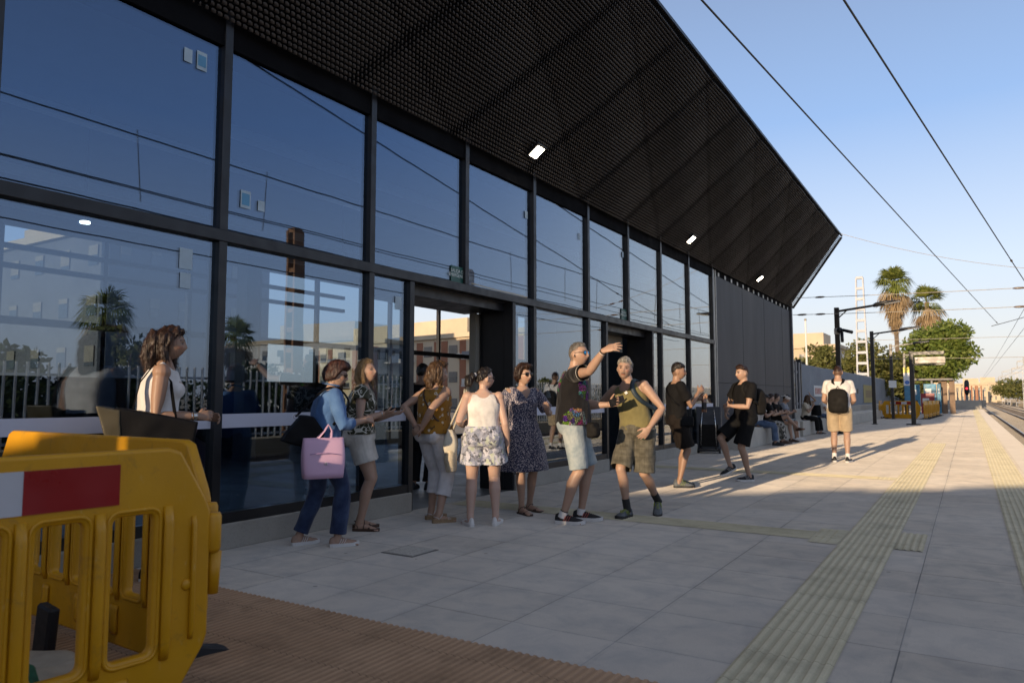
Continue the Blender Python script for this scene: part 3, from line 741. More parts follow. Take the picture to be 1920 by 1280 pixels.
def tree(name, lab, base, h, cr, mat, n=6000, size=.35, seed=1, group=None, trunk=.22, cz=None, ncl=40, fork=True, hollow=.45):
    t = thing(name, lab, 'tree', base, 0, group); bx, by, bz = base
    cz = cz if cz is not None else bz + h - cr[2]
    m = W(); top = (bx + jit(.2), by + jit(.2), cz)
    m.tube([(bx, by, bz), (bx + jit(.1), by, bz + (cz - bz) * .5), top], [trunk, trunk * .8, trunk * .5], 9)
    m.build('trunk', M_BARK, t, True)
    if fork:
        m = W()
        for k in range(7):
            a = k * .9 + seed; z0 = bz + (cz - bz) * rnd.uniform(.45, .95)
            m.tube([(bx, by, z0), (bx + math.cos(a) * cr[0] * .35, by + math.sin(a) * cr[1] * .35, z0 + cr[2] * .35), (bx + math.cos(a) * cr[0] * .7, by + math.sin(a) * cr[1] * .7, cz + cr[2] * rnd.uniform(-.1, .5))], [trunk * .45, trunk * .3, .03], 6)
        m.build('limb', M_BARK, t, True)
    leaves('crown', mat, t, clump_points((bx, by, cz), cr, n, ncl, seed, hollow), size, seed=seed)
    return t
M_PALMG = facecol('palm_green', [(.07, .10, .02), (.14, .17, .035), (.24, .26, .06)], .5, transl=.2)
M_PALMD = facecol('palm_dead', [(.22, .15, .08), (.36, .26, .15), (.48, .37, .23)], .8, transl=.2)
def palm(lab, base, h, cr, seed=1, group='fan palms', skirt=3.0, name='fan_palm', dens=1.0):
    rs = np.random.RandomState(seed); t = thing(name, lab, 'palm tree', base, 0, group); bx, by, bz = base
    hz = bz + h - cr * .75
    m = W(); m.tube([(bx, by, bz), (bx + .1, by, bz + h * .4), (bx, by, hz)], [.24, .2, .22], 9); m.build('trunk', M_BARK, t, True)
    V = []; Fc = []; rv = []; V2 = []; F2 = []; rv2 = []
    def fan(o, d, up, L, blades, spread, V, Fc, rv, droop, r0):
        d = d / np.linalg.norm(d); sd = np.cross(d, up); sd /= np.linalg.norm(sd) + 1e-9; nn = np.cross(sd, d)
        hub = o + d * L * .38; wst = .02
        i0 = len(V); V += [o - sd * wst, o + sd * wst, hub + sd * wst, hub - sd * wst]; Fc.append((i0, i0 + 1, i0 + 2, i0 + 3)); rv.append(r0)
        for k in range(blades):
            a = (k / (blades - 1) - .5) * spread; ln = L * .66 * (1 - .25 * abs(a) / spread) * rs.uniform(.85, 1.1)
            dd = d * math.cos(a) + sd * math.sin(a) + nn * rs.normal(0, .05); px_ = sd * math.cos(a) - d * math.sin(a)
            mid = hub + dd * ln * .55; tip = hub + dd * ln + np.array([0, 0, -1]) * ln * droop
            i0 = len(V); wv = ln * .045
            V += [hub, mid - px_ * wv, tip, mid + px_ * wv]; Fc.append((i0, i0 + 1, i0 + 2, i0 + 3)); rv.append(min(1, max(0, r0 + rs.normal(0, .2))))
    top = np.array([bx, by, hz])
    for k in range(int(46 * dens)):
        a = rs.uniform(0, 6.283); el = R(rs.uniform(-25, 85)); d = np.array([math.cos(a) * math.cos(el), math.sin(a) * math.cos(el), math.sin(el)])
        fan(top + np.array([0, 0, rs.uniform(-.2, .3)]), d, np.array([0, 0, 1.01]) + d * .01, cr * rs.uniform(.85, 1.1), 15, 2.6, V, Fc, rv, .25 + .3 * (el < .3), rs.uniform(.2, .9))
    for k in range(int(80 * dens)):
        f = rs.uniform(0, 1); a = rs.uniform(0, 6.283); rr = .35 * (1 - f * .7); zz = hz - skirt * f
        el = R(-40 - 45 * min(1, f * 1.5) + rs.normal(0, 8)); d = np.array([math.cos(a) * math.cos(el), math.sin(a) * math.cos(el), math.sin(el)])
        fan(np.array([bx + math.cos(a) * rr * .5, by + math.sin(a) * rr * .5, zz]), d, np.array([0, 0, 1.0]), cr * (1.15 - .6 * f), 9, 1.5, V2, F2, rv2, .35, rs.uniform(.1, .9))
    for nm, V_, F_, r_, mt in (('fronds', V, Fc, rv, M_PALMG), ('dead_skirt', V2, F2, rv2, M_PALMD)):
        me = bpy.data.meshes.new(nm); me.from_pydata([tuple(p) for p in V_], [], F_); me.materials.append(mt); set_rv(me, 1, np.array(r_))
        o = bpy.data.objects.new(nm, me); COL.objects.link(o); o.parent = t; o.matrix_parent_inverse = Matrix.Translation(-Vector(base))
    return t
palm('taller fan palm with a long brown skirt, left of the leafy green tree', (-6.0, 82, -1), 15.2, 2.2, 1, skirt=3.8)
palm('shorter fan palm half hidden behind the leafy green tree', (-3.25, 84, -1), 13.3, 2.0, 2, skirt=3.6)
tree('plane_tree', 'broad leafy green tree standing over the shelter at the platform end', (-1.85, 68, -.5), 8.0, (2.6, 2.6, 2.75), M_LEAF, 14000, .30, 5, trunk=.3, ncl=75, cz=4.85)
tree('bushy_tree', 'olive green bushy tree left of the second lamp post behind the fence', (-11.5, 72, -1), 7.2, (3.0, 3.0, 2.6), M_LEAFO, 8000, .32, 6, 'bushy trees behind the fence', ncl=50)
tree('bushy_tree', 'wide olive tree behind the fence, between lamp posts and palm trunks', (-7.6, 70, -1), 7.4, (3.2, 3.2, 3.0), M_LEAFO, 9000, .32, 7, 'bushy trees behind the fence', ncl=55)
tree('bushy_tree', 'olive tree behind the fence directly left of the leafy green tree', (-4.9, 74, -1), 7.0, (2.6, 2.8, 2.9), M_LEAFO, 8000, .32, 8, 'bushy trees behind the fence', ncl=50)
tree('bushy_tree', 'low bush in front of the far cream and brick building', (-15.2, 76, -1), 4.8, (2.6, 2.4, 1.7), M_LEAFO, 5000, .26, 9, 'bushy trees behind the fence', ncl=40)
tree('bushy_tree', 'low bush right of the cream building beside the nearest lamp post', (-12.6, 66, -1), 4.2, (1.8, 2.0, 1.4), M_LEAFO, 4000, .24, 10, 'bushy trees behind the fence', ncl=30)
# right hand far trees and wall
for k, (xx, yy, hh, w_) in enumerate(((13, 200, 8, 6), (17, 185, 8.5, 6), (14, 165, 7.5, 4.5), (19, 150, 8, 5), (11, 240, 7.5, 6))):
    tree('dark_tree', ['dark green tree at the far end of the right hand tree row', 'second dark tree of the far right hand row beyond the tracks', 'middle dark tree of the right hand row beyond the tracks', 'nearest dark tree of the far right row, at the photo edge', 'most distant dark tree, low above the curving tracks'][k], (xx, yy, -1), hh, (w_, w_, hh * .42), M_LEAFO, 4000, .6, 20 + k, 'dark trees right of the tracks', ncl=40)
tag(W().b2((9.9, 118, -1), (10.3, 190, 1.5)).build('track_wall', M_CONC2), 'pale low concrete wall beyond the tracks on the right', 'wall')
t = thing('equipment_cabinet', 'grey metal cabinet in front of the pale wall right of the tracks', 'cabinet', (6.6, 128, -1)); m = W(); m.b2((9.0, 125, -1), (9.7, 126, .9), .02); m.build('case', M_FENCE, t); m = W(); m.b2((9.05, 124.96, -.4), (9.35, 124.99, .7)); m.build('door', M_GSL, t)

# ---------------- catenary masts, wires
M_CONCL = conc('mast_concrete', (.62, .63, .66), .08, 3)
M_STEEL = pmat('mast_steel', (.36, .33, .28), .6, .15, 3, metallic=.2)
def mast(lab, base, h, wb, wt, mt=M_CONCL, arm=0, group='catenary masts', depth=.25, n=None, name='catenary_mast'):
    t = thing(name, lab, 'mast', base, 0, group); bx, by, bz = base; n = n or int(h / .75)
    m = W()
    for s in (-1, 1): m.bar((bx + s * wb / 2, by, bz), (bx + s * wt / 2, by, bz + h), .09, depth)
    m.build('leg', mt, t)['kind'] = 'thing'
    for k in range(n + 1):
        f = k / n; w_ = wb + (wt - wb) * f; m = W(); zz = bz + h * f
        m.b2((bx - w_ / 2, by - depth * .4, zz - .09), (bx + w_ / 2, by + depth * .4, zz + .09)); m.build('crossbar', mt, t)
    if arm:
        m = W(); m.bar((bx, by, bz + h * .93), (bx + arm, by, bz + h * .80), .06); m.bar((bx, by, bz + h * .75), (bx + arm, by, bz + h * .80), .05); m.tube([(bx + arm, by, bz + h * .80), (bx + arm, by, bz + h * .7)], [.03, .03], 6)
        m.build('bracket_arm', M_STEEL, t)
    return t
mast('pale concrete ladder mast behind the fence between two lamp posts', (-6.45, 58, -1), 10.9, .85, .45)
mast('tall ladder mast across the tracks, reflected in the second glass bay', (11.9, 19.4, -.9), 8.6, .5, .36, pmat('rust_mast', (.28, .14, .07), .7, .3, 3), group='catenary masts', depth=.5)
mast('grey ladder mast across the tracks, reflected above the open doorway', (12.2, 31.5, -.9), 8.9, .5, .36, depth=.5, arm=-4)
for k, yy in enumerate((92, 108, 126, 150, 175, 205, 240, 285)):
    labs = ['nearest', 'second', 'third', 'fourth', 'fifth', 'sixth', 'seventh', 'most distant']
    mast('pale mast right of the tracks, %s in the receding row' % labs[k], (9.1 + .2 * (k % 3), yy, -.9), 7.8 + .3 * (k % 2), .6, .4, arm=-4.2, group='masts right of the tracks', n=8)
t = thing('light_column', 'slim white column standing behind the fence beside the station end', 'column', (-10.6, 60, -1)); m = W(); m.tube([(-10.6, 60, -1), (-10.6, 60, 7.2)], [.09, .06], 8); m.build('pole', M_WHITE, t); m = W(); m.ball((-10.6, 60, 7.25), .1); m.build('cap', M_STEEL, t)
M_WIRE = pmat('wire_dark', (.10, .10, .10), .5, .1, 2, metallic=.3); M_WIREL = pmat('wire_pale', (.40, .36, .30), .6, .1, 2)
M_INSU = pmat('insulator', (.14, .09, .06), .3, .1, 5)
def wire(lab, a, b, sag, r=.012, mat=M_WIRE, ins=(), group=None, n=24):
    t = thing('overhead_wire', lab, 'wire', a, 0, group); a = Vector(a); b = Vector(b)
    pt = lambda f: a.lerp(b, f) + Vector((0, 0, -sag * 4 * f * (1 - f)))
    m = W(); m.tube([pt(i / n) for i in range(n + 1)], [r] * (n + 1), 5); m.build('cable', mat, t, True)
    for f in ins:
        d = (b - a).normalized(); c = pt(f); m = W(); m.tube([c - d * .16, c - d * .1, c, c + d * .1, c + d * .16], [.012, .028, .034, .028, .012], 8); m.build('insulator', M_INSU, t, True)
    return t
wire('dark overhead wire crossing the sky from top centre toward the far tracks', (-3.64, -2.0, 6.25), (1.5, 48, 5.25), .02, .014, ins=(.985,))
wire('second dark overhead wire, the right one, ending at a dark insulator', (-2.66, -2.0, 6.52), (2.6, 36, 4.85), .02, .014, ins=(.74,))
wire('thin span wire fixed to the station end, the upper of the pair', (-5.0, 26.1, 4.60), (9.5, 26.1, 4.45), .1, .010, M_WIREL, ins=(.06, .44, .49))
wire('thin span wire fixed to the station end, the lower of the pair', (-5.0, 26.1, 4.02), (9.5, 26.1, 3.92), .1, .010, M_WIREL, ins=(.02, .06, .44, .49))
wire('pale span wire curving from the canopy edge to the right photo edge', (-3.5, 26.2, 6.7), (9.5, 31, 5.6), 1.0, .008, M_WIREL, ins=(.42, .46))
wire('far pale span wire, upper, behind the lamp arms', (-4.8, 45, 4.4), (9.2, 45, 4.3), .05, .012, M_WIREL)
wire('far pale span wire, lower, behind the lamp arms', (-4.8, 45, 3.35), (9.2, 45, 3.25), .05, .012, M_WIREL)
for k, (xx, zz, sg) in enumerate(((3.0, 5.4, .0), (3.0, 6.5, .5), (7.0, 5.4, .0), (7.0, 6.5, .5))):
    wire('long track wire %s' % ['over the near track, lower', 'over the near track, upper', 'over the far track, lower', 'over the far track, upper'][k], (xx, 52 if k < 2 else -20, zz), (xx, 300, zz), sg, .014, n=60)
wire('diagonal stay wire rising right of the leafy tree', (1.25, 50, 5.3), (5.6, 54, 6.9), .05, .02)
for k in range(4):
    wire('contact wire over the tracks, %s, seen mirrored in the glass' % ['lowest', 'second', 'third', 'highest'][k], ((2.9, 3.0, 6.9, 7.0)[k], -20, (5.0, 6.4, 5.2, 6.6)[k]), ((3.1, 2.9, 7.1, 6.9)[k], 50, (5.0, 6.4, 5.2, 6.6)[k]), .25, .016)

for k in range(14):
    yy = 4 + k * 3.4 + rnd.uniform(-.5, .5); x_ = 2.95
    t = thing('wire_dropper', 'thin dropper wire over the near track, %s from the left as mirrored in the glass' % ['first', 'second', 'third', 'fourth', 'fifth', 'sixth', 'seventh', 'eighth', 'ninth', 'tenth', 'eleventh', 'twelfth', 'thirteenth', 'fourteenth'][k], 'wire', (x_, yy, 5.0), 0, 'dropper wires over the near track')
    m = W(); m.tube([(x_, yy, 4.9), (x_ + jit(.05), yy + jit(.25), 6.25)], [.010, .010], 5); m.build('cable', M_WIRE, t)
# ---------------- far buildings
M_CREAM = pmat('cream_render', (.62, .52, .38), .85, .1, .3, diffr=1); M_BRICK = pmat('red_brick', (.36, .16, .09), .9, .12, .8, diffr=1)
M_WHR = pmat('white_render', (.62, .60, .56), .85, .1, .3, diffr=1); M_GLW = pmat('far_window', (.04, .05, .06), .2, .2, 1, spec=.6)
M_SHUT = pmat('roller_shutter', (.20, .18, .15), .7, .15, 1); M_AC = pmat('ac_unit', (.6, .6, .58), .6)
def block(lab, x0, x1, y0, y1, h, face, floors, bays, base=-1, wall=None, strips=True, name='apartment_building', rot=0, detail=True, skip=()):
    """box building; face 'S' looks toward -y, 'E' toward +x, 'W' toward -x"""
    cx, cy = (x0 + x1) / 2, (y0 + y1) / 2
    t = thing(name, lab, 'building', (cx, cy, base), R(rot)); w, d = x1 - x0, y1 - y0
    m = MB(); m.b2((-w / 2, -d / 2, 0), (w / 2, d / 2, h)); m.build('wall', wall or M_CREAM, t)
    m = MB(); m.b2((-w / 2 - .35, -d / 2 - .35, h), (w / 2 + .35, d / 2 + .35, h + .5)); m.build('cornice', M_CREAM, t)
    m = MB(); m.b2((-w / 2 + w * .12, -d / 4, h + .5), (w / 2 - w * .3, d / 4, h + 2.6)); m.build('roof_house', M_CREAM, t)
    fl = h / floors
    for fc in face:
        L = w if fc == 'S' else d; bw = L / bays
        def P(u, o, z):
            if fc == 'S': return (-w / 2 + u, -d / 2 - o, z)
            if fc == 'E': return (w / 2 + o, -d / 2 + u, z)
            return (-w / 2 - o, d / 2 - u, z)
        def bx(nm, mt, u0, u1, o0, o1, z0, z1, par=t):
            a = P(u0, o0, z0); b = P(u1, o1, z1); m = MB(); m.b2([min(a[i], b[i]) for i in range(3)], [max(a[i], b[i]) for i in range(3)]); return m.build(nm, mt, par)
        for b in range(bays):
            u = b * bw
            if strips and b % 3 != 1: bx('brick_strip', M_BRICK, u + bw * .02, u + bw * .28, .002, .04, .5, h - .3); bx('brick_strip', M_BRICK, u + bw * .74, u + bw * .98, .002, .04, .5, h - .3)
            for f in range(floors):
                z = f * fl + fl * .32
                if b % 3 == 1 and detail:
                    bx('balcony', M_WHR, u + bw * .06, u + bw * .94, .04, 1.1, z - .5, z - .32)
                    q = bx('balcony_rail', M_GSL if (f + b) % 2 else M_WHR, u + bw * .08, u + bw * .92, 1.04, 1.09, z - .3, z + .35)
                    bx('window', M_GLW, u + bw * .3, u + bw * .7, .045, .08, z - .3, z + fl * .42)
                else:
                    wd = bx('window', M_GLW, u + bw * .34, u + bw * .66, .045, .07, z, z + fl * .40)
                    bx('shutter', M_SHUT, u + bw * .34, u + bw * .66, .072, .09, z + fl * .40 - fl * .4 * rnd.choice((.25, .5, .8)), z + fl * .40)
                    if detail and (f * 3 + b) % 4 == 0: bx('ac_unit', M_AC, u + bw * .69, u + bw * .83, .04, .4, z - .3, z + .2)
    return t
block('cream and brick apartment block seen through the open doorway behind the station', -74, -37, 66, 78, 8.8, 'SE', 3, 9, rot=-9)
block('tall grey apartment block seen through the leftmost glass bays', -64, -44, 24, 36, 12.5, 'SE', 4, 6, wall=pmat('grey_render', (.11, .115, .13), .9, .15, .4), strips=False, detail=False)
block('low cream and brick building with flat roof beyond the station end', -24.5, -16.5, 118, 132, 10.2, 'SE', 3, 4, base=-1.5, strips=False)
t = thing('white_shed', 'small white shed with dark sloping roof beside the station end', 'shed', (-13, 66, -1)); m = W(); m.b2((-15.5, 64, -1), (-12.4, 68, 4.2)); m.build('wall', M_WHR, t); m = W(); m.add([(-15.8, 63.7, 5.3), (-12.1, 63.7, 4.1), (-12.1, 68.3, 4.1), (-15.8, 68.3, 5.3), (-15.8, 63.7, 5.45), (-12.1, 63.7, 4.25), (-12.1, 68.3, 4.25), (-15.8, 68.3, 5.45)], [(0, 1, 2, 3), (4, 5, 6, 7), (0, 1, 5, 4), (2, 3, 7, 6), (1, 2, 6, 5), (3, 0, 4, 7)]); m.build('roof', M_DARKIN, t)
for k, (a, b, yy, hh) in enumerate(((-12, -2, 260, 6), (-3, 6, 330, 7), (3, 12, 360, 8))):
    block(['distant low building left of the far tracks', 'distant pale building where the tracks end', 'distant pale building right of where the tracks end'][k], a, b, yy, yy + 12, hh, 'S', 2, 5, strips=(k == 1), name='distant_building', detail=False)
# across the tracks (seen mirrored in the glass)
M_BAR = pmat('railing_bar', (.72, .68, .60), .5, .1, 3)
t = thing('bar_fence', 'tall fence of pale vertical bars across the tracks, mirrored in the glass', 'fence', (11, 20, -.5))
for s_ in range(12):
    m = W()
    for k in range(22):
        yy = -2 + s_ * 6.05 + k * .275; m.b2((10.97, yy, -.4), (11.03, yy + .05, 2.12))
    m.build('bar_panel', M_BAR, t)
m = W(); m.b2((11.035, -2, 1.75), (11.06, 71, 1.82)); m.b2((11.035, -2, -.1), (11.06, 71, -.02)); m.build('rail', M_BAR, t)
palm('small fan palm across the tracks, mirrored left of the woman with black bag', (31, 22.5, -1), 8.2, 1.7, 11, skirt=1.6, dens=.8)
palm('small fan palm across the tracks, mirrored above the woman in denim shirt', (40, 38, -1), 8.4, 1.9, 12, skirt=1.8, dens=.8)
block('long pale apartment row across the tracks, mirrored in the second bay', 48, 70, 60, 70, 8.6, 'SW', 3, 8, wall=M_WHR, strips=False)
block('pale apartment block across the tracks, mirrored beyond the doorway', 66, 86, 100, 114, 11, 'SW', 4, 6, strips=False)
block('brick fronted block across the tracks, mirrored in the leftmost bay', 34, 46, 4, 16, 7.2, 'W', 2, 4, wall=M_BRICK, strips=False)
for k, (xx, yy, hh, w_) in enumerate(((18, 12, 4.2, 2), (20, 17, 5.2, 2.2), (24, 28, 4.6, 2.6), (28, 38, 4.6, 3), (32, 52, 5, 3.2), (24, 62, 4.4, 2.6), (40, 76, 6, 4))):
    tree('orchard_tree', 'tree across the tracks, number mirrored', (xx, yy, -1), hh, (w_, w_, hh * .4), M_LEAFO if k % 2 else M_LEAFD, 2500, .3, 40 + k, 'trees across the tracks', ncl=25)
    bpy.context.scene.objects[-1]
_tl = ['smallest tree across the tracks, mirrored at the left photo edge', 'conical tree across the tracks, mirrored beside the dark haired woman', 'low round tree across the tracks, mirrored in the leftmost bay', 'round tree across the tracks, mirrored in the second bay', 'wide tree across the tracks, mirrored behind the denim shirt', 'tree across the tracks, mirrored at the doorway', 'broad distant tree across the tracks, mirrored right of the doorway']
for k, o in enumerate([o for o in COL.objects if o.get('group') == 'trees across the tracks']): o['label'] = _tl[k % 7]
t = thing('hedge_row', 'dense dark hedge behind the bar fence across the tracks, mirrored low in the glass', 'hedge', (13.4, 30, -1))
rs_ = np.random.RandomState(77); n_ = 26000; yy_ = rs_.uniform(-4, 78, n_); hh_ = 2.1 + .35 * np.sin(yy_ * 1.3) + .25 * np.sin(yy_ * 3.1)
leaves('foliage', M_LEAFD, t, np.stack([rs_.normal(13.4, .35, n_), yy_, -1 + (hh_ + .3) * rs_.uniform(0, 1, n_) ** .8], 1), .22, seed=78)
m = W(); m.b2((13.55, -4, -1), (13.7, 78, .75)); m.build('stem_mass', M_BARK, t)
# behind the camera: unseen screen added to shade the near platform
M_SHADE_SCREEN = pmat('shade_screen_sheet', (.25, .27, .30), .6, .1, 1)
t = thing('shade_screen', 'grey screen added out of view behind the viewer to shade the platform', 'shade screen', (-1, -7.5, 0))
p0, p1 = Vector((-5.9, -10.0, 0)), Vector((2.6, -2.95, 0)); dd = (p1 - p0); LL = dd.length; dd.normalize(); nr = Vector((-dd.y, dd.x, 0))
for k in range(9):
    a = p0 + dd * (k * LL / 9); b = p0 + dd * ((k + 1) * LL / 9 - (.015, .09, .02, .015, .015, .02, .015, .015, .015)[k]); hh = 2.72 + (.04 if k % 2 else 0)
    m = W(); m.tube([a + Vector((0, 0, hh / 2)), b + Vector((0, 0, hh / 2))], [(.03, hh / 2)] * 2, 4, up=(0, 0, 1), square=True)
    m = W(); m.add([a, b, b + Vector((0, 0, hh)), a + Vector((0, 0, hh)), a + nr * .04, b + nr * .04, b + nr * .04 + Vector((0, 0, hh)), a + nr * .04 + Vector((0, 0, hh))], [(0, 1, 2, 3), (4, 7, 6, 5), (0, 4, 5, 1), (1, 5, 6, 2), (2, 6, 7, 3), (3, 7, 4, 0)])
    m.build('shade_screen_sheet', M_SHADE_SCREEN, t)
# ================================================================ PEOPLE
def trim_smooth(bm, it=8):
    """even out the cut rims of a garment"""
    bv = {}
    for e in bm.edges:
        if e.is_boundary:
            a, b = e.verts; bv.setdefault(a, []).append(b); bv.setdefault(b, []).append(a)
    for _ in range(it):
        new = {v: v.co * .5 + sum((w.co for w in ns), Vector()) / len(ns) * .5 for v, ns in bv.items() if len(ns) == 2}
        for v, c_ in new.items(): v.co = c_
def vn(v): v = Vector(v); return v.normalized()
def remeshed(mb, voxel, smooth=3, name='tmp'):
    me = mb.mesh(name)
    bm = bmesh.new(); bm.from_mesh(me); bmesh.ops.recalc_face_normals(bm, faces=bm.faces); bm.to_mesh(me); bm.free()
    o = bpy.data.objects.new('tmp', me); COL.objects.link(o)
    r = o.modifiers.new('r', 'REMESH'); r.mode = 'VOXEL'; r.voxel_size = voxel; r.use_smooth_shade = True
    if smooth:
        q = o.modifiers.new('s', 'SMOOTH'); q.factor = .5; q.iterations = smooth
    dg = bpy.context.evaluated_depsgraph_get(); dg.update()
    out = bpy.data.meshes.new_from_object(o.evaluated_get(dg)); bpy.data.objects.remove(o); bpy.data.meshes.remove(me)
    return out
def co_of(me):
    a = np.empty(len(me.vertices) * 3, np.float32); me.vertices.foreach_get('co', a); return a.reshape(-1, 3)
def no_of(me):
    a = np.empty(len(me.vertices) * 3, np.float32); me.vertices.foreach_get('normal', a); return a.reshape(-1, 3)
def snoise(p, f, seed):
    """cheap smooth pseudo noise, vectorised"""
    rs = np.random.RandomState(seed); out = np.zeros(len(p))
    for k in range(7):
        d = rs.normal(0, 1, 3); d /= np.linalg.norm(d); ff = f * rs.uniform(.6, 1.6)
        q = rs.normal(0, 1, 3); q /= np.linalg.norm(q)
        out += np.sin(p @ d * ff + rs.uniform(0, 6.28) + 1.3 * np.sin(p @ q * ff * .7 + rs.uniform(0, 6.28)))
    return out / 4.5
def ik(a, b, l1, l2, hint):
    a = Vector(a); b = Vector(b); d = b - a; L = d.length
    if L > (l1 + l2) * .998: b = a + d * ((l1 + l2) * .998 / L); d = b - a; L = d.length
    u = d / L; x_ = (l1 * l1 - l2 * l2 + L * L) / (2 * L); hgt = math.sqrt(max(0, l1 * l1 - x_ * x_))
    h = Vector(hint); h = h - u * h.dot(u); h.normalize()
    return a + u * x_ + h * hgt, b

def head_shape(d, fem):
    """d: unit dirs (n,3) in head frame (x right, y forward, z up) -> points"""
    x, y, z = d[:, 0], d[:, 1], d[:, 2]
    rx, ry, rz = (.0715, .092, .108) if fem else (.0745, .095, .112)
    px, py, pz = x * rx, y * ry, z * rz
    low = np.clip(-z, 0, 1)
    px = px * (1 - (.30 if fem else .22) * low ** 1.6); py = py * (1 - .10 * low ** 2) + .012 * low * (y > 0) * y
    py = py - .010 * low * np.clip(-y, 0, 1) * -1
    front = np.clip(y, 0, 1)
    G = lambda cx, cz, sx, sz: np.exp(-((px - cx) / sx) ** 2 - ((pz - cz) / sz) ** 2) * front ** 2
    n = (.017 if fem else .019)
    py = py + n * G(0, -.024, .0115, .018) + n * .5 * G(0, .0, .009, .022)
    py = py + .006 * (G(.012, -.034, .007, .007) + G(-.012, -.034, .007, .007))
    py = py - .010 * (G(.031, .006, .014, .011) + G(-.031, .006, .014, .011)) + .004 * (G(.031, .003, .010, .006) + G(-.031, .003, .010, .006))
    py = py + (.003 if fem else .006) * (G(.028, .027, .024, .007) + G(-.028, .027, .024, .007))
    py = py + .006 * (G(.042, -.022, .016, .016) + G(-.042, -.022, .016, .016))
    py = py + .0065 * G(0, -.054, .020, .006) + .006 * G(0, -.064, .017, .005) - .004 * G(0, -.0585, .022, .0022)
    py = py + (.010 if fem else .014) * G(0, -.094, .022, .014) - .004 * G(0, -.077, .025, .006)
    return np.stack([px, py, pz], 1)
def sph_dirs(nu, nv):
    out = []
    for j in range(nv + 1):
        th = math.pi * j / nv
        for i in range(nu):
            ph = 2 * math.pi * i / nu; out.append((math.sin(th) * math.cos(ph), math.sin(th) * math.sin(ph), math.cos(th)))
    return np.array(out), [(j * nu + i, (j + 1) * nu + i, (j + 1) * nu + (i + 1) % nu, j * nu + (i + 1) % nu) for j in range(nv) for i in range(nu)]
HD, HF = sph_dirs(80, 60)

g = NG('skin')
at = g.n('ShaderNodeAttribute', attribute_name='skin').outputs['Color']
c = g.mix(g.ramp(g.noise(35, 4), .3, .7), at, g.mix(.5, at, (.36, .15, .10)))
c = g.mix(.72, c, at)
M_SKIN = g.done(c, .48, g.bump(g.noise(320, 3), .12, .002), spec=.4, sss=.12)
g = NG('painted_cloth'); at = g.n('ShaderNodeAttribute', attribute_name='skin').outputs['Color']
M_ATTR = g.done(at, .8, g.bump(g.noise(9, 3, .5, dist=.8), .4, .02), spec=.2)
SKINS = dict(pale=(.50, .335, .26), mid=(.41, .265, .19), tan=(.32, .195, .13), dark=(.22, .105, .055))
def hairmat(name, a, b):
    g = NG(name)
    n1 = g.noise(14, 4, .6, stretch=(5, 5, .35), dist=.3); n2 = g.noise(90, 3, .6, stretch=(3, 3, .15))
    c = g.mix(g.ramp(n1, .35, .65), a, b)
    p = g.done(c, .42, g.bump(g.m('ADD', g.m('MULTIPLY', n1, .7), g.m('MULTIPLY', n2, .5)), .8, .008), spec=.4); return p
H_DARK = hairmat('hair_dark_brown', (.012, .006, .004), (.045, .020, .012))
H_BLACK = hairmat('hair_black', (.008, .006, .005), (.022, .015, .012))
H_RED = hairmat('hair_auburn', (.018, .006, .004), (.060, .020, .011))
H_BLOND = hairmat('hair_blond', (.20, .11, .045), (.42, .27, .12))
H_BROWN = hairmat('hair_brown_streaked', (.028, .014, .007), (.11, .060, .027))
H_GREY = hairmat('hair_grey', (.05, .045, .04), (.155, .14, .125))
H_WHITE = hairmat('hair_silver', (.13, .12, .11), (.34, .32, .29))

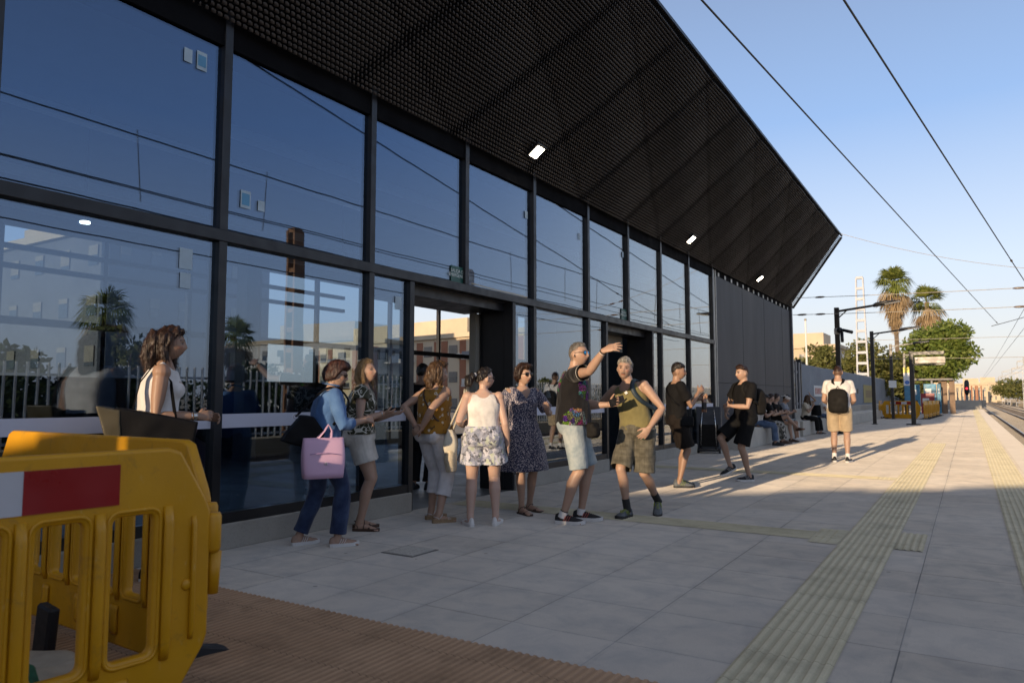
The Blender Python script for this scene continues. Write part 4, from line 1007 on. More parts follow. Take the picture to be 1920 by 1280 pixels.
class Person:
    def __init__(s, label, h=1.75, fem=False, bulk=1.0, pos=(0, 0, 0), rot=0, lean=(0, 0), twist=0, head=(0, 0, 0), feet=None, hip=None,
                 armR=None, armL=None, skin='mid', voxel=.0058, group=None, belly=0, eyes=True, stubble=0, hairline=None, brow=(.03, .02, .015), bust=1.0, kneeR=(0, 1, 0), kneeL=(0, 1, 0)):
        s.h = h; k = h / 1.75; s.k = k; s.fem = fem; s.bulk = bulk; s.label = label; s.pos = Vector(pos); s.rot = rot
        s.rnd = random.Random(hash(label) % 999 if False else len(label)); s.voxel = voxel
        hw = (.098 if not fem else .100) * k * (bulk ** .5)
        feet = feet or {}
        fR = feet.get('R', ((.10, 0, 0), 8, 0)); fL = feet.get('L', ((-.10, 0, 0), -8, 0))   # ((x,y,z) heel-ankle point on ground, toe yaw (deg, + outward right), pitch)
        s.hipc = Vector(hip) if hip else Vector((0, 0, .533 * h))
        s.hips = {1: s.hipc + Vector((hw, 0, -.02 * k)), -1: s.hipc + Vector((-hw, 0, -.02 * k))}
        s.ank = {}; s.knee = {}; s.foot = {}
        for sg, f, kn in ((1, fR, kneeR), (-1, fL, kneeL)):
            p = Vector(f[0]); yaw = R(-f[1]); pit = R(f[2])
            M = Matrix.Rotation(yaw, 3, 'Z') @ Matrix.Rotation(-pit, 3, 'X')        # pitch: heel raised (toes down) when positive
            a = p + M @ Vector((0, 0, .085 * k))
            kk, a2 = ik(s.hips[sg], a, .245 * h, .246 * h, kn)
            s.knee[sg] = kk; s.ank[sg] = a2; s.foot[sg] = (a2 - M @ Vector((0, 0, .085 * k)), M)
        lf, ls = R(lean[0]), R(lean[1])
        s.up = Vector((math.sin(ls), math.sin(lf), math.cos(lf) * math.cos(ls))).normalized()
        tw = R(twist); fw = Vector((-math.sin(tw), math.cos(tw), 0)); s.fwc = (fw - s.up * fw.dot(s.up)).normalized(); s.rtc = s.fwc.cross(s.up).normalized()
        s.spL = .50 * k * (.98 if fem else 1.0)
        s.neck = s.hipc + s.up * s.spL
        sw = (.158 if fem else .182) * k * (bulk ** .35)
        s.sh = {sg: s.neck + s.rtc * sw * sg - s.up * .055 * k for sg in (1, -1)}
        yh, ph, rh = [R(a) for a in head]
        s.HM = Matrix.Rotation(yh, 3, 'Z') @ Matrix.Rotation(ph, 3, 'X') @ Matrix.Rotation(rh, 3, 'Y')    # yaw + = turn left, pitch + = look up
        s.HC = s.neck + s.up * .145 * k + (s.HM @ Vector((0, .022, 0))) * k + Vector((0, .008, 0))
        s.hk = k * (1.02 if h < 1.65 else .98)
        s.elb = {}; s.wri = {}; s.hd = {}
        arms = {1: armR, -1: armL}
        for sg in (1, -1):
            a = arms[sg] or dict(to=tuple(s.sh[sg] + Vector((.05 * sg, .03, -.54 * k))), hint=(sg * .3, -1, 0))
            e, w_ = ik(s.sh[sg], a['to'], .172 * h, .150 * h, a.get('hint', (sg * .3, -1, -.3)))
            s.elb[sg] = e; s.wri[sg] = w_
            d = vn(a['dir']) if 'dir' in a else (w_ - e).normalized()
            pn = Vector(a.get('palm', (-sg, .2, 0))); pn = (pn - d * pn.dot(d)).normalized()
            s.hd[sg] = (d, pn, a.get('curl', .35), a.get('spread', 1.0))
        s.build_body(skin, belly, eyes, stubble, hairline, brow, bust, group)
    def tor(s, f, side=0, fwd=0):
        k = s.k; c = s.hipc + s.up * (s.spL * f)
        u = min(1, max(0, f)); fw = Vector((0, 1, 0)).lerp(s.fwc, u).normalized(); rt = Vector((1, 0, 0)).lerp(s.rtc, u).normalized()
        return c + rt * side * k + fw * (fwd * k - .012 * k * math.sin(u * 3.14)), fw
    SM = [(-.17, .10, .085), (-.05, .160, .112), (.08, .162, .115), (.25, .148, .105), (.42, .147, .104), (.6, .163, .114), (.78, .174, .114), (.9, .160, .092), (.98, .098, .072), (1.05, .058, .058)]
    SF = [(-.17, .11, .095), (-.05, .170, .122), (.08, .163, .118), (.28, .134, .100), (.42, .132, .100), (.6, .145, .108), (.78, .152, .102), (.9, .138, .082), (.98, .082, .062), (1.05, .049, .049)]
    def sections(s, infl=0.0, f0=-9, f1=9, bmul=1.0, hemflare=0.0):
        S_ = s.SF if s.fem else s.SM; fs = [a[0] for a in S_]
        out = []
        grid = sorted(set([max(f0, fs[0])] + [f for f in fs if f0 < f < f1] + [min(f1, fs[-1])]))
        for f in grid:
            rx = np.interp(f, fs, [a[1] for a in S_]); ry = np.interp(f, fs, [a[2] for a in S_])
            b = s.bulk if f < .85 else s.bulk ** .5
            bl = s.belly * math.exp(-((f - .3) / .22) ** 2)
            fl = hemflare * max(0, (.3 - f)) if hemflare else 0
            out.append((f, (rx * b * bmul * (1 + bl * .5) + infl + fl) * s.k, (ry * b * bmul * (1 + bl) + infl + fl) * s.k))
        return out
    def loft(s, mb, secs, n=28):
        """elliptical sections (f, rx, ry) along the spine"""
        base = len(mb.v); k = s.k
        for f, rx, ry in secs:
            c, fw = s.tor(f); up = s.up; rt = fw.cross(up).normalized()
            for i in range(n):
                a = 2 * math.pi * i / n; ca, sa = math.cos(a), math.sin(a)
                e = .85; px_ = abs(ca) ** e * (1 if ca > 0 else -1); py_ = abs(sa) ** e * (1 if sa > 0 else -1)
                mb.v.append(tuple(c + rt * px_ * rx + fw * py_ * ry))
        m_ = len(secs)
        for j in range(m_ - 1):
            for i in range(n):
                a = base + j * n + i; b = base + j * n + (i + 1) % n; mb.f.append((a, b, b + n, a + n)); mb.m.append(0)
        mb.f.append(tuple(base + i for i in reversed(range(n)))); mb.m.append(0)
        mb.f.append(tuple(base + (m_ - 1) * n + i for i in range(n))); mb.m.append(0)
    def build_body(s, skin, belly, eyes, stubble, hairline, brow, bust, group):
        s.belly = belly; k = s.k; b = s.bulk; mb = MB()
        s.loft(mb, s.sections())
        if s.fem:
            for sg in (1, -1):
                p, fw = s.tor(.66, .068 * sg * b, .075 * b); mb.ball(p, (.058 * k * b * bust, .056 * k * b * bust, .058 * k * b * bust), 14, 10)
        p, fw = s.tor(-.02, .075 * b, -.055); q, _ = s.tor(-.02, -.075 * b, -.055)
        for c_ in (p, q): mb.ball(c_, (.09 * k * b, .085 * k * b, .095 * k), 14, 10)
        mb.tube([s.neck - s.up * .06 * k, s.neck + s.up * .03 * k, s.HC - s.HM @ Vector((0, .02, .03)) * k], [.066 * k * (.85 if s.fem else 1), .053 * k * (.86 if s.fem else 1.05), .050 * k * (.88 if s.fem else 1.06)], 16)
        ab = b ** .7
        for sg in (1, -1):
            sh, e, w_ = s.sh[sg], s.elb[sg], s.wri[sg]
            mb.ball(sh, .055 * k * ab, 12, 8)
            fm = .9 if s.fem else 1.0
            mb.tube([s.neck - s.up * .05 * k + s.rtc * sg * .05 * k, sh - s.up * .01], [.05 * k, .05 * k * ab], 12)
            mb.tube([sh, sh.lerp(e, .25), sh.lerp(e, .6), e, e.lerp(w_, .2), e.lerp(w_, .5), e.lerp(w_, .85), w_], [x_ * k * ab * fm for x_ in (.050, .052, .045, .038, .042, .038, .028, (.0265))], 14)
            s.hand(mb, sg)
        for sg in (1, -1):
            hp, kn, an = s.hips[sg], s.knee[sg], s.ank[sg]; lb = b ** .8
            mb.tube([hp, hp.lerp(kn, .15), hp.lerp(kn, .55), hp.lerp(kn, .88), kn], [x_ * k * lb for x_ in (.083, .086, .072, .056, .054)], 16)
            d = (an - kn).normalized(); bk = Vector((0, -1, 0)); bk = (bk - d * bk.dot(d)).normalized()
            mb.ball(kn, .053 * k * lb, 12, 8)
            mb.tube([kn, kn.lerp(an, .15) + bk * .010 * k, kn.lerp(an, .32) + bk * .016 * k, kn.lerp(an, .6) + bk * .006 * k, kn.lerp(an, .88), an - d * .0], [x_ * k * lb for x_ in (.052, .052, .055, .043, .033, .034)], 16)
            fp, M = s.foot[sg]
            F = lambda x_, y_, z_: fp + M @ Vector((x_, y_, z_)) * k
            mb.tube([F(0, 0, .10), F(0, -.012, .05), F(0, -.02, .028)], [.034 * k, .035 * k, .026 * k], 12)
            mb.tube([F(0, -.045, .03), F(0, 0, .035), F(0, .06, .038), F(0, .12, .026), F(0, .165, .018)], [(.026 * k, .026 * k), (.031 * k, .031 * k), (.034 * k, .030 * k), (.042 * k, .018 * k), (.036 * k, .012 * k)], 14, up=tuple(M @ Vector((0, 0, 1))))
            for t_ in range(5):
                xx = (-.032 + t_ * .0155) * sg * -1; mb.tube([F(xx, .15, .017), F(xx * 1.05, .185 - abs(t_ - 1) * .006 + .006, .013)], [.0105 * k if t_ == 0 else .0085 * k] * 2, 8)
        pts = head_shape(HD, s.fem) * s.hk
        HMn = np.array(s.HM); wp = pts @ HMn.T + np.array(s.HC)
        mb.add(wp.tolist(), HF)
        for sg in (1, -1):
            c_ = s.HC + s.HM @ Vector((.073 * sg, -.008, -.006)) * s.hk; mb.ball(c_, (.012 * s.hk, .018 * s.hk, .031 * s.hk), 10, 8, s.HM @ Matrix.Rotation(R(25 * sg), 3, 'Z') @ Matrix.Rotation(R(-12), 3, 'X'))
        me = remeshed(mb, s.voxel, 2, 'person')
        # paint skin
        P_ = co_of(me); loc = (P_ - np.array(s.HC)) @ HMn / s.hk
        base = np.array(SKINS[skin] if isinstance(skin, str) else skin); colr = np.tile(base, (len(P_), 1))
        var = snoise(P_, 9, 5)[:, None] * .06; colr = colr * (1 + var)
        x, y, z = loc[:, 0], loc[:, 1], loc[:, 2]; isH = (np.abs(x) < .09) & (np.abs(z) < .125) & (np.abs(y) < .14)
        fr = isH & (y > .05)
        def paint(mask, c_, a=1.0): colr[mask] = colr[mask] * (1 - a) + np.array(c_) * a
        paint(fr & (np.exp(-((np.abs(x) - .042) / .018) ** 2 - ((z + .022) / .018) ** 2) > .5), base * np.array([1.1, .82, .8]), .6)
        if stubble: paint(isH & (y > .0) & (z < -.038 + .0 * y) & (z > -.13), base * np.array([.72, .74, .78]) + np.array([.03, .03, .03]), stubble)
        paint(fr & (np.abs(x) < .023) & (z < -.0505) & (z > -.0665) & ((x / .023) ** 2 + ((z + .0585) / .0085) ** 2 < 1), base * np.array([.95, .50, .50]), .85)
        paint(fr & (np.abs(x) < .021) & (np.abs(z + .0585) < .0018), base * .3, .8)
        bw = (.010 if s.fem else .013)
        zb = .0285 - 1.2 * (np.abs(x) - .03) ** 2 * 8
        paint(fr & (np.abs(x) > .013) & (np.abs(x) < .050) & (np.abs(z - zb) < bw * .42), brow, .85)
        if eyes:
            ex = (np.abs(x) - .0315) / .0135; ez = (z - .0065) / .0048
            paint(fr & (ex ** 2 + ((ez - .35) / 2.1) ** 2 < 1.45), base * np.array([.34, .30, .30]), .75)
            paint(fr & (ex ** 2 + ez ** 2 < 1), (.30, .27, .25), .8)
            paint(fr & (((np.abs(x) - .0315) / .0075) ** 2 + ez ** 2 < 1.1), (.018, .012, .01), .95)
        if hairline is not None:
            hl, hc = hairline
            zl = np.where(y > .03, .062, np.where(y > -.03, -.01 + (y + .03) * .9, -.068))
            paint(isH & (z > zl) & ~((np.abs(x) > .066) & (y > -.045) & (y < .02) & (z < .03)), hc, hl)
        ca = me.color_attributes.new('skin', 'FLOAT_COLOR', 'POINT')
        ca.data.foreach_set('color', np.concatenate([colr, np.ones((len(colr), 1))], 1).astype(np.float32).ravel())
        me.materials.clear(); me.materials.append(M_SKIN); me.name = 'person'
        o = bpy.data.objects.new('person', me); COL.objects.link(o); o.location = s.pos; o.rotation_euler = (0, 0, R(s.rot))
        tag(o, s.label, 'person', group); s.o = o
    def hand(s, mb, sg):
        w_ = s.wri[sg]; d, pn, curl, spread = s.hd[sg]; k = s.k * (.92 if s.fem else 1.0)
        across = d.cross(pn).normalized()            # across the palm
        th = across * sg
        s.palmc = getattr(s, 'palmc', {}); 
        kc = w_ + d * .088 * k; s.palmc[sg] = w_ + d * .06 * k + pn * .02 * k; s.pd = getattr(s, 'pd', {}); s.pd[sg] = (d, pn, th)
        mb.tube([w_ - d * .01, w_ + d * .03 * k, w_ + d * .07 * k, kc], [(.026 * k, .019 * k), (.036 * k, .018 * k), (.042 * k, .0155 * k), (.040 * k, .0125 * k)], 14, up=tuple(pn))
        for i, (off, L, r) in enumerate(((.0315, .074, .0092), (.0105, .083, .0095), (-.0105, .077, .0092), (-.031, .060, .0082))):
            p = kc + th * off * k - d * abs(off) * .15; dd = (d + th * off * 3.6 * spread).normalized(); pts = [p - d * .012 * k]; cc = curl * (1 + .18 * i)
            seg = [L * .46, L * .30, L * .24]; q = p; ang = 0; pts.append(q.copy())
            for j in range(3):
                ang += cc * (.6, .9, .6)[j]; q = q + (dd * math.cos(ang) + pn * math.sin(ang)) * seg[j] * k; pts.append(q.copy())
            mb.tube(pts, [r * k, r * k, r * .95 * k, r * .85 * k, r * .68 * k], 8)
        p = w_ + d * .022 * k + th * .022 * k
        t1 = (d * .62 + th * .72 + pn * .25).normalized(); t2 = (d * .85 + th * .30 + pn * (.35 + curl * .4)).normalized()
        mb.tube([p, p + t1 * .040 * k, p + t1 * .040 * k + t2 * .034 * k, p + t1 * .040 * k + t2 * .058 * k], [.0145 * k, .0115 * k, .010 * k, .0075 * k], 8)
    # ---------- parts
    def add_mesh(s, me, name, mat, label=None):
        me.name = name; me.materials.clear(); me.materials.append(mat)
        o = bpy.data.objects.new(name, me); COL.objects.link(o); o.parent = s.o
        if label: o['label'] = label
        return o
    def addmb(s, mb, name, mat, smooth=True, parent=None, label=None):
        o = mb.build(name, mat, parent or s.o, smooth)
        if label: o['label'] = label
        return o
    def garment(s, mb, name, mat, ends=(), cut=None, voxel=.008, wr=.006, wf=22, seed=3, label=None, smooth=3):
        me = remeshed(mb, voxel if s.voxel < .008 else voxel * 1.4, smooth, name)
        P_ = co_of(me); N_ = no_of(me)
        if wr:
            st = P_ * np.array([1, 1, .55]); nz = snoise(st, wf, seed) + .6 * snoise(st, wf * 2.3, seed + 1)
            nz = np.where(nz > 0, nz ** 1.0, nz * .7)
            P_ = P_ + N_ * (nz * wr * .75)[:, None]; me.vertices.foreach_set('co', P_.astype(np.float32).ravel())
        if cut is not None:
            bm = bmesh.new(); bm.from_mesh(me); kill = []
            for f in bm.faces:
                c_ = f.calc_center_median(); v = c_ - s.hipc; ff = v.dot(s.up) / s.spL; o_ = c_ - (s.hipc + s.up * (ff * s.spL))
                if cut(ff, o_.dot(s.rtc) / s.k, o_.dot(s.fwc) / s.k): kill.append(f)
            bmesh.ops.delete(bm, geom=kill, context='FACES'); trim_smooth(bm); bm.to_mesh(me); bm.free()
        if ends:
            bm = bmesh.new(); bm.from_mesh(me); kill = []
            for f in bm.faces:
                c_ = f.calc_center_median(); n_ = f.normal
                for p, ax, rad in ends:
                    v = c_ - p
                    if abs(v.dot(ax)) < .022 and n_.dot(ax) > .75 and v.length < rad: kill.append(f); break
            bmesh.ops.delete(bm, geom=kill, context='FACES'); trim_smooth(bm); bm.to_mesh(me); bm.free()
        me.polygons.foreach_set('use_smooth', [True] * len(me.polygons)); me.update()
        return s.add_mesh(me, name, mat, label)
    def shirt(s, mat, sleeve=.5, loose=.018, hem=-.02, top=.93, name='shirt', arms=True, flare=.0, wr=.007, neckr=None, sl_loose=.016, label=None, seed=3, tw=1.0, shoulder=True, cut=None):
        """sleeve: fraction of the upper arm covered (1..2 reaches the forearm); 0 none"""
        k = s.k; mb = MB(); secs = s.sections(loose, hem, top, hemflare=flare)
        s.loft(mb, secs); ends = []
        c_, _ = s.tor(hem); ends.append((c_, -s.up, .35))
        b = s.bulk
        if s.fem:
            for sg in (1, -1):
                p, fw = s.tor(.66, .068 * sg * b, .075 * b); mb.ball(p, (.066 * k * b,) * 3, 14, 10)
        ab = b ** .7 * (.9 if s.fem else 1)
        if shoulder:
            for sg in (1, -1):
                sh = s.sh[sg]; e = s.elb[sg]
                inner = s.neck - s.up * .055 * k + s.rtc * sg * .055 * k
                if sleeve > 0:
                    mb.tube([inner, sh + s.up * .0], [(.058 * k, .058 * k), (.060 * k * ab, .060 * k * ab)], 14)
                    mb.ball(sh, .052 * k * ab + sl_loose, 12, 8)
                    if sleeve <= 1: pts = [sh, sh.lerp(e, sleeve * .5), sh.lerp(e, sleeve)]; rr = [.050 * k * ab + sl_loose, .050 * k * ab + sl_loose * 1.1, .047 * k * ab + sl_loose * 1.35]
                    else: w_ = s.wri[sg]; q = sleeve - 1; pts = [sh, sh.lerp(e, .5), e, e.lerp(w_, q * .5), e.lerp(w_, q)]; rr = [.050 * k * ab + sl_loose, .048 * k * ab + sl_loose, .043 * k * ab + sl_loose, .040 * k * ab + sl_loose, .036 * k * ab + sl_loose]
                    mb.tube(pts, rr, 16); ax = (pts[-1] - pts[-2]).normalized(); ends.append((pts[-1], ax, .12))
                else:
                    w2 = .11 if tw >= 1 else .075
                    a0, _ = s.tor(.80, w2 * sg * (b ** .5), .02); mid = s.neck - s.up * .045 * k + s.rtc * sg * .092 * k * tw
                    mb.tube([s.tor(.72, w2 * sg, .075 * b)[0], s.tor(.88, .10 * sg * tw, .060 * b)[0], mid + s.up * .040 * k, s.tor(.88, .10 * sg * tw, -.055 * b)[0], s.tor(.72, w2 * sg, -.075 * b)[0]], [(.026 * k, .018 * k)] * 5 if tw < 1 else [(.040 * k, .024 * k)] * 5, 12)
        s.garment(mb, name, mat, ends, wr=wr, label=label, seed=seed, cut=cut)
    def bottoms(s, mat, frac=.5, loose=.022, waist=.16, name='shorts', wr=.007, flare=.02, label=None, seed=9):
        """frac: of thigh+shin covered (0..2: 1 = to the knee, 2 = ankle)"""
        k = s.k; mb = MB(); b = s.bulk; s.loft(mb, s.sections(loose * .6, -.17, waist)); lb = b ** .8; ends = []
        p, fw = s.tor(-.02, .075 * b, -.058); q, _ = s.tor(-.02, -.075 * b, -.058)
        for c_ in (p, q): mb.ball(c_, (.095 * k * b + .004, .092 * k * b, .10 * k), 14, 10)
        c_, _ = s.tor(waist); ends.append((c_, s.up, .3))
        for sg in (1, -1):
            hp, kn, an = s.hips[sg], s.knee[sg], s.ank[sg]
            if frac <= 1: pts = [hp + Vector((0, 0, .03 * k)), hp.lerp(kn, frac * .5), hp.lerp(kn, frac)]; rr = [.088 * k * lb + loose * .6, (.084 - .012 * frac) * k * lb + loose, (.082 - .022 * frac) * k * lb + loose + flare]
            else:
                q_ = frac - 1; pts = [hp + Vector((0, 0, .03 * k)), hp.lerp(kn, .5), hp.lerp(kn, .95), kn.lerp(an, .12), kn.lerp(an, q_ * .5), kn.lerp(an, q_ * .85), kn.lerp(an, q_)]
                rr = [.088 * k * lb + loose * .6, .076 * k * lb + loose, .056 * k * lb + loose, .055 * k * lb + loose, .056 * k * lb + loose * .9, .046 * k * lb + loose + flare * .5, .043 * k * lb + loose + flare]
            mb.tube(pts, rr, 18); ax = (pts[-1] - pts[-2]).normalized(); ends.append((pts[-1], ax, .13))
        s.garment(mb, name, mat, ends, wr=wr, label=label, seed=seed)
    def skirt(s, mb, zs):
        """zs: list of (z, rx, ry) rings under the hips, hanging straight down"""
        secs = []; base = len(mb.v); n = 40; k = s.k
        for z_, rx, ry in zs:
            f = (z_ - s.hipc.z) / (s.spL * s.up.z)
            c_ = s.tor(f)[0] if f > 0 else Vector((s.hipc.x, s.hipc.y, z_))
            for i in range(n):
                a = 2 * math.pi * i / n; wv = 1 + .05 * math.sin(a * 6 + z_ * 3) * max(0, min(1, -f * 2)); mb.v.append((c_.x + math.cos(a) * rx * wv, c_.y + math.sin(a) * ry * wv, z_))
        m_ = len(zs)
        for j in range(m_ - 1):
            for i in range(n):
                a = base + j * n + i; b = base + j * n + (i + 1) % n; mb.f.append((a, b, b + n, a + n)); mb.m.append(0)
        mb.f.append(tuple(base + i for i in reversed(range(n)))); mb.m.append(0); mb.f.append(tuple(base + (m_ - 1) * n + i for i in range(n))); mb.m.append(0)
    def shoes(s, upper, sole, kind='sneaker', stripe=None, sole_h=.026, lace=None, label=None, collar=1.0):
        k = s.k * (.93 if s.fem else 1.0)
        ys = [-.078, -.070, -.045, -.01, .03, .07, .11, .15, .18, .200, .207]
        ws = [.012, .026, .034, .036, .036, .040, .046, .047, .040, .024, .010]
        hs = [.060, .088, .100, .104 if collar > .5 else .075, .092, .076, .064, .055, .047, .036, .024]
        for sg in (1, -1):
            fp, M = s.foot[sg]; F = lambda x_, y_, z_: tuple(fp + M @ Vector((x_, y_, z_)) * k)
            mb = MB(); n = 13
            if kind == 'sneaker':
                for y_, w_, h_ in zip(ys, ws, hs):
                    xo = .004 * -sg * max(0, y_) / .2
                    for i in range(n):
                        a = math.pi * i / (n - 1); ca, sa = math.cos(a), math.sin(a)
                        mb.v.append(F(xo + w_ * (abs(ca) ** .7) * (1 if ca > 0 else -1) * (1 if h_ < .07 else (1 - .22 * sa)), y_, sole_h * .6 + (h_ - sole_h * .6) * sa ** .75))
                for j in range(len(ys) - 1):
                    for i in range(n - 1):
                        a = j * n + i; mb.f.append((a, a + 1, a + 1 + n, a + n)); mb.m.append(0)
                mb.f.append(tuple(range(n))); mb.m.append(0); e = (len(ys) - 1) * n; mb.f.append(tuple(e + i for i in reversed(range(n)))); mb.m.append(0)
                o = s.addmb(mb, 'shoe', upper, True, label=label)
                mb = MB()
                if lace is not None:
                    for t_ in range(5):
                        y_ = .045 + t_ * .018; z_ = np.interp(y_, ys, hs) + .002
                        mb.tube([F(-.018, y_, z_ - .006), F(0, y_ + .004, z_ + .001), F(.018, y_, z_ - .006)], [.0028 * k] * 3, 5)
                    s.addmb(mb, 'lace', lace, True, parent=o)
                if stripe is not None:
                    for side in (1, -1):
                        mb = MB()
                        for t_ in range(3):
                            y_ = .01 + t_ * .022; w_ = np.interp(y_, ys, ws)
                            mb.tube([F(side * (w_ + .001), y_, .030), F(side * (w_ * .96 + .001), y_ + .018, .058), F(side * (w_ * .80), y_ + .026, .078)], [(.0045 * k, .002)] * 3, 6)
                        s.addmb(mb, 'stripe', stripe, True, parent=o)
                wsc, tb = 1.07, sole_h
            else:
                wsc, tb = 1.0, sole_h
                o = None
            mb = MB()
            for (z_, q) in ((0.0, .96), (.004, 1.0), (tb * .9, 1.0), (tb, .97)):
                for y_, w_ in list(zip(ys, ws)) + [(y_, -w_) for y_, w_ in reversed(list(zip(ys, ws)))]:
                    xo = .004 * -sg * max(0, y_) / .2; rock = .010 * max(0, (y_ - .12) / .08) ** 2 if kind == 'sneaker' else 0
                    mb.v.append(F(xo + w_ * wsc * q, y_ * 1.02, z_ + rock))
            nn = len(ys) * 2
            for j in range(3):
                for i in range(nn): a = j * nn + i; b_ = j * nn + (i + 1) % nn; mb.f.append((a, b_, b_ + nn, a + nn)); mb.m.append(0)
            mb.f.append(tuple(reversed(range(nn)))); mb.m.append(0); mb.f.append(tuple(3 * nn + i for i in range(nn))); mb.m.append(0)
            if kind == 'sneaker': s.addmb(mb, 'sole', sole, False, parent=o)
            else:
                o = s.addmb(mb, 'sandal', sole, False, label=label)
                mb = MB()
                for (ya, yb, zt) in ((.10, .13, .046), (.13, .10, .046)) if kind == 'cross' else ((.105, .105, .050), (.05, .05, .070)):
                    mb.tube([F(-.047, ya, tb), F(-.036, (ya * 2 + yb) / 3, zt - .008), F(0, (ya + yb) / 2, zt + .005), F(.036, (ya + yb * 2) / 3, zt - .008), F(.047, yb, tb)], [(.010 * k, .003)] * 5, 6)
                mb.tube([F(-.038, -.01, tb), F(-.036, -.02, .06), F(0, -.062, .072), F(.036, -.02, .06), F(.038, -.01, tb)], [(.006 * k, .003)] * 5, 6)
                if kind == 'cross': mb.tube([F(.036, .0, .05), F(.034, .03, .085), F(0, .042, .094), F(-.034, .03, .085), F(-.036, .0, .05)], [(.006 * k, .003)] * 5, 6)
                s.addmb(mb, 'strap', upper, True, parent=o)
    def socks(s, mat, z1=.14, z0=.06):
        k = s.k
        for sg in (1, -1):
            a = s.ank[sg]; d = (s.knee[sg] - a).normalized(); mb = MB()
            mb.tube([a - d * .03 * k, a, a + d * (z1 - .085) * k], [.042 * k, .040 * k, .041 * k], 16, cap=False); s.addmb(mb, 'sock', mat)
    def hair(s, mat, top=.02, side=.012, back=.018, front=.0, line=.062, lobes=(), rough=.006, low=-.07, ear=-.005, strands=0, slen=.07, seed=1, name='hair', sback=-.035, voxel=.0065):
        d = HD; pts = head_shape(d, s.fem); x, y, z = pts[:, 0], pts[:, 1], pts[:, 2]
        zl = np.where(y > .045, line, np.where(y > sback, np.interp(y, [sback, .045], [ear, line]), np.interp(y, [-.1, sback], [low, ear])))
        w_ = np.clip((z - zl) / .010, 0, 1)
        tz = np.clip(z / .09, 0, 1); bk = np.clip(-y / .07, 0, 1)
        th = side * (1 - tz) * (1 - bk) + top * tz + back * (1 - tz) * bk + front * np.clip(y / .08, 0, 1) * tz
        th = th * (1 + .35 * snoise(pts, 55, seed)) 
        r = np.linalg.norm(pts, axis=1); sc = (r + np.where(w_ > 0, th * w_, -.014) - (1 - w_) * .008) / r
        wp = (pts * sc[:, None] * s.hk) @ np.array(s.HM).T + np.array(s.HC)
        mb = MB(); mb.add(wp.tolist(), HF)
        for lb in lobes:     # (points in head frame, radii)
            pp = [s.HC + s.HM @ (Vector(p) * s.hk) for p in lb[0]]
            mb.tube(pp, [(r_[0] * s.hk, r_[1] * s.hk) if isinstance(r_, tuple) else r_ * s.hk for r_ in lb[1]], 14, up=tuple(s.HM @ Vector((0, 1, 0))) if len(lb) < 3 else None)
        me = remeshed(mb, voxel, 1, name); P_ = co_of(me); N_ = no_of(me)
        q = (P_ - np.array(s.HC)) @ np.array(s.HM) * np.array([1, 1, .35])
        P_ = P_ + N_ * (rough * (snoise(q, 95, seed) * .6 + snoise(q, 210, seed + 2) * .5))[:, None]
        me.vertices.foreach_set('co', P_.astype(np.float32).ravel()); me.polygons.foreach_set('use_smooth', [True] * len(me.polygons)); me.update()
        if strands:
            rs = np.random.RandomState(seed + 5); ii = rs.randint(0, len(P_), strands); V = []; Fs = []
            for i in ii:
                p = Vector(P_[i].tolist()); n_ = Vector(N_[i].tolist())
                lp = s.HM.transposed() @ (p - s.HC)
                if lp.y > .06 and lp.z < .05 * s.hk: continue
                t_ = Vector((0, 0, -1)); t_ = t_ - n_ * t_.dot(n_)
                if t_.length < .2: t_ = s.HM @ Vector((0, -1, 0)); t_ = t_ - n_ * t_.dot(n_)
                t_.normalize(); sd = t_.cross(n_); L = slen * rs.uniform(.5, 1.4); w0 = .0016; b0 = len(V); off = rs.normal(0, .12); 
                for j in range(5):
                    f = j / 4; c_ = p + t_ * L * f + n_ * (.001 + .009 * math.sin(f * 3.1) * rs.uniform(.3, 1.4) + f * rs.uniform(-.004, .008)) + sd * off * L * f * f
                    ww = w0 * (1 - f * .7); V += [tuple(c_ - sd * ww), tuple(c_ + sd * ww)]
                for j in range(4): Fs.append((b0 + 2 * j, b0 + 2 * j + 1, b0 + 2 * j + 3, b0 + 2 * j + 2))
            bm = bmesh.new(); bm.from_mesh(me); vs = [bm.verts.new(v) for v in V]
            for f in Fs: bm.faces.new([vs[i] for i in f])
            bm.to_mesh(me); bm.free(); me.polygons.foreach_set('use_smooth', [True] * len(me.polygons))
        return s.add_mesh(me, name, mat)
    def H(s, x, y, z): return s.HC + s.HM @ (Vector((x, y, z)) * s.hk)
    def glasses(s, lens, frame, rx=.023, rz=.018, name='sunglasses', thin=False, y0=.092):
        mb = MB()
        for sg in (1, -1):
            ring = [s.H(sg * .033 + math.cos(a) * rx, y0 - .006 * abs(math.cos(a) * 1) * (1 if math.cos(a) * sg > 0 else 0), .006 + math.sin(a) * rz) for a in [2 * math.pi * i / 16 for i in range(17)]]
            mb.tube(ring, [.0022 if thin else .003] * 17, 6, cap=False)
            mb.tube([s.H(sg * (.033 + rx), y0 - .006, .010), s.H(sg * .077, .05, .012), s.H(sg * .079, -.005, .010)], [.0026] * 3, 6)
        mb.tube([s.H(-.011, y0, .012), s.H(.011, y0, .012)], [.0028] * 2, 6)
        o = s.addmb(mb, name, frame, False)
        for sg in (1, -1):
            mb = MB(); c_ = [tuple(s.H(sg * .033, y0 + .003, .006))]; n = 16
            c_ += [tuple(s.H(sg * .033 + math.cos(2 * math.pi * i / n) * rx, y0 - .005 * (math.cos(2 * math.pi * i / n) * sg > 0) * abs(math.cos(2 * math.pi * i / n)), .006 + math.sin(2 * math.pi * i / n) * rz)) for i in range(n)]
            mb.add(c_, [(0, 1 + i, 1 + (i + 1) % n) for i in range(n)]); s.addmb(mb, 'lens', lens, True, parent=o)
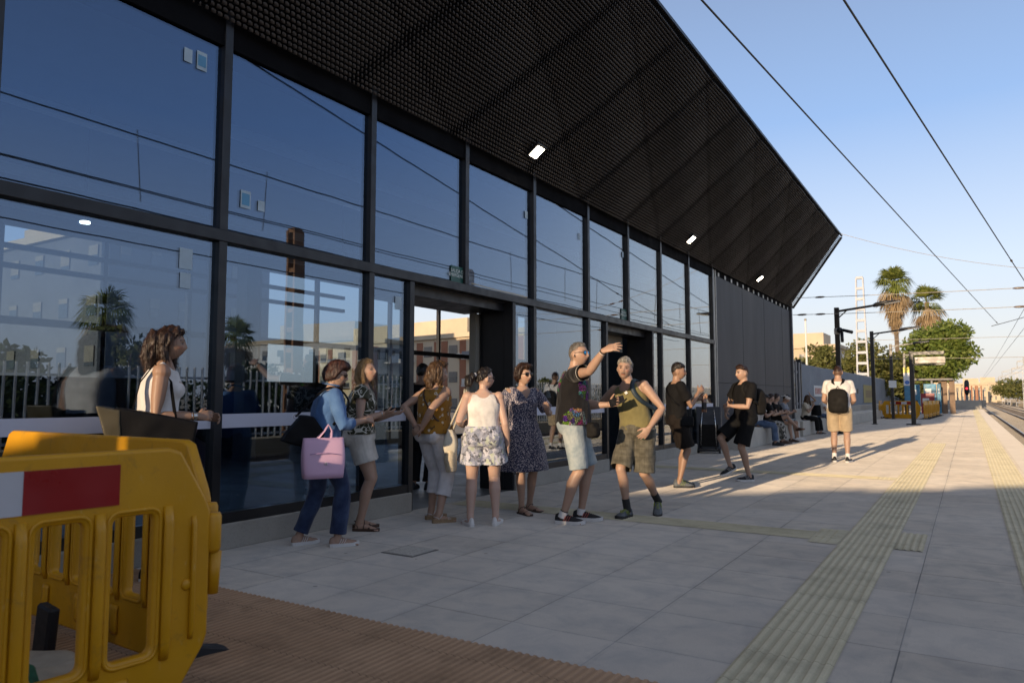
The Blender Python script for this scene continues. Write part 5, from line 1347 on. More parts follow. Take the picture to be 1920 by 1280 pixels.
    def band(s, sg, f, r, w_, mat, name='bracelet', leg=False):
        a, b = (s.elb[sg], s.wri[sg]) if not leg else (s.knee[sg], s.ank[sg]); c_ = a.lerp(b, f); d = (b - a).normalized(); mb = MB()
        mb.tube([c_ - d * w_ / 2, c_ + d * w_ / 2], [r * s.k] * 2, 16, cap=False); mb.tube([c_ - d * w_ / 2, c_ + d * w_ / 2], [r * s.k - .002] * 2, 16, cap=False); s.addmb(mb, name, mat)
    def prop(s, mb, name, label, cat, mat, smooth=False, parent=None, group=None):
        """a separate thing placed in the person's frame"""
        o = mb.build(name, mat, parent, smooth)
        if parent is None: o.location = s.pos; o.rotation_euler = (0, 0, R(s.rot)); tag(o, label, cat, group)
        return o
    def strapline(s, pts, w_=.02, t_=.004, n=24, up=None):
        """smooth flat ribbon through torso points given as (f, side, fwd)"""
        P_ = [s.tor(*p)[0] if not isinstance(p, Vector) else p for p in pts]; out = []
        for i in range(len(P_) - 1):
            p0 = P_[max(0, i - 1)]; p1 = P_[i]; p2 = P_[i + 1]; p3 = P_[min(len(P_) - 1, i + 2)]
            for j in range(6):
                t = j / 6; out.append(.5 * ((2 * p1) + (p2 - p0) * t + (2 * p0 - 5 * p1 + 4 * p2 - p3) * t * t + (3 * p1 - p0 - 3 * p2 + p3) * t ** 3))
        out.append(P_[-1]); mb = MB(); c_ = s.tor(.6)[0]
        base = 0
        for i, p in enumerate(out):
            tg = (out[min(i + 1, len(out) - 1)] - out[max(0, i - 1)]).normalized(); rad = p - Vector((c_.x, c_.y, min(max(p.z, s.hipc.z), s.neck.z - .1))); rad = (rad - tg * rad.dot(tg)).normalized(); sd = tg.cross(rad)
            for a, b in ((-1, -1), (1, -1), (1, 1), (-1, 1)): mb.v.append(tuple(p + sd * a * w_ / 2 + rad * b * t_ / 2))
        for i in range(len(out) - 1):
            for q in range(4): a = i * 4 + q; b = i * 4 + (q + 1) % 4; mb.f.append((a, b, b + 4, a + 4)); mb.m.append(0)
        return mb
def blob(parts, voxel=.008, smooth=3):
    mb = MB()
    for fn in parts: fn(mb)
    return remeshed(mb, voxel, smooth)
def prop_mesh(me, name, mat, person=None, parent=None, label=None, cat=None, wr=0, seed=1, wf=20):
    if wr:
        P_ = co_of(me); N_ = no_of(me); P_ = P_ + N_ * (snoise(P_, wf, seed) * wr)[:, None]; me.vertices.foreach_set('co', P_.astype(np.float32).ravel())
    me.polygons.foreach_set('use_smooth', [True] * len(me.polygons)); me.materials.clear(); me.materials.append(mat); me.name = name
    o = bpy.data.objects.new(name, me); COL.objects.link(o)
    if parent is not None: o.parent = parent
    elif person is not None: o.location = person.pos; o.rotation_euler = (0, 0, R(person.rot))
    if label: tag(o, label, cat)
    return o
# ---------------------------------------------------------------- cloth patterns
def pat(name, fn, rough=.82, wr=.55):
    g = NG(name); c = fn(g)
    h = g.m('ADD', g.noise(9, 3, .55, dist=.8, stretch=(1, 1, .55)), g.m('MULTIPLY', g.noise(350, 2), .06))
    return g.done(c, rough, g.bump(h, wr, .02), spec=.25, sheen=.15)
def f_swirl(g):
    n1 = g.noise(5.2, 0, .5, dist=2.2); n2 = g.noise(7.0, 0, .5, dist=2.6)
    l1 = g.m('LESS_THAN', g.m('ABSOLUTE', g.m('SUBTRACT', n1, .5)), .028); l2 = g.m('LESS_THAN', g.m('ABSOLUTE', g.m('SUBTRACT', n2, .60)), .02)
    return g.mix(g.m('MAXIMUM', l1, l2), (.042, .042, .022), (.58, .55, .47))
M_SWIRL = pat('white_swirl_print', f_swirl)
def f_ochre(g):
    v = g.n('ShaderNodeTexVoronoi', {'Vector': g.co(), 'Scale': 15.0, 'Randomness': .9}); d = v.outputs['Distance']
    pet = g.noise(60, 2, .5); m_ = g.m('LESS_THAN', d, g.m('ADD', .12, g.m('MULTIPLY', pet, .26)))
    ctr = g.m('LESS_THAN', d, .10); lf = g.m('LESS_THAN', g.noise(28, 2), .36)
    c = g.mix(lf, (.34, .165, .022), (.10, .055, .02)); c = g.mix(m_, c, (.62, .54, .40)); return g.mix(ctr, c, (.20, .10, .04))
M_OCHRE = pat('ochre_floral', f_ochre)
def f_floral(g):
    nz = g.n('ShaderNodeTexNoise', {'Vector': g.co(), 'Scale': 22.0, 'Detail': 2.0}).outputs['Color']; v = g.n('ShaderNodeTexVoronoi', {'Vector': g.n('ShaderNodeVectorMath', {0: g.co(), 1: g.n('ShaderNodeVectorMath', {0: nz, 1: (.09, .09, .09)}, operation='MULTIPLY').outputs[0]}, operation='ADD').outputs[0], 'Scale': 30.0}); cr = g.n('ShaderNodeSeparateColor', {0: v.outputs['Color']})
    c = g.mix(g.m('LESS_THAN', cr.outputs[0], .45), (.22, .24, .31), (.50, .50, .56)); c = g.mix(g.m('LESS_THAN', cr.outputs[1], .25), c, (.06, .065, .08))
    c = g.mix(g.m('LESS_THAN', cr.outputs[2], .15), c, (.42, .46, .36)); return g.mix(g.ramp(g.noise(30, 3), .4, .6), c, g.mix(.4, c, (.50, .50, .58)))
M_FLORAL = pat('grey_leaf_floral', f_floral)
def f_dots(g):
    n_ = g.noise(85, 2, .6); return g.mix(g.m('GREATER_THAN', n_, .54), (.035, .04, .085), (.42, .37, .38))
M_BLUED = pat('navy_speckle', f_dots)
def f_shirt(g):
    co = g.co()
    def zone(c_, r): return g.m('LESS_THAN', g.m('ADD', g.n('ShaderNodeVectorMath', {0: co, 1: c_}, operation='DISTANCE').outputs['Value'], g.m('MULTIPLY', g.noise(20, 2), .07)), r)
    z = g.m('MAXIMUM', g.m('MAXIMUM', zone((.06, -.14, 1.36), .15), zone((.12, .15, 1.30), .16)), zone((.20, .03, .98), .155))
    n1 = g.noise(34, 1, .5, dist=3.0); ln = g.m('LESS_THAN', g.m('ABSOLUTE', g.m('SUBTRACT', n1, .5)), .022)
    v = g.n('ShaderNodeTexVoronoi', {'Vector': co, 'Scale': 17.0}); hs = g.n('ShaderNodeHueSaturation', {'Color': v.outputs['Color'], 'Saturation': 1.5, 'Value': .55})
    m_ = g.m('MULTIPLY', z, ln)
    hot = g.m('MULTIPLY', z, g.m('LESS_THAN', g.noise(13, 1, .5), .40))
    c = g.mix(hot, (.006, .005, .0055), (.11, .010, .013)); return g.mix(m_, c, hs.outputs[0])
M_PRINT = pat('black_shirt_with_colour_print', f_shirt)
def f_plaid(g):
    x, y, z = g.sep(); a = g.m('ADD', x, y)
    l1 = g.m('LESS_THAN', g.m('FRACT', g.m('MULTIPLY', a, 16)), .18); l2 = g.m('LESS_THAN', g.m('FRACT', g.m('MULTIPLY', z, 13)), .18)
    c = g.mix(g.ramp(g.noise(16, 4), .35, .65), (.062, .056, .040), (.125, .115, .088)); c = g.mix(g.m('MULTIPLY', l1, .25), c, (.05, .045, .03)); return g.mix(g.m('MULTIPLY', l2, .15), c, (.2, .18, .13))
M_PLAID = pat('olive_plaid', f_plaid, wr=.9)
def f_den(a, b):
    def f(g):
        t = g.noise(420, 2, .6, stretch=(1, 1, 2.5)); c = g.mix(g.ramp(g.noise(7, 4, .6), .38, .66), a, b); return g.mix(g.m('MULTIPLY', t, .3), c, vary(b, .6))
    return f
M_DENIM = pat('dark_denim', f_den((.012, .022, .062), (.045, .07, .14)), wr=.8); M_DENIML = pat('light_denim', f_den((.20, .26, .30), (.42, .46, .46)), wr=.8); M_CHAMB = pat('chambray', f_den((.055, .13, .30), (.10, .20, .40)), wr=.6); M_DENIMM = pat('mid_denim', f_den((.05, .09, .17), (.12, .17, .27)))
def f_camo(g): return g.mix(g.m('GREATER_THAN', g.noise(12, 1, .5), .52), g.mix(g.m('GREATER_THAN', g.noise(17, 1), .5), (.03, .03, .03), (.12, .12, .10)), (.42, .40, .36))
M_CAMO = pat('camouflage', f_camo)
M_WCLOTH = cloth('white_cotton', (.66, .63, .60)); M_WPANT = cloth('white_capri', (.62, .60, .60), wr=.8); M_BCLOTH = cloth('black_cotton', (.0055, .005, .0055), wr=.6, sheen=0); M_BSHORT = cloth('black_shorts', (.005, .005, .0055), wr=.8, sheen=0)
M_OLIVE = cloth('olive_cotton', (.175, .150, .062)); M_BEIGE2 = cloth('beige_cotton', (.44, .34, .22), wr=.7); M_BRNS = cloth('dark_brown_cotton', (.012, .008, .006), wr=.8, sheen=0); M_CREAMC = cloth('cream_cotton', (.52, .46, .36)); M_GREYC = cloth('grey_cotton', (.22, .24, .28))
M_NAVYB = cloth('navy_black', (.006, .007, .012), sheen=0); M_HIVIS = cloth('hi_vis_yellow', (.55, .62, .06)); M_ORANGEC = cloth('orange_cotton', (.5, .17, .04))
M_RUB = pmat('rubber_black', (.015, .015, .016), .6, .2, 20); M_RUBW = pmat('rubber_white', (.62, .60, .58), .5, .08, 20); M_SHBLK = pmat('shoe_black_mesh', (.014, .014, .016), .7, .2, 50, .3, 300); M_SHBEI = pmat('shoe_beige', (.34, .22, .16), .7, .1, 30, .2, 250); M_SHWH = pmat('shoe_white', (.66, .64, .62), .55, .06, 30, .1, 200); M_SHGRY = pmat('shoe_grey', (.10, .11, .12), .7, .4, 40, .2, 200); M_SHLIME = pmat('shoe_lime', (.30, .36, .05), .6, .2, 40); M_CORK = pmat('cork_wedge', (.30, .20, .11), .8, .15, 60); M_LEAT = pmat('brown_leather', (.06, .03, .018), .5, .2, 20); M_LTHB = pmat('black_leather', (.004, .004, .005), .6, .15, 12, .25, 260, spec=.15); M_REDS = pmat('red_stripe', (.70, .12, .08), .5, .05)
M_METAL = pmat('watch_steel', (.55, .54, .52), .25, .1, 20, metallic=1); M_LBLUE = pmat('blue_mirror_lens', (.03, .30, .62), .08, .1, 3, metallic=.8); M_LDARK = pmat('dark_lens', (.01, .008, .01), .06, .1, 3); M_FRAME = pmat('glasses_frame', (.02, .015, .015), .3); M_LILAC = pmat('lilac_leather', (.60, .38, .52), .5, .05, 4, .15, 200); M_LILACD = pmat('lilac_seam', (.33, .20, .36), .6)
M_OLIVEL = pmat('olive_leather', (.055, .045, .022), .5, .15, 5, .2, 150); M_CREAML = pmat('cream_canvas', (.55, .50, .40), .8, .08, 8, .3, 200); M_PHONE = pmat('phone_black', (.012, .012, .014), .15, .1); M_TEALB = pmat('dark_teal_nylon', (.018, .035, .048), .6, .25, 6, .3, 150); M_NYL = pmat('black_nylon', (.010, .009, .008), .8, .25, 6, .4, 120, spec=.2)
M_STRAW = pmat('woven_straw', (.50, .42, .30), .9, .2, 60, 1.0, 130)

def sunglasses(p, lens=M_LDARK, **k): p.glasses(lens, M_FRAME, **k)
def tote(p, c, w, d, h, mat, label, handle, taper=1.12, pitch=0, name='tote_bag', cat='bag', bulge=.012):
    """open bag in the person's frame: c = centre of the base; handle = points of the handle arc"""
    c = Vector(c); mb = MB(); nz = 7
    rings = []
    for j in range(nz + 1):
        f = j / nz; ww = w * (1 / taper + (1 - 1 / taper) * f) / 2 + bulge * math.sin(f * 3.14); dd = d * (1 - .55 * f) / 2 + bulge * math.sin(f * 3.14)
        ring = []
        for i in range(20):
            a = 2 * math.pi * (i + .5) / 20; ca, sa = math.cos(a), math.sin(a); e = .35
            ring.append(c + Vector((abs(sa) ** e * (1 if sa > 0 else -1) * dd, abs(ca) ** e * (1 if ca > 0 else -1) * ww, f * h)))
        rings.append(ring)
    for r_ in rings: mb.v += [tuple(q) for q in r_]
    for j in range(nz):
        for i in range(20): a = j * 20 + i; b = j * 20 + (i + 1) % 20; mb.f.append((a, b, b + 20, a + 20)); mb.m.append(0)
    mb.f.append(tuple(reversed(range(20)))); mb.m.append(0)
    t = p.prop(MB(), name, label, cat, mat) if False else None
    o = bpy.data.objects.new(name, None); COL.objects.link(o); o.location = p.pos; o.rotation_euler = (0, 0, R(p.rot)); tag(o, label, cat)
    body = mb.build('bag_body', mat, o, True)
    sm = body.modifiers.new('t', 'SOLIDIFY'); sm.thickness = .004
    for sx in (1, -1):
        m2 = MB(); pts = [c + Vector((sx * d * .22, -w * .17, h * .97)), Vector(handle) + Vector((sx * .012, -.03, -.05)), Vector(handle) + Vector((sx * .008, 0, 0)), Vector(handle) + Vector((sx * .012, .03, -.05)), c + Vector((sx * d * .22, w * .17, h * .97))]
        m2.tube(pts, [(.009, .0035)] * 5, 6); m2.build('handle', mat, o, True)
    return o
def backpack(p, mat, label, fwd=-.20, side=0, f0=.18, f1=.86, w=.15, d=.085, straps=(1, -1), strapw=.05, loose=.024, lean=0, pocket=True, narrow=False):
    k = p.k; pts = []; mbf = MB()
    for f, sx, sy in ((f0, .72, .7), (f0 + .05, .95, .95), ((f0 + f1) / 2, 1, 1), (f1 - .14, .93, .85), (f1 - .04, .70, .6), (f1, .4, .35)):
        c_, fw = p.tor(f, side, fwd + lean * (f - f0)); pts.append((c_, w * sx * k, d * sy * k))
    base = 0; n = 24
    for c_, rx, ry in pts:
        fw = p.fwc; rt = p.rtc
        for i in range(n):
            a = 2 * math.pi * i / n; ca, sa = math.cos(a), math.sin(a); e = .6
            mbf.v.append(tuple(c_ + rt * abs(ca) ** e * (1 if ca > 0 else -1) * rx + fw * abs(sa) ** e * (1 if sa > 0 else -1) * ry))
    for j in range(len(pts) - 1):
        for i in range(n): a = j * n + i; b = j * n + (i + 1) % n; mbf.f.append((a, b, b + n, a + n)); mbf.m.append(0)
    mbf.f.append(tuple(reversed(range(n)))); mbf.m.append(0); mbf.f.append(tuple((len(pts) - 1) * n + i for i in range(n))); mbf.m.append(0)
    if pocket: c_, _ = p.tor(f0 + .18, side, fwd - d * .75); mbf.ball(c_, (w * .72 * k, d * .5 * k, .10 * k), 16, 10)
    me = remeshed(mbf, .008 if p.voxel < .008 else .012, 4)
    o = bpy.data.objects.new('backpack', None); COL.objects.link(o); o.location = p.pos; o.rotation_euler = (0, 0, R(p.rot)); tag(o, label, 'backpack')
    prop_mesh(me, 'pack_body', mat, parent=o, wr=.005, seed=4, wf=26)
    for sg in straps:
        sw = .085; bw = p.bulk
        ln = [(f1 - .06, sw * (.3 if narrow else .55) * sg + side, fwd + d * .9), (.90, sw * sg, -.085 * bw - loose), (1.0, sw * 1.05 * sg, -.045 - loose * .3), (1.035, sw * 1.1 * sg, .01), (.965, sw * 1.15 * sg, .075 * bw + loose * .7), (.80, sw * 1.35 * sg, .105 * bw + loose), (.62, sw * 1.8 * sg, .075 * bw + loose), (.48, sw * 2.05 * sg, -.02), (.40, sw * 1.6 * sg + side, fwd + d * .8)]
        p.strapline(ln, strapw * k, .008).build('strap', mat, o, True)
    hb = MB(); c_, _ = p.tor(f1 - .01, side, fwd + .02); hb.tube([c_ + p.rtc * -.03, c_ + p.up * .05, c_ + p.rtc * .03], [.006] * 3, 6); hb.build('top_loop', mat, o, True)
    return o
def phone(p, sg, label, mat=M_PHONE, tilt=None, size=(.075, .155)):
    d, pn, th = p.pd[sg]; c_ = p.palmc[sg] + pn * .006 + d * .03
    Mx = Matrix((d.cross(pn).normalized(), d, pn)).transposed(); m = MB(); m.box(c_, (size[0], size[1], .009), Mx, .003)
    o = p.prop(m, 'phone', label, 'phone', mat); return o

# ================================================================ THE CAST
# 1 woman with the big black bag, far left
p = Person('woman in white sleeveless top with long dark wavy hair beside the yellow barrier, facing right', 1.75, True, 1.10, (-4.68, 2.93, 0), -36, (3, 0), 0, (-4, -2, 0), skin='tan',
           armR=dict(to=(.13, .25, 1.075), hint=(.35, -1, -.5), dir=(-.45, 1, .05), palm=(-1, -.2, -.3), curl=.75), armL=dict(to=(-.12, .30, 1.06), hint=(-.5, -1, -.4), dir=(.5, 1, .0), palm=(.8, -.2, -.4), curl=.7), bust=1.15, hairline=(.8, (.02, .01, .008)))
p.shirt(M_WCLOTH, 0, .016, .10, .93, 'top', tw=1.0)
mb = MB(); p.loft(mb, p.sections(.024, -.10, .30)); p.skirt(mb, [(.46, .235, .185), (.60, .215, .17), (.78, .195, .155), (.90, .175, .14)])
p.garment(mb, 'skirt', M_NAVYB, [(Vector((0, 0, .46)), Vector((0, 0, -1)), .3)], wr=.012)
p.shoes(M_SHBLK, M_RUBW, stripe=M_SHWH, lace=M_SHWH)
p.band(1, .93, .030, .022, M_METAL, 'watch'); p.band(1, .84, .032, .006, M_METAL, 'bracelet')
p.hair(H_DARK, .030, .026, .036, .010, low=-.11, ear=-.06, sback=-.01, lobes=[([(0, -.06, .05), (.0, -.115, -.02), (.0, -.13, -.10), (.02, -.115, -.20)], [.085, (.088, .062), (.085, .055), (.045, .035)]), ([(-.05, .0, -.03), (-.07, .0, -.10), (-.075, .03, -.17)], [.03, .032, .02]), ([(.06, -.03, .0), (.075, -.03, -.06), (.075, -.01, -.12)], [.035, .034, .018])], rough=.016, strands=900, slen=.075, seed=2)
mb = MB(); mb.tube([p.H(.03, -.150, -.045), p.H(.0, -.165, -.05), p.H(-.03, -.155, -.045)], [.014, .009, .014], 10); p.addmb(mb, 'hair_clip', M_SHWH)
o = bpy.data.objects.new('shoulder_bag', None); COL.objects.link(o); o.location = p.pos; o.rotation_euler = (0, 0, R(p.rot)); tag(o, 'large black shopper bag with olive side panel carried under the left woman\'s arm', 'bag')
mb = MB(); 
def prism(mb, poly, x0, x1): 
    n = len(poly); mb.add([(x0, a, b) for a, b in poly] + [(x1, a, b) for a, b in poly], [tuple(range(n)), tuple(reversed(range(n, 2 * n)))] + [(i, (i + 1) % n, n + (i + 1) % n, n + i) for i in range(n)]); return mb
prism(mb, [(-.20, .74), (.20, .70), (.26, 1.04), (-.22, 1.14), (-.26, 1.12)], .16, .27)
prop_mesh(remeshed(mb, .008, 5), 'bag_body', M_LTHB, parent=o, wr=.006)
mb = prism(MB(), [(-.225, .76), (-.17, .73), (-.20, 1.12), (-.34, 1.15)], .10, .275); prop_mesh(remeshed(mb, .008, 4), 'side_panel', M_OLIVEL, parent=o, wr=.004)
mb = MB(); mb.tube([(.21, -.14, 1.10), (.19, -.10, 1.30), (.155, -.02, 1.425), (.165, .08, 1.30), (.21, .12, 1.05)], [(.016, .004)] * 5, 6); mb.build('strap', M_LTHB, o, True)

# 2 short haired woman in denim shirt
p = Person('short auburn haired woman in blue denim shirt and dark jeans with pinkish tote', 1.56, True, 1.06, (-4.51, 4.28, 0), -30, (7, 0), 0, (-22, -12, 0), skin='mid', feet={'R': ((.10, .10, 0), 6, 0), 'L': ((-.11, -.16, 0), -10, 0)},
           armR=dict(to=(.17, .30, 1.02), hint=(.5, -1, -.3), dir=(-.5, 1, .0), palm=(-1, -.1, -.5), curl=.8), armL=dict(to=(-.06, .34, 1.0), hint=(-.6, -.8, -.3), dir=(.5, .9, 0), palm=(.5, -.2, -1), curl=.7), brow=(.03, .015, .01))
p.bottoms(M_DENIM, 1.93, .016, .22, 'jeans', .012, .01)
p.shirt(M_CHAMB, 1.42, .026, .02, .96, 'denim_shirt', sl_loose=.016, wr=.010)
p.shoes(M_SHBEI, M_RUBW, stripe=M_SHWH, lace=M_SHBEI, sole_h=.034)
mb = MB(); mb.tube([p.neck + Vector((-.06, .045, .03)), p.neck + Vector((0, -.055, .05)), p.neck + Vector((.06, .045, .03))], [(.028, .008)] * 3, 8); p.addmb(mb, 'collar', M_CHAMB)
p.hair(H_RED, .032, .028, .036, .020, line=.046, low=-.088, ear=-.030, sback=.01, rough=.006, strands=260, slen=.035, seed=3)
p.glasses(M_LDARK, M_FRAME, rx=.024, rz=.017, name='glasses', thin=True)
tb = tote(p, (.275, -.07, .575), .31, .14, .31, M_LILAC, 'lilac leather tote bag hanging from the forearm of the woman in denim', (.215, -.02, .985), 1.02, name='tote_bag')
mb = MB(); mb.tube([(.356, -.19, .765), (.362, -.07, .775), (.357, .05, .755)], [.003] * 3, 6); mb.build('zip', M_LILACD, tb, True)
mb = MB(); mb.tube([(.353, -.075, .68), (.355, -.068, .70), (.354, -.058, .695), (.353, -.06, .678)], [.004] * 4, 6); mb.build('emblem', M_SHWH, tb, True)
o = bpy.data.objects.new('shoulder_bag', None); COL.objects.link(o); o.location = p.pos; o.rotation_euler = (0, 0, R(p.rot)); tag(o, 'black slouchy shoulder bag hanging at the back of the woman in denim', 'bag')
mb = MB(); prism(mb, [(-.37, .86), (-.10, .78), (-.04, .92), (-.12, 1.04), (-.22, 1.06)], .07, .17); prop_mesh(remeshed(mb, .008, 6), 'bag_body', M_LTHB, parent=o, wr=.010)
p.strapline([Vector((.14, -.26, 1.05)), (.88, .12, -.135), (1.0, .13, -.07), (1.02, .13, .0), (.93, .135, .10), (.70, .15, .15), Vector((.17, .03, .98))], .022, .006).build('strap', M_LTHB, o, True)
mb = MB(); mb.tube([Vector((.14, -.26, 1.05)) + Vector((0, math.cos(a) * .018, math.sin(a) * .018)) for a in [i * .785 for i in range(9)]], [.003] * 9, 6); mb.build('ring', M_METAL, o, True)

# 3 blond woman in green swirl top
p = Person('blond woman looking up in dark green top with white swirls, leaning by the glass', 1.60, True, 1.12, (-4.78, 4.98, 0), -52, (3, 0), 0, (-30, 12, 0), skin='mid', feet={'R': ((.09, .02, 0), 8, 0), 'L': ((-.10, .0, 0), -6, 0)},
           armR=dict(to=(.12, .22, 1.06), hint=(.5, -1, -.3), dir=(-.2, 1, .12), palm=(-.4, 0, 1), curl=.55), armL=dict(to=(-.10, .30, 1.05), hint=(-.6, -1, -.3), dir=(.3, 1, .1), palm=(.4, 0, 1), curl=.6), brow=(.16, .09, .05), bust=1.1)
p.bottoms(cloth('off_white_linen', (.56, .53, .48), wr=.9), .60, .026, .2, 'shorts', .012, .015)
p.shirt(M_SWIRL, .28, .024, .04, .95, 'top', flare=.03, sl_loose=.024, wr=.008)
p.shoes(M_LEAT, M_LEAT, kind='two', sole_h=.03)
p.hair(H_BLOND, .024, .020, .028, .006, line=.070, low=-.10, ear=-.05, sback=.0, lobes=[([(0, -.05, .03), (0, -.085, -.05), (0, -.080, -.13)], [.075, (.080, .055), (.070, .04)]), ([(-.062, .0, .02), (-.072, -.005, -.05), (-.066, .0, -.12)], [.028, .028, .018]), ([(.064, .0, .02), (.074, -.01, -.05), (.066, -.01, -.115)], [.028, .026, .016])], rough=.007, strands=500, slen=.05, seed=5)
phone(p, 1, 'dark phone held out flat by the blond woman')
p.band(1, .9, .030, .006, M_METAL)

# 4 woman in ochre floral blouse
p = Person('woman with brown layered hair in ochre floral blouse and white capri trousers', 1.60, True, 1.16, (-4.47, 5.68, 0), -8, (2, 0), 0, (-32, 0, 0), skin='mid', feet={'R': ((.10, -.02, 0), 25, 0), 'L': ((-.11, .08, 0), 10, 0)},
           armR=dict(to=(.05, -.215, .90), hint=(.55, -.8, 0), dir=(-.8, -.3, -.35), palm=(0, 1, .3), curl=.5), armL=dict(to=(-.03, -.215, .93), hint=(-.5, -.8, 0), dir=(.8, -.1, -.6), palm=(.2, -1, 0), curl=.5), belly=.05)
p.bottoms(M_WPANT, 1.55, .020, .16, 'capri_trousers', .010, .012)
p.shirt(M_OCHRE, .0, .026, .0, .96, 'blouse', flare=.06, wr=.010)
p.shoes(M_SHWH, M_CORK, kind='cross', sole_h=.045)
p.hair(H_BROWN, .034, .030, .042, .014, low=-.105, ear=-.06, sback=.005, lobes=[([(0, -.06, .0), (0, -.10, -.07), (0, -.085, -.15)], [.08, (.088, .056), (.07, .035)]), ([(.06, .0, -.02), (.075, .0, -.08), (.06, .01, -.13)], [.032, .03, .016]), ([(-.06, .0, -.02), (-.075, .0, -.08), (-.06, .01, -.13)], [.032, .03, .016])], rough=.014, strands=500, slen=.06, seed=6)
o = p.strapline([(1.01, -.07, -.03), (.93, -.06, -.105), (.75, -.0, -.15), (.5, .09, -.14), (.30, .15, -.10), (.22, .19, .0), (.30, .16, .10), (.5, .06, .15), (.75, -.04, .15), (.95, -.07, .09), (1.01, -.07, .01)], .018, .006).build('shoulder_strap', M_LEAT, None, True)
o.location = p.pos; o.rotation_euler = (0, 0, R(p.rot)); tag(o, 'thin dark crossbody strap over the ochre floral blouse', 'strap')

# 5 woman with white tank top, from behind
p = Person('woman in white tank top and grey floral shorts seen from behind, dark ponytail', 1.54, True, 1.20, (-3.93, 5.75, 0), 34, (0, 0), 0, (-62, 0, 0), skin='pale', feet={'R': ((.12, .02, 0), 18, 0), 'L': ((-.12, -.02, 0), -22, 0)},
           armR=dict(to=(.235, .03, .74), hint=(.15, -1, 0), curl=.4), armL=dict(to=(-.20, .10, .93), hint=(-.25, -1, -.3), dir=(.3, 1, .2), palm=(1, 0, 0), curl=.9), belly=.04)
p.bottoms(M_FLORAL, .56, .038, .26, 'shorts', .010, .04)
p.shirt(M_WCLOTH, .0, .012, .16, .95, 'tank_top', wr=.005, tw=.72, cut=lambda f, x, y: (f > .86 and abs(x) < .066 * min(1, max(0, (f - .86) / .07)) ** .5) or (f > .74 and abs(x) > .150 - (f - .74) * .16))
p.shoes(M_SHWH, M_RUBW, lace=M_SHWH, sole_h=.03, collar=0)
p.hair(H_BLACK, .018, .013, .022, .006, line=.070, low=-.05, ear=.0, sback=-.03, lobes=[([(0, -.085, .03), (-.0, -.14, .035), (-.01, -.19, -.01), (0, -.20, -.08)], [.03, .040, .052, .032])], rough=.010, strands=260, slen=.05, seed=7)
mb = MB(); mb.ball(p.H(0, -.125, .038), (.022,) * 3, 10, 8); p.addmb(mb, 'hair_tie', M_SHWH)
p.glasses(M_LDARK, M_FRAME, rx=.022, rz=.015, name='glasses', thin=True)
t = tote(p, (-.31, .05, .66), .24, .10, .24, M_CREAML, 'cream canvas shoulder bag at the left hip of the woman in white tank top', (-.17, .03, 1.28), .9, bulge=.03)
o = prop_mesh(blob([lambda m: m.tube([(-.30, -.02, .50), (-.31, -.01, .62), (-.30, 0, .76)], [(.05, .09), (.065, .12), (.05, .08)], 16, up=(0, 1, 0))], .008), 'straw_bag', M_STRAW, p, None, 'woven straw bag hanging below the cream canvas bag', 'bag')

# 6 woman in navy speckled dress
p = Person('woman with dark bob and sunglasses in navy speckled knee length dress', 1.60, True, 1.04, (-4.02, 6.62, 0), 232, (0, 0), 0, (22, 2, 0), skin='mid', feet={'R': ((.05, .10, 0), -14, 0), 'L': ((-.10, -.06, 0), -30, 0)},
           armR=dict(to=(.24, .06, .84), hint=(.8, -1, 0), curl=.5), armL=dict(to=(-.20, .20, 1.04), hint=(-.9, -1, -.5), dir=(.30, .35, 1), palm=(.3, -1, .3), curl=.7), eyes=False, hairline=(.6, (.02, .012, .008)))
mb = MB(); p.loft(mb, p.sections(.024, -.10, .93)); p.skirt(mb, [(.44, .28, .225), (.56, .26, .215), (.72, .225, .19), (.86, .19, .155)])
for sg in (1, -1):
    q, fw = p.tor(.66, .068 * sg, .075); mb.ball(q, (.066,) * 3, 14, 10)
    sh = p.sh[sg]; e = p.elb[sg]; mb.tube([p.neck - p.up * .05 + p.rtc * sg * .05, sh], [.054, .058], 14); mb.tube([sh, sh.lerp(e, .4), sh.lerp(e, .8)], [.060, .066, .075], 16)
p.garment(mb, 'dress', M_BLUED, [(Vector((0, 0, .44)), Vector((0, 0, -1)), .35)] + [(p.sh[sg].lerp(p.elb[sg], .8), (p.elb[sg] - p.sh[sg]).normalized(), .12) for sg in (1, -1)], wr=.012, cut=lambda f, x, y: y > 0 and f > .74 and abs(x) < (f - .74) * .36)
q, fw = p.tor(.86, 0, .098)
mb = MB(); a, _ = p.tor(.96, .062, .070); b_, _ = p.tor(.96, -.062, .070); c_, _ = p.tor(.74, 0, .150); d_, _ = p.tor(.92, 0, .100)
mb.add([a, b_, c_, d_], [(0, 3, 2), (3, 1, 2)]); p.addmb(mb, 'neckline', M_SKIN) if False else None
p.shoes(M_LEAT, M_LEAT, kind='cross', sole_h=.022)
p.hair(H_DARK, .036, .030, .036, .020, line=.058, low=-.085, ear=-.035, sback=.015, rough=.010, strands=300, slen=.04, seed=8)
sunglasses(p, rx=.026, rz=.021)
t = tote(p, (.30, -.02, .52), .30, .10, .34, M_CREAML, 'large cream canvas tote at the right side of the woman in navy dress', (.17, -.02, 1.30), 1.0, name='tote_bag', bulge=.02)

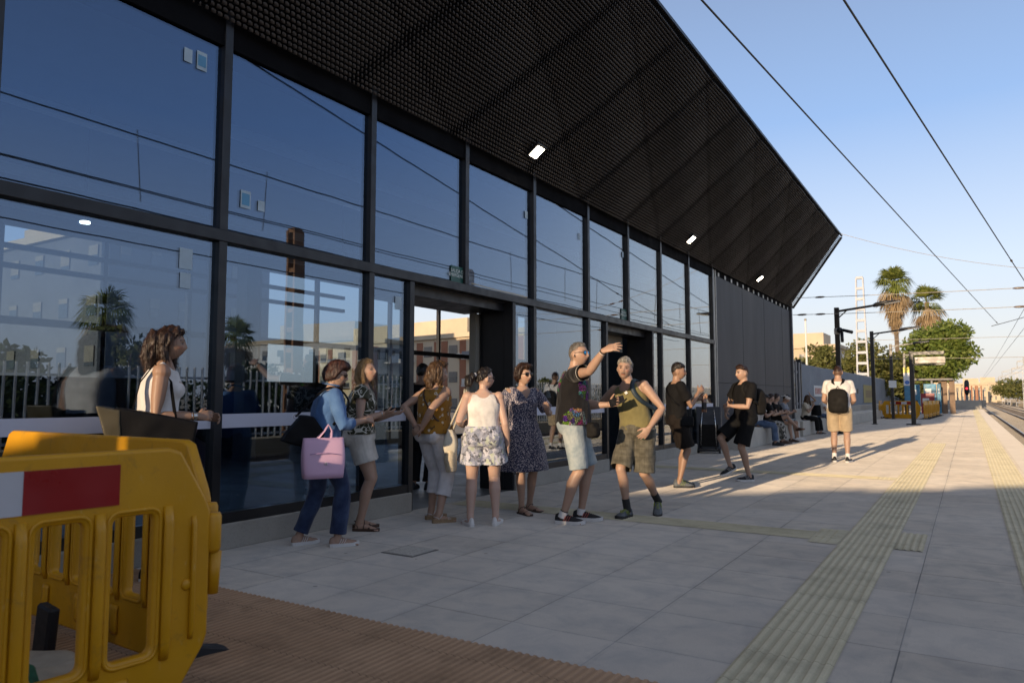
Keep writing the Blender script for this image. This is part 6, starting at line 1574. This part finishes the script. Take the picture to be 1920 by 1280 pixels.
# 7 man pointing
p = Person('grey haired man pointing right in black shirt with colourful prints and light denim shorts', 1.80, False, 1.04, (-3.28, 6.36, 0), -66, (2, 0), 0, (-24, 2, 0), skin='mid', feet={'R': ((.10, -.10, 0), 14, 0), 'L': ((-.12, .06, 0), 8, 0)},
           armR=dict(to=(.60, .31, 1.62), hint=(.2, -.2, -1), dir=(.25, 1, .30), palm=(-.7, .1, -.6), curl=.28, spread=2.0), armL=dict(to=(-.10, .34, 1.13), hint=(-.4, -1, -.5), dir=(.2, 1, .35), palm=(.9, -.2, .3), curl=.9), belly=.14, hairline=(.75, (.13, .11, .095)), stubble=.35, eyes=False, brow=(.12, .10, .08), kneeR=(.1, 1, 0))
p.bottoms(M_DENIML, .97, .022, .16, 'denim_shorts', .010, .006)
p.shirt(M_PRINT, .62, .030, -.03, .965, 'shirt', flare=.05, wr=.012, sl_loose=.020)
for sg in (1,):
    e = p.sh[sg].lerp(p.elb[sg], .61); d = (p.elb[sg] - p.sh[sg]).normalized(); mb = MB(); mb.tube([e - d * .004, e + d * .004], [.0785 * 1.0] * 2, 20, cap=False); p.addmb(mb, 'sleeve_piping', M_SHWH)
p.socks(M_SHWH, .115); p.shoes(M_SHBLK, M_RUBW, stripe=M_REDS, lace=M_SHBLK, sole_h=.032)
p.hair(H_GREY, .010, .003, .004, .006, line=.068, low=-.045, ear=.015, rough=.004, seed=9)
p.glasses(M_LBLUE, M_FRAME, rx=.024, rz=.020)
p.band(1, .93, .030, .012, M_RUB); p.band(1, .88, .031, .004, M_SHWH); p.band(1, .92, .038, .008, M_RUB, 'ankle_band', leg=True)
mb = MB(); mb.tube([p.H(.078, -.004, -.012), p.H(.085, .004, -.030)], [.007, .004], 8); p.addmb(mb, 'earbud', M_RUB)
phone(p, -1, 'dark phone in the lowered hand of the man pointing')
o = prop_mesh(blob([lambda m: m.box((.12, .19, .89), (.13, .09, .15), Matrix.Rotation(R(-35), 3, 'Z'), .02), lambda m: m.box((.15, .225, .875), (.09, .05, .09), Matrix.Rotation(R(-35), 3, 'Z'), .015)], .007), 'waist_bag', M_NYL, p, None, 'small black waist bag hanging at the front of the man pointing', 'bag', wr=.004)

# 8 man in olive tank top
p = Person('silver haired man in olive tank top and plaid shorts stepping toward the viewer', 1.70, False, .98, (-2.90, 7.00, 0), 172, (7, 8), 0, (24, 0, -6), skin='mid', hip=(-.02, .0, .875), feet={'R': ((.05, .10, 0), 0, 0), 'L': ((-.06, -.32, .07), -30, 28)},
           armR=dict(to=(.56, .20, 1.17), hint=(.3, -1, -.6), dir=(1, .2, 0), palm=(0, .3, -1), curl=.5), armL=dict(to=(-.24, .15, .90), hint=(-1, -1.0, .1), dir=(.45, .35, -.75), palm=(.6, -.6, .2), curl=.45), stubble=.15, brow=(.07, .055, .045), belly=.04, hairline=(.8, (.24, .22, .20)))
p.bottoms(M_PLAID, .98, .034, .12, 'plaid_shorts', .014, .016)
p.shirt(M_OLIVE, .0, .016, .0, .96, 'tank_top', wr=.008, tw=.72, flare=.03, cut=lambda f, x, y: (f > .83 and abs(x) < .072 * min(1, max(0, (f - .83) / .08)) ** .5) or (f > .72 and abs(x) > .176 - (f - .72) * .22))
mb = MB(); q, fw = p.tor(.80, -.03, .135); mb.box(q, (.034, .006, .012), p.HM); mb.box(q, (.012, .0065, .034), p.HM); p.addmb(mb, 'white_cross_pendant', M_SHWH, False)
p.socks(M_RUB, .20); p.shoes(M_SHGRY, M_RUB, lace=M_SHLIME, stripe=M_SHLIME, sole_h=.03)
p.hair(H_WHITE, .026, .010, .012, .010, line=.066, low=-.055, ear=.005, rough=.006, strands=150, slen=.025, seed=10)
mb = MB(); mb.tube([p.H(-.020, .094, -.050), p.H(-.010, .101, -.048), p.H(0, .103, -.047), p.H(.010, .101, -.048), p.H(.020, .094, -.050)], [.002, .0045, .0045, .0045, .002], 8); p.addmb(mb, 'moustache', H_GREY)
backpack(p, M_TEALB, 'dark teal backpack hung on one shoulder of the man in olive tank top', fwd=-.19, side=-.05, f0=.12, f1=.76, w=.14, d=.09, straps=(-1,), strapw=.045)
m = MB(); d, pn, th = p.pd[-1]; m.box(p.palmc[-1] + d * .02, (.06, .09, .003), Matrix((d.cross(pn).normalized(), d, pn)).transposed()); p.prop(m, 'card', 'small green card in the hand of the man in olive tank top', 'card', pmat('green_card', (.01, .13, .07), .4))

# 9 young man with bottle
p = Person('young man in black tee and brown black shorts holding a bottle, profile to the right', 1.72, False, .93, (-3.38, 9.62, 0), -52, (0, 0), 0, (-14, -4, 0), skin='tan', feet={'R': ((.10, -.02, 0), 12, 0), 'L': ((-.10, .05, 0), 0, 0)},
           armR=dict(to=(.07, .28, 1.27), hint=(.5, -.6, -1), dir=(-.2, .7, .6), palm=(-1, 0, 0), curl=.7), armL=dict(to=(-.05, .33, 1.18), hint=(-.5, -.6, -1), dir=(.1, .9, .3), palm=(1, .0, 0), curl=.9), hairline=(.55, (.03, .02, .015)), brow=(.02, .012, .01), voxel=.0068)
p.bottoms(M_BRNS, .90, .034, .14, 'shorts', .010, .02)
p.shirt(M_BCLOTH, .68, .030, -.04, .96, 'tee_shirt', wr=.010, sl_loose=.024)
p.shoes(M_SHGRY, M_RUB, lace=M_SHLIME, stripe=M_SHLIME)
p.hair(H_BLACK, .026, .004, .006, .010, line=.058, low=-.03, ear=.03, rough=.008, seed=11, strands=120, slen=.02)
mb = MB(); c_ = Vector((-.02, .39, 1.10)); mb.tube([c_ + Vector((0, 0, z_)) for z_ in (-.10, -.095, .05, .075, .10, .105, .125)], [.028, .033, .033, .026, .014, .016, .016], 16); o = p.prop(mb, 'bottle', 'slim drink bottle with dark printed label in the young man\'s hand', 'bottle', pmat('bottle_print', (.22, .12, .08), .25, .6, 40), True)
mb = MB(); mb.tube([c_ + Vector((0, 0, -.06)), c_ + Vector((0, 0, .03))], [.0338, .0338], 16, cap=False); mb.build('bottle_label', M_RUB, o, True)
o = prop_mesh(blob([lambda m: m.box((.165, .07, .88), (.07, .20, .15), None, .02)], .009), 'crossbody_bag', M_LTHB, p, None, 'dark crossbody pouch at the waist of the young man with bottle', 'bag', wr=.004)
p.strapline([(.28, .165, .05), (.5, .16, -.10), (.8, .02, -.150), (.96, -.07, -.08), (1.02, -.08, 0)], .02, .005).build('strap', M_LTHB, o, True)

# 10 young man in black with one foot raised
p = Person('young man all in black with one foot lifted, looking left, backpack on', 1.74, False, .98, (-2.80, 10.84, 0), 142, (0, 0), 0, (-4, -2, 0), skin='mid', hip=(-.02, .0, .912), feet={'R': ((.12, .14, .13), 4, 22), 'L': ((-.08, 0, 0), 6, 0)},
           armR=dict(to=(.15, .20, 1.0), hint=(1, -.6, -.2), dir=(-.4, .4, -.8), palm=(-.4, -1, 0), curl=.6), armL=dict(to=(.02, .23, 1.08), hint=(-1, -.6, -.5), dir=(1, .3, -.1), palm=(0, -1, -.2), curl=.5), hairline=(.45, (.03, .02, .015)), brow=(.02, .014, .01), voxel=.0068, kneeR=(.15, 1, .3))
p.bottoms(M_BSHORT, .92, .036, .14, 'shorts', .010, .02)
p.shirt(M_BCLOTH, .60, .026, -.02, .96, 'tee_shirt', wr=.010, sl_loose=.022)
p.shoes(M_SHBLK, M_RUBW, stripe=M_SHWH, lace=M_SHWH)
p.hair(H_DARK, .026, .003, .004, .010, line=.060, low=-.03, ear=.03, rough=.006, seed=12, strands=100, slen=.02)
backpack(p, M_NYL, 'black backpack on the young man with lifted foot', fwd=-.20, f0=.08, f1=.85, w=.15, d=.10)

# 11 man with backpack walking away
p = Person('man in white tee and beige shorts walking away with black backpack', 1.86, False, 1.06, (-2.08, 14.86, 0), 4, (1, 0), 0, (0, -8, 0), skin='mid', feet={'R': ((.12, .02, 0), 10, 0), 'L': ((-.11, .04, 0), -8, 0)},
           armR=dict(to=(.19, .27, 1.07), hint=(.5, -1, -.8), curl=.6), armL=dict(to=(-.19, .27, 1.07), hint=(-.5, -1, -.8), curl=.6), hairline=(.8, (.045, .025, .015)), voxel=.008)
p.bottoms(M_BEIGE2, .88, .030, .16, 'shorts', .010, .014)
p.shirt(M_WCLOTH, .60, .026, -.02, .96, 'tee_shirt', wr=.008, sl_loose=.012)
p.socks(M_SHWH, .15); p.shoes(M_SHBLK, M_RUBW)
p.hair(H_DARK, .012, .002, .002, .006, low=-.01, ear=.03, rough=.003, seed=13)
backpack(p, M_NYL, 'black drawstring backpack on the man walking away in white tee', fwd=-.185, f0=-.13, f1=.70, w=.165, d=.085, strapw=.06, narrow=True)

# people on the bench wall
def sitter(label, y, skin, hairm, top, bot, shoe, fem=False, rot=-90, lean=8, frac=1.9, head=(0, -10, 0), crossed=False, cap=False, armR=None, armL=None, x=-4.60, longhair=False, h=1.70, sleeve=.6):
    fr = {'R': ((.11, .42, 0), 5, 0), 'L': ((-.11, .45, 0), -5, 0)}
    if crossed: fr = {'R': ((-.16, .62, .30), 20, -10), 'L': ((-.08, .46, 0), 0, 0)}
    q = Person(label, h, fem, 1.0, (x, y, 0), rot, (lean, 0), 0, head, fr, hip=(0, 0, .565), skin=skin, voxel=.012, armR=armR or dict(to=(.08, .36, .80), hint=(1, -.5, -.6), curl=.6), armL=armL or dict(to=(-.08, .38, .80), hint=(-1, -.5, -.6), curl=.6), group='people sitting along the bench wall', kneeR=(.2, .5, 1), kneeL=(-.1, .5, 1))
    if bot is not None: q.bottoms(bot, frac, .022, .16, 'trousers' if frac > 1 else 'shorts', .010, .012)
    q.shirt(top, sleeve, .024, -.02, .96, 'tee_shirt', wr=.010, sl_loose=.02)
    q.shoes(*shoe)
    if longhair: q.hair(hairm, .03, .028, .036, .01, low=-.10, ear=-.06, sback=.0, lobes=[([(0, -.05, .0), (0, -.10, -.10), (0, -.10, -.28)], [.085, (.10, .06), (.07, .04)]), ([(.07, .0, -.02), (.09, .01, -.12), (.08, .04, -.24)], [.03, .035, .02]), ([(-.07, .0, -.02), (-.09, .01, -.12), (-.08, .04, -.24)], [.03, .035, .02])], rough=.016, voxel=.010)
    else: q.hair(hairm, .028, .010, .014, .014, low=-.05, ear=.01, voxel=.010, rough=.006)
    if cap: mb = MB(); mb.ball(q.H(0, -.005, .045), (.088, .105, .075), 16, 10, q.HM); mb.tube([q.H(-.0, -.07, .04), q.H(0, -.17, .01)], [(.07, .01), (.055, .008)], 12, up=tuple(q.HM @ Vector((0, 0, 1)))); q.addmb(mb, 'cap', M_WCLOTH)
    return q
sitter('seated youth nearest the station, white tee and blue jeans, looking down', 19.05, 'tan', H_BLACK, M_WCLOTH, M_DENIMM, (M_SHBLK, M_RUB), rot=-75, lean=16, head=(5, -28, 0))
sitter('seated youth in black tee and camouflage trousers, second from the station', 19.95, 'mid', H_DARK, M_BCLOTH, M_CAMO, (M_LEAT, M_LEAT), rot=-80, lean=12, head=(35, -6, 0))
sitter('seated person in black tee with bare crossed legs, third from the station', 20.85, 'mid', H_DARK, M_BCLOTH, M_BRNS, (M_LEAT, M_LEAT), rot=-95, lean=8, frac=.7, head=(60, -2, 0), crossed=True)
sitter('seated youth with white cap turned backward and pale denim shorts', 21.75, 'tan', H_BLACK, M_GREYC, M_DENIML, (M_SHWH, M_RUBW), rot=-85, lean=14, frac=.95, head=(10, -30, 0), cap=True)
sitter('seated woman with long curly hair and black trousers, hand at her mouth', 25.55, 'mid', H_BROWN, M_CREAMC, M_BSHORT, (M_SHBLK, M_RUBW), True, -98, 6, 1.9, (75, 0, 0), False, False, dict(to=(.06, .26, .92), hint=(.5, -.6, -1), curl=.9), dict(to=(-.04, .15, 1.28), hint=(-.5, .6, -1), dir=(.1, -.2, 1), palm=(0, -1, 0), curl=.7), longhair=True, h=1.66)
sitter('seated person in white tee half hidden behind the man walking away', 28.6, 'tan', H_BLACK, M_WCLOTH, M_DENIMM, (M_SHBLK, M_RUB), rot=-90, lean=10)
m = MB(); o = prop_mesh(blob([lambda m: m.tube([(-4.36, 26.12, .60), (-4.36, 26.12, .95)], [(.17, .12), (.14, .08)], 14, up=(0, 1, 0))], .012), 'handbag', M_LTHB, None, None, 'black handbag on the lap beside the seated curly haired woman', 'bag', wr=.01)
# dark clad man inside the doorway, worker inside the hall
p = Person('man in black clothes standing inside the open doorway, mostly hidden', 1.70, False, 1.0, (-6.15, 7.55, 0), 20, skin='tan', voxel=.009)
p.bottoms(M_BSHORT, 1.95, .02, .16, 'trousers'); p.shirt(M_BCLOTH, 1.8, .03, -.05, .96, 'jacket'); p.shoes(M_SHBLK, M_RUB); p.hair(H_BLACK, .02, .012, .014, .01)
p = Person('worker in white shirt and yellow vest standing inside behind the glass', 1.72, False, 1.05, (-7.0, 12.2, 0), 150, skin='tan', voxel=.009)
p.bottoms(M_GREYC, 1.95, .02, .16, 'trousers'); p.shirt(M_WCLOTH, .6, .024, -.05, .96, 'shirt'); p.shirt(M_HIVIS, 0, .034, .1, .93, 'vest'); p.shoes(M_SHBLK, M_RUB); p.hair(H_DARK, .02, .008, .012, .01)

# rolling suitcase
t = thing('suitcase', 'dark soft rolling suitcase with raised rods standing by the glass end', 'suitcase', (-4.82, 15.75, 0), R(12))
mb = MB(); prism(mb, [(-.14, .10), (.20, .08), (.16, .72), (.04, .98), (-.10, 1.0)], -.26, .26); prop_mesh(remeshed(mb, .012, 4), 'case', pmat('grey_nylon', (.045, .048, .058), .6, .2, 4, .3, 120), parent=t, wr=.008)
for sg in (-1, 1):
    mb = MB(); mb.tube([(sg * .16, -.17, .10), (sg * .15, -.18, .6), (sg * .12, -.14, .95)], [.012] * 3, 8); mb.build('rod', M_METAL, t, True)
    mb = MB(); mb.tube([(sg * .22 - .02, -.12, .06), (sg * .22 + .02, -.12, .06)], [.06] * 2, 14); mb.build('wheel', M_RUB, t, True)
mb = MB(); mb.b2((-.2, -.22, .05), (.2, -.14, .09)); mb.build('foot_bar', M_RUB, t)
mb = MB(); prism(mb, [(-.165, .15), (-.141, .15), (-.141, .62), (-.165, .58)], -.2, .2); mb.build('front_pocket', M_NYL, t)
# ================================================================ YELLOW BARRIERS
M_YPL = pmat('yellow_plastic', (.52, .235, .003), .38, .07, 3, .08, 40, spec=.5)
g = NG('yellow_plastic_worn')
c = g.mix(g.ramp(g.noise(2.5, 5, .6), .3, .7), (.52, .245, .003), (.62, .30, .004))
c = g.mix(g.m('MULTIPLY', g.ramp(g.noise(9, 8, .75, dist=.6), .56, .72), .55), c, (.20, .11, .03))
c = g.mix(g.m('MULTIPLY', g.ramp(g.noise(38, 5, .7, stretch=(1, 1, .3)), .62, .74), .5), c, (.62, .42, .15))
M_YPL = g.done(c, g.ramp(g.noise(6, 5), .3, .7, .34, .55), g.bump(g.noise(120, 4), .12, .003), spec=.45)
M_YPLD = pmat('scuffed_yellow_plastic', (.5, .23, .006), .45, .15, 5, .1, 60)
M_RFL = pmat('red_film', (.26, .006, .008), .35, .08, 3); M_WFL = pmat('white_film_band', (.50, .50, .52), .4, .06, 3); M_BFOOT = pmat('black_rubber_foot', (.016, .017, .020), .6, .2, 8, .2, 60)
def barrier(lab, loc, rot, cols=7, flip=1):
    """2 m panel along local x from 0 to 2, standing on black feet, z 0..1"""
    t = thing('plastic_barrier', lab, 'barrier', loc, rot, 'yellow plastic barriers')
    outer = [(0.0, .30), (.015, .26), (.15, .06), (.19, .045), (1.81, .045), (1.85, .06), (1.985, .26), (2.0, .30), (2.0, .76), (1.985, .80), (1.88, .985), (1.84, 1.0), (.16, 1.0), (.12, .985), (.015, .80), (0, .76)]
    holes = []; pw = 1.68 / cols
    for i in range(cols): x0 = .16 + i * pw + .035; holes.append(rrect(x0, .27, x0 + pw - .07, .79, .035, 4))
    plate('panel', outer, holes, .045, .012, M_YPL, t)
    m = MB()
    for i in range(cols + 1):
        xc = .16 + i * pw
        for s_ in (1, -1): m.tube([(xc, s_ * .022, .25), (xc, s_ * .034, .30), (xc, s_ * .034, .74), (xc, s_ * .022, .80)], [(.019, .012)] * 4, 8, up=(0, 1, 0))
    m.build('post_rib', M_YPL, t, True)
    for i in range(cols):
        x0 = .16 + i * pw + .035
        for s_ in (1, -1):
            m = MB(); ring = [(px_, s_ * .0225, pz_) for px_, pz_ in rrect(x0 - .008, .262, x0 + pw - .062, .798, .04, 4)]; ring.append(ring[0]); m.tube(ring, [.0075] * len(ring), 6, cap=False); m.build('window_rim', M_YPL, t, True)
    for s_ in (1, -1):
        y = s_ * .0235
        if s_ > 0:
            m = MB(); m.b2((.34, y, .825), (1.54, y + s_ * .003, .965)); q = m.build('band', M_WFL, t)
            for k in range(2): m = MB(); m.b2((.34 + .30 * 2 * k, y + s_ * .003, .825), (.34 + .30 * (2 * k + 1), y + s_ * .0045, .965)); m.build('red_block', M_RFL, q)
        for k in range(5):
            m = MB(); xx = .32 + k * .34; m.tube([(xx, s_ * .0225, .09), (xx, s_ * .030, .11), (xx, s_ * .030, .20), (xx, s_ * .0225, .22)], [(.035, .012)] * 4, 8, up=(0, 1, 0)); m.build('foot_slot_rib', M_YPL, t, True)
        for xx in (.06, 1.94): m = MB(); m.tube([(xx, s_ * .022, .30), (xx, s_ * .032, .33), (xx, s_ * .032, .72), (xx, s_ * .022, .75)], [(.010, .010)] * 4, 8, up=(0, 1, 0)); m.build('edge_rib', M_YPL, t, True)
        for xx in (.08, 1.92): m = MB(); m.ball((xx, s_ * .022, .50), (.022, .012, .022), 12, 8); m.build('boss', M_YPL, t, True)
    for xx in (0.0, 2.0):
        m = MB(); sx = -1 if xx == 0 else 1
        m.tube([(xx + sx * .034, 0, .60), (xx + sx * .034, 0, .615), (xx + sx * .034, 0, .735), (xx + sx * .034, 0, .75)], [.026, .032, .032, .026], 16); m.b2((xx + sx * .0 - .02, -.018, .62), (xx + sx * .0 + .02, .018, .73)); m.tube([(xx + sx * .04, 0, .44), (xx + sx * .045, 0, .60)], [.022, .026], 12)
        m.build('hinge', M_YPL, t, True)
    for xx in (.28, 1.72):
        m = MB(); m.add([(xx - .05, -.30, .004), (xx + .05, -.30, .004), (xx + .055, .30, .004), (xx - .055, .30, .004), (xx - .03, -.29, .02), (xx + .03, -.29, .02), (xx + .03, .29, .02), (xx - .03, .29, .02), (xx - .045, -.07, .075), (xx + .045, -.07, .075), (xx + .045, .07, .075), (xx - .045, .07, .075)],
              [(0, 1, 5, 4), (4, 5, 9, 8), (8, 9, 10, 11), (11, 10, 6, 7), (7, 6, 2, 3), (0, 4, 8, 11, 7, 3), (1, 2, 6, 10, 9, 5), (0, 3, 2, 1)]); m.build('foot', M_BFOOT, t)
    return t
def between(lab, a, b, first=None, z=0.0):
    a = Vector((*a, z)); b = Vector((*b, z)); d = b - a; ang = math.atan2(d.y, d.x)
    if first is None: return barrier(lab, a, ang)
    o = copy_tree(first); o.location = a; o.rotation_euler = (0, 0, ang); o['label'] = lab; return o
B0 = between('yellow plastic barrier nearest the viewer, with red and white band', (-2.54, 1.80), (-2.71, -.20))
between('yellow plastic barrier behind the nearest one, hinged to it at the right', (-4.82, 2.06), (-2.82, 2.0), B0)
# far group
between('far yellow barrier facing the viewer, red and white band along its top', (-2.35, 45.9), (-4.32, 46.6), B0)
for k in range(4):
    between('far yellow barrier on the right side, %s of four' % ['nearest', 'second', 'third', 'farthest'][k], (-2.15 + k * .1, 46.2 + k * 2.9), (-2.06 + k * .1, 48.2 + k * 2.9), B0)
between('far yellow barrier at the back left behind the grey lamp post', (-4.5, 49.2), (-4.45, 47.1), B0)
# rubble and work material inside the near barriers
t = thing('timber_board', 'grey weathered board standing inside the near barriers at left edge', 'board', (-3.4, 1.3, 0)); m = W(); m.box((-3.47, 1.40, .36), (.26, .03, .72), Matrix.Rotation(R(20), 3, 'Z') @ Matrix.Rotation(R(-10), 3, 'X'), .004); m.build('plank', pmat('grey_wood', (.17, .14, .115), .9, .2, 9, .4, 60), t)
def crumple(name, lab, cat, c, r, mat, seed, amp=.03, wf=30):
    me = blob([lambda m: m.ball(c, r, 20, 12)], .010, 1); return prop_mesh(me, name, mat, None, None, lab, cat, wr=amp, seed=seed, wf=wf)
crumple('plastic_sheet', 'crumpled dirty white sheet lying on the ground inside the near barriers', 'sheet', (-3.15, 1.45, .12), (.36, .26, .03), pmat('dirty_sheet', (.36, .33, .27), .7, .2, 8), 3, .03, 18)
crumple('rubble_sack', 'dark sack with soil at the bottom left inside the near barriers', 'sack', (-2.95, 1.15, .09), (.30, .26, .13), pmat('dark_sack', (.035, .035, .03), .8, .5, 12), 5, .04)
crumple('green_net', 'crumpled green netting beside the dark sack inside the near barriers', 'net', (-2.80, 1.30, .17), (.05, .04, .08), pmat('green_mesh', (.01, .10, .05), .7, .4, 40), 7, .03, 60)
t = thing('barrier_foot', 'loose black rubber barrier foot upright inside the near barriers', 'barrier foot', (-3.6, 1.75, 0)); m = W(); m.box((-3.6, 1.75, .13), (.12, .05, .26), Matrix.Rotation(R(8), 3, 'Y'), .01); m.build('block', M_BFOOT, t)
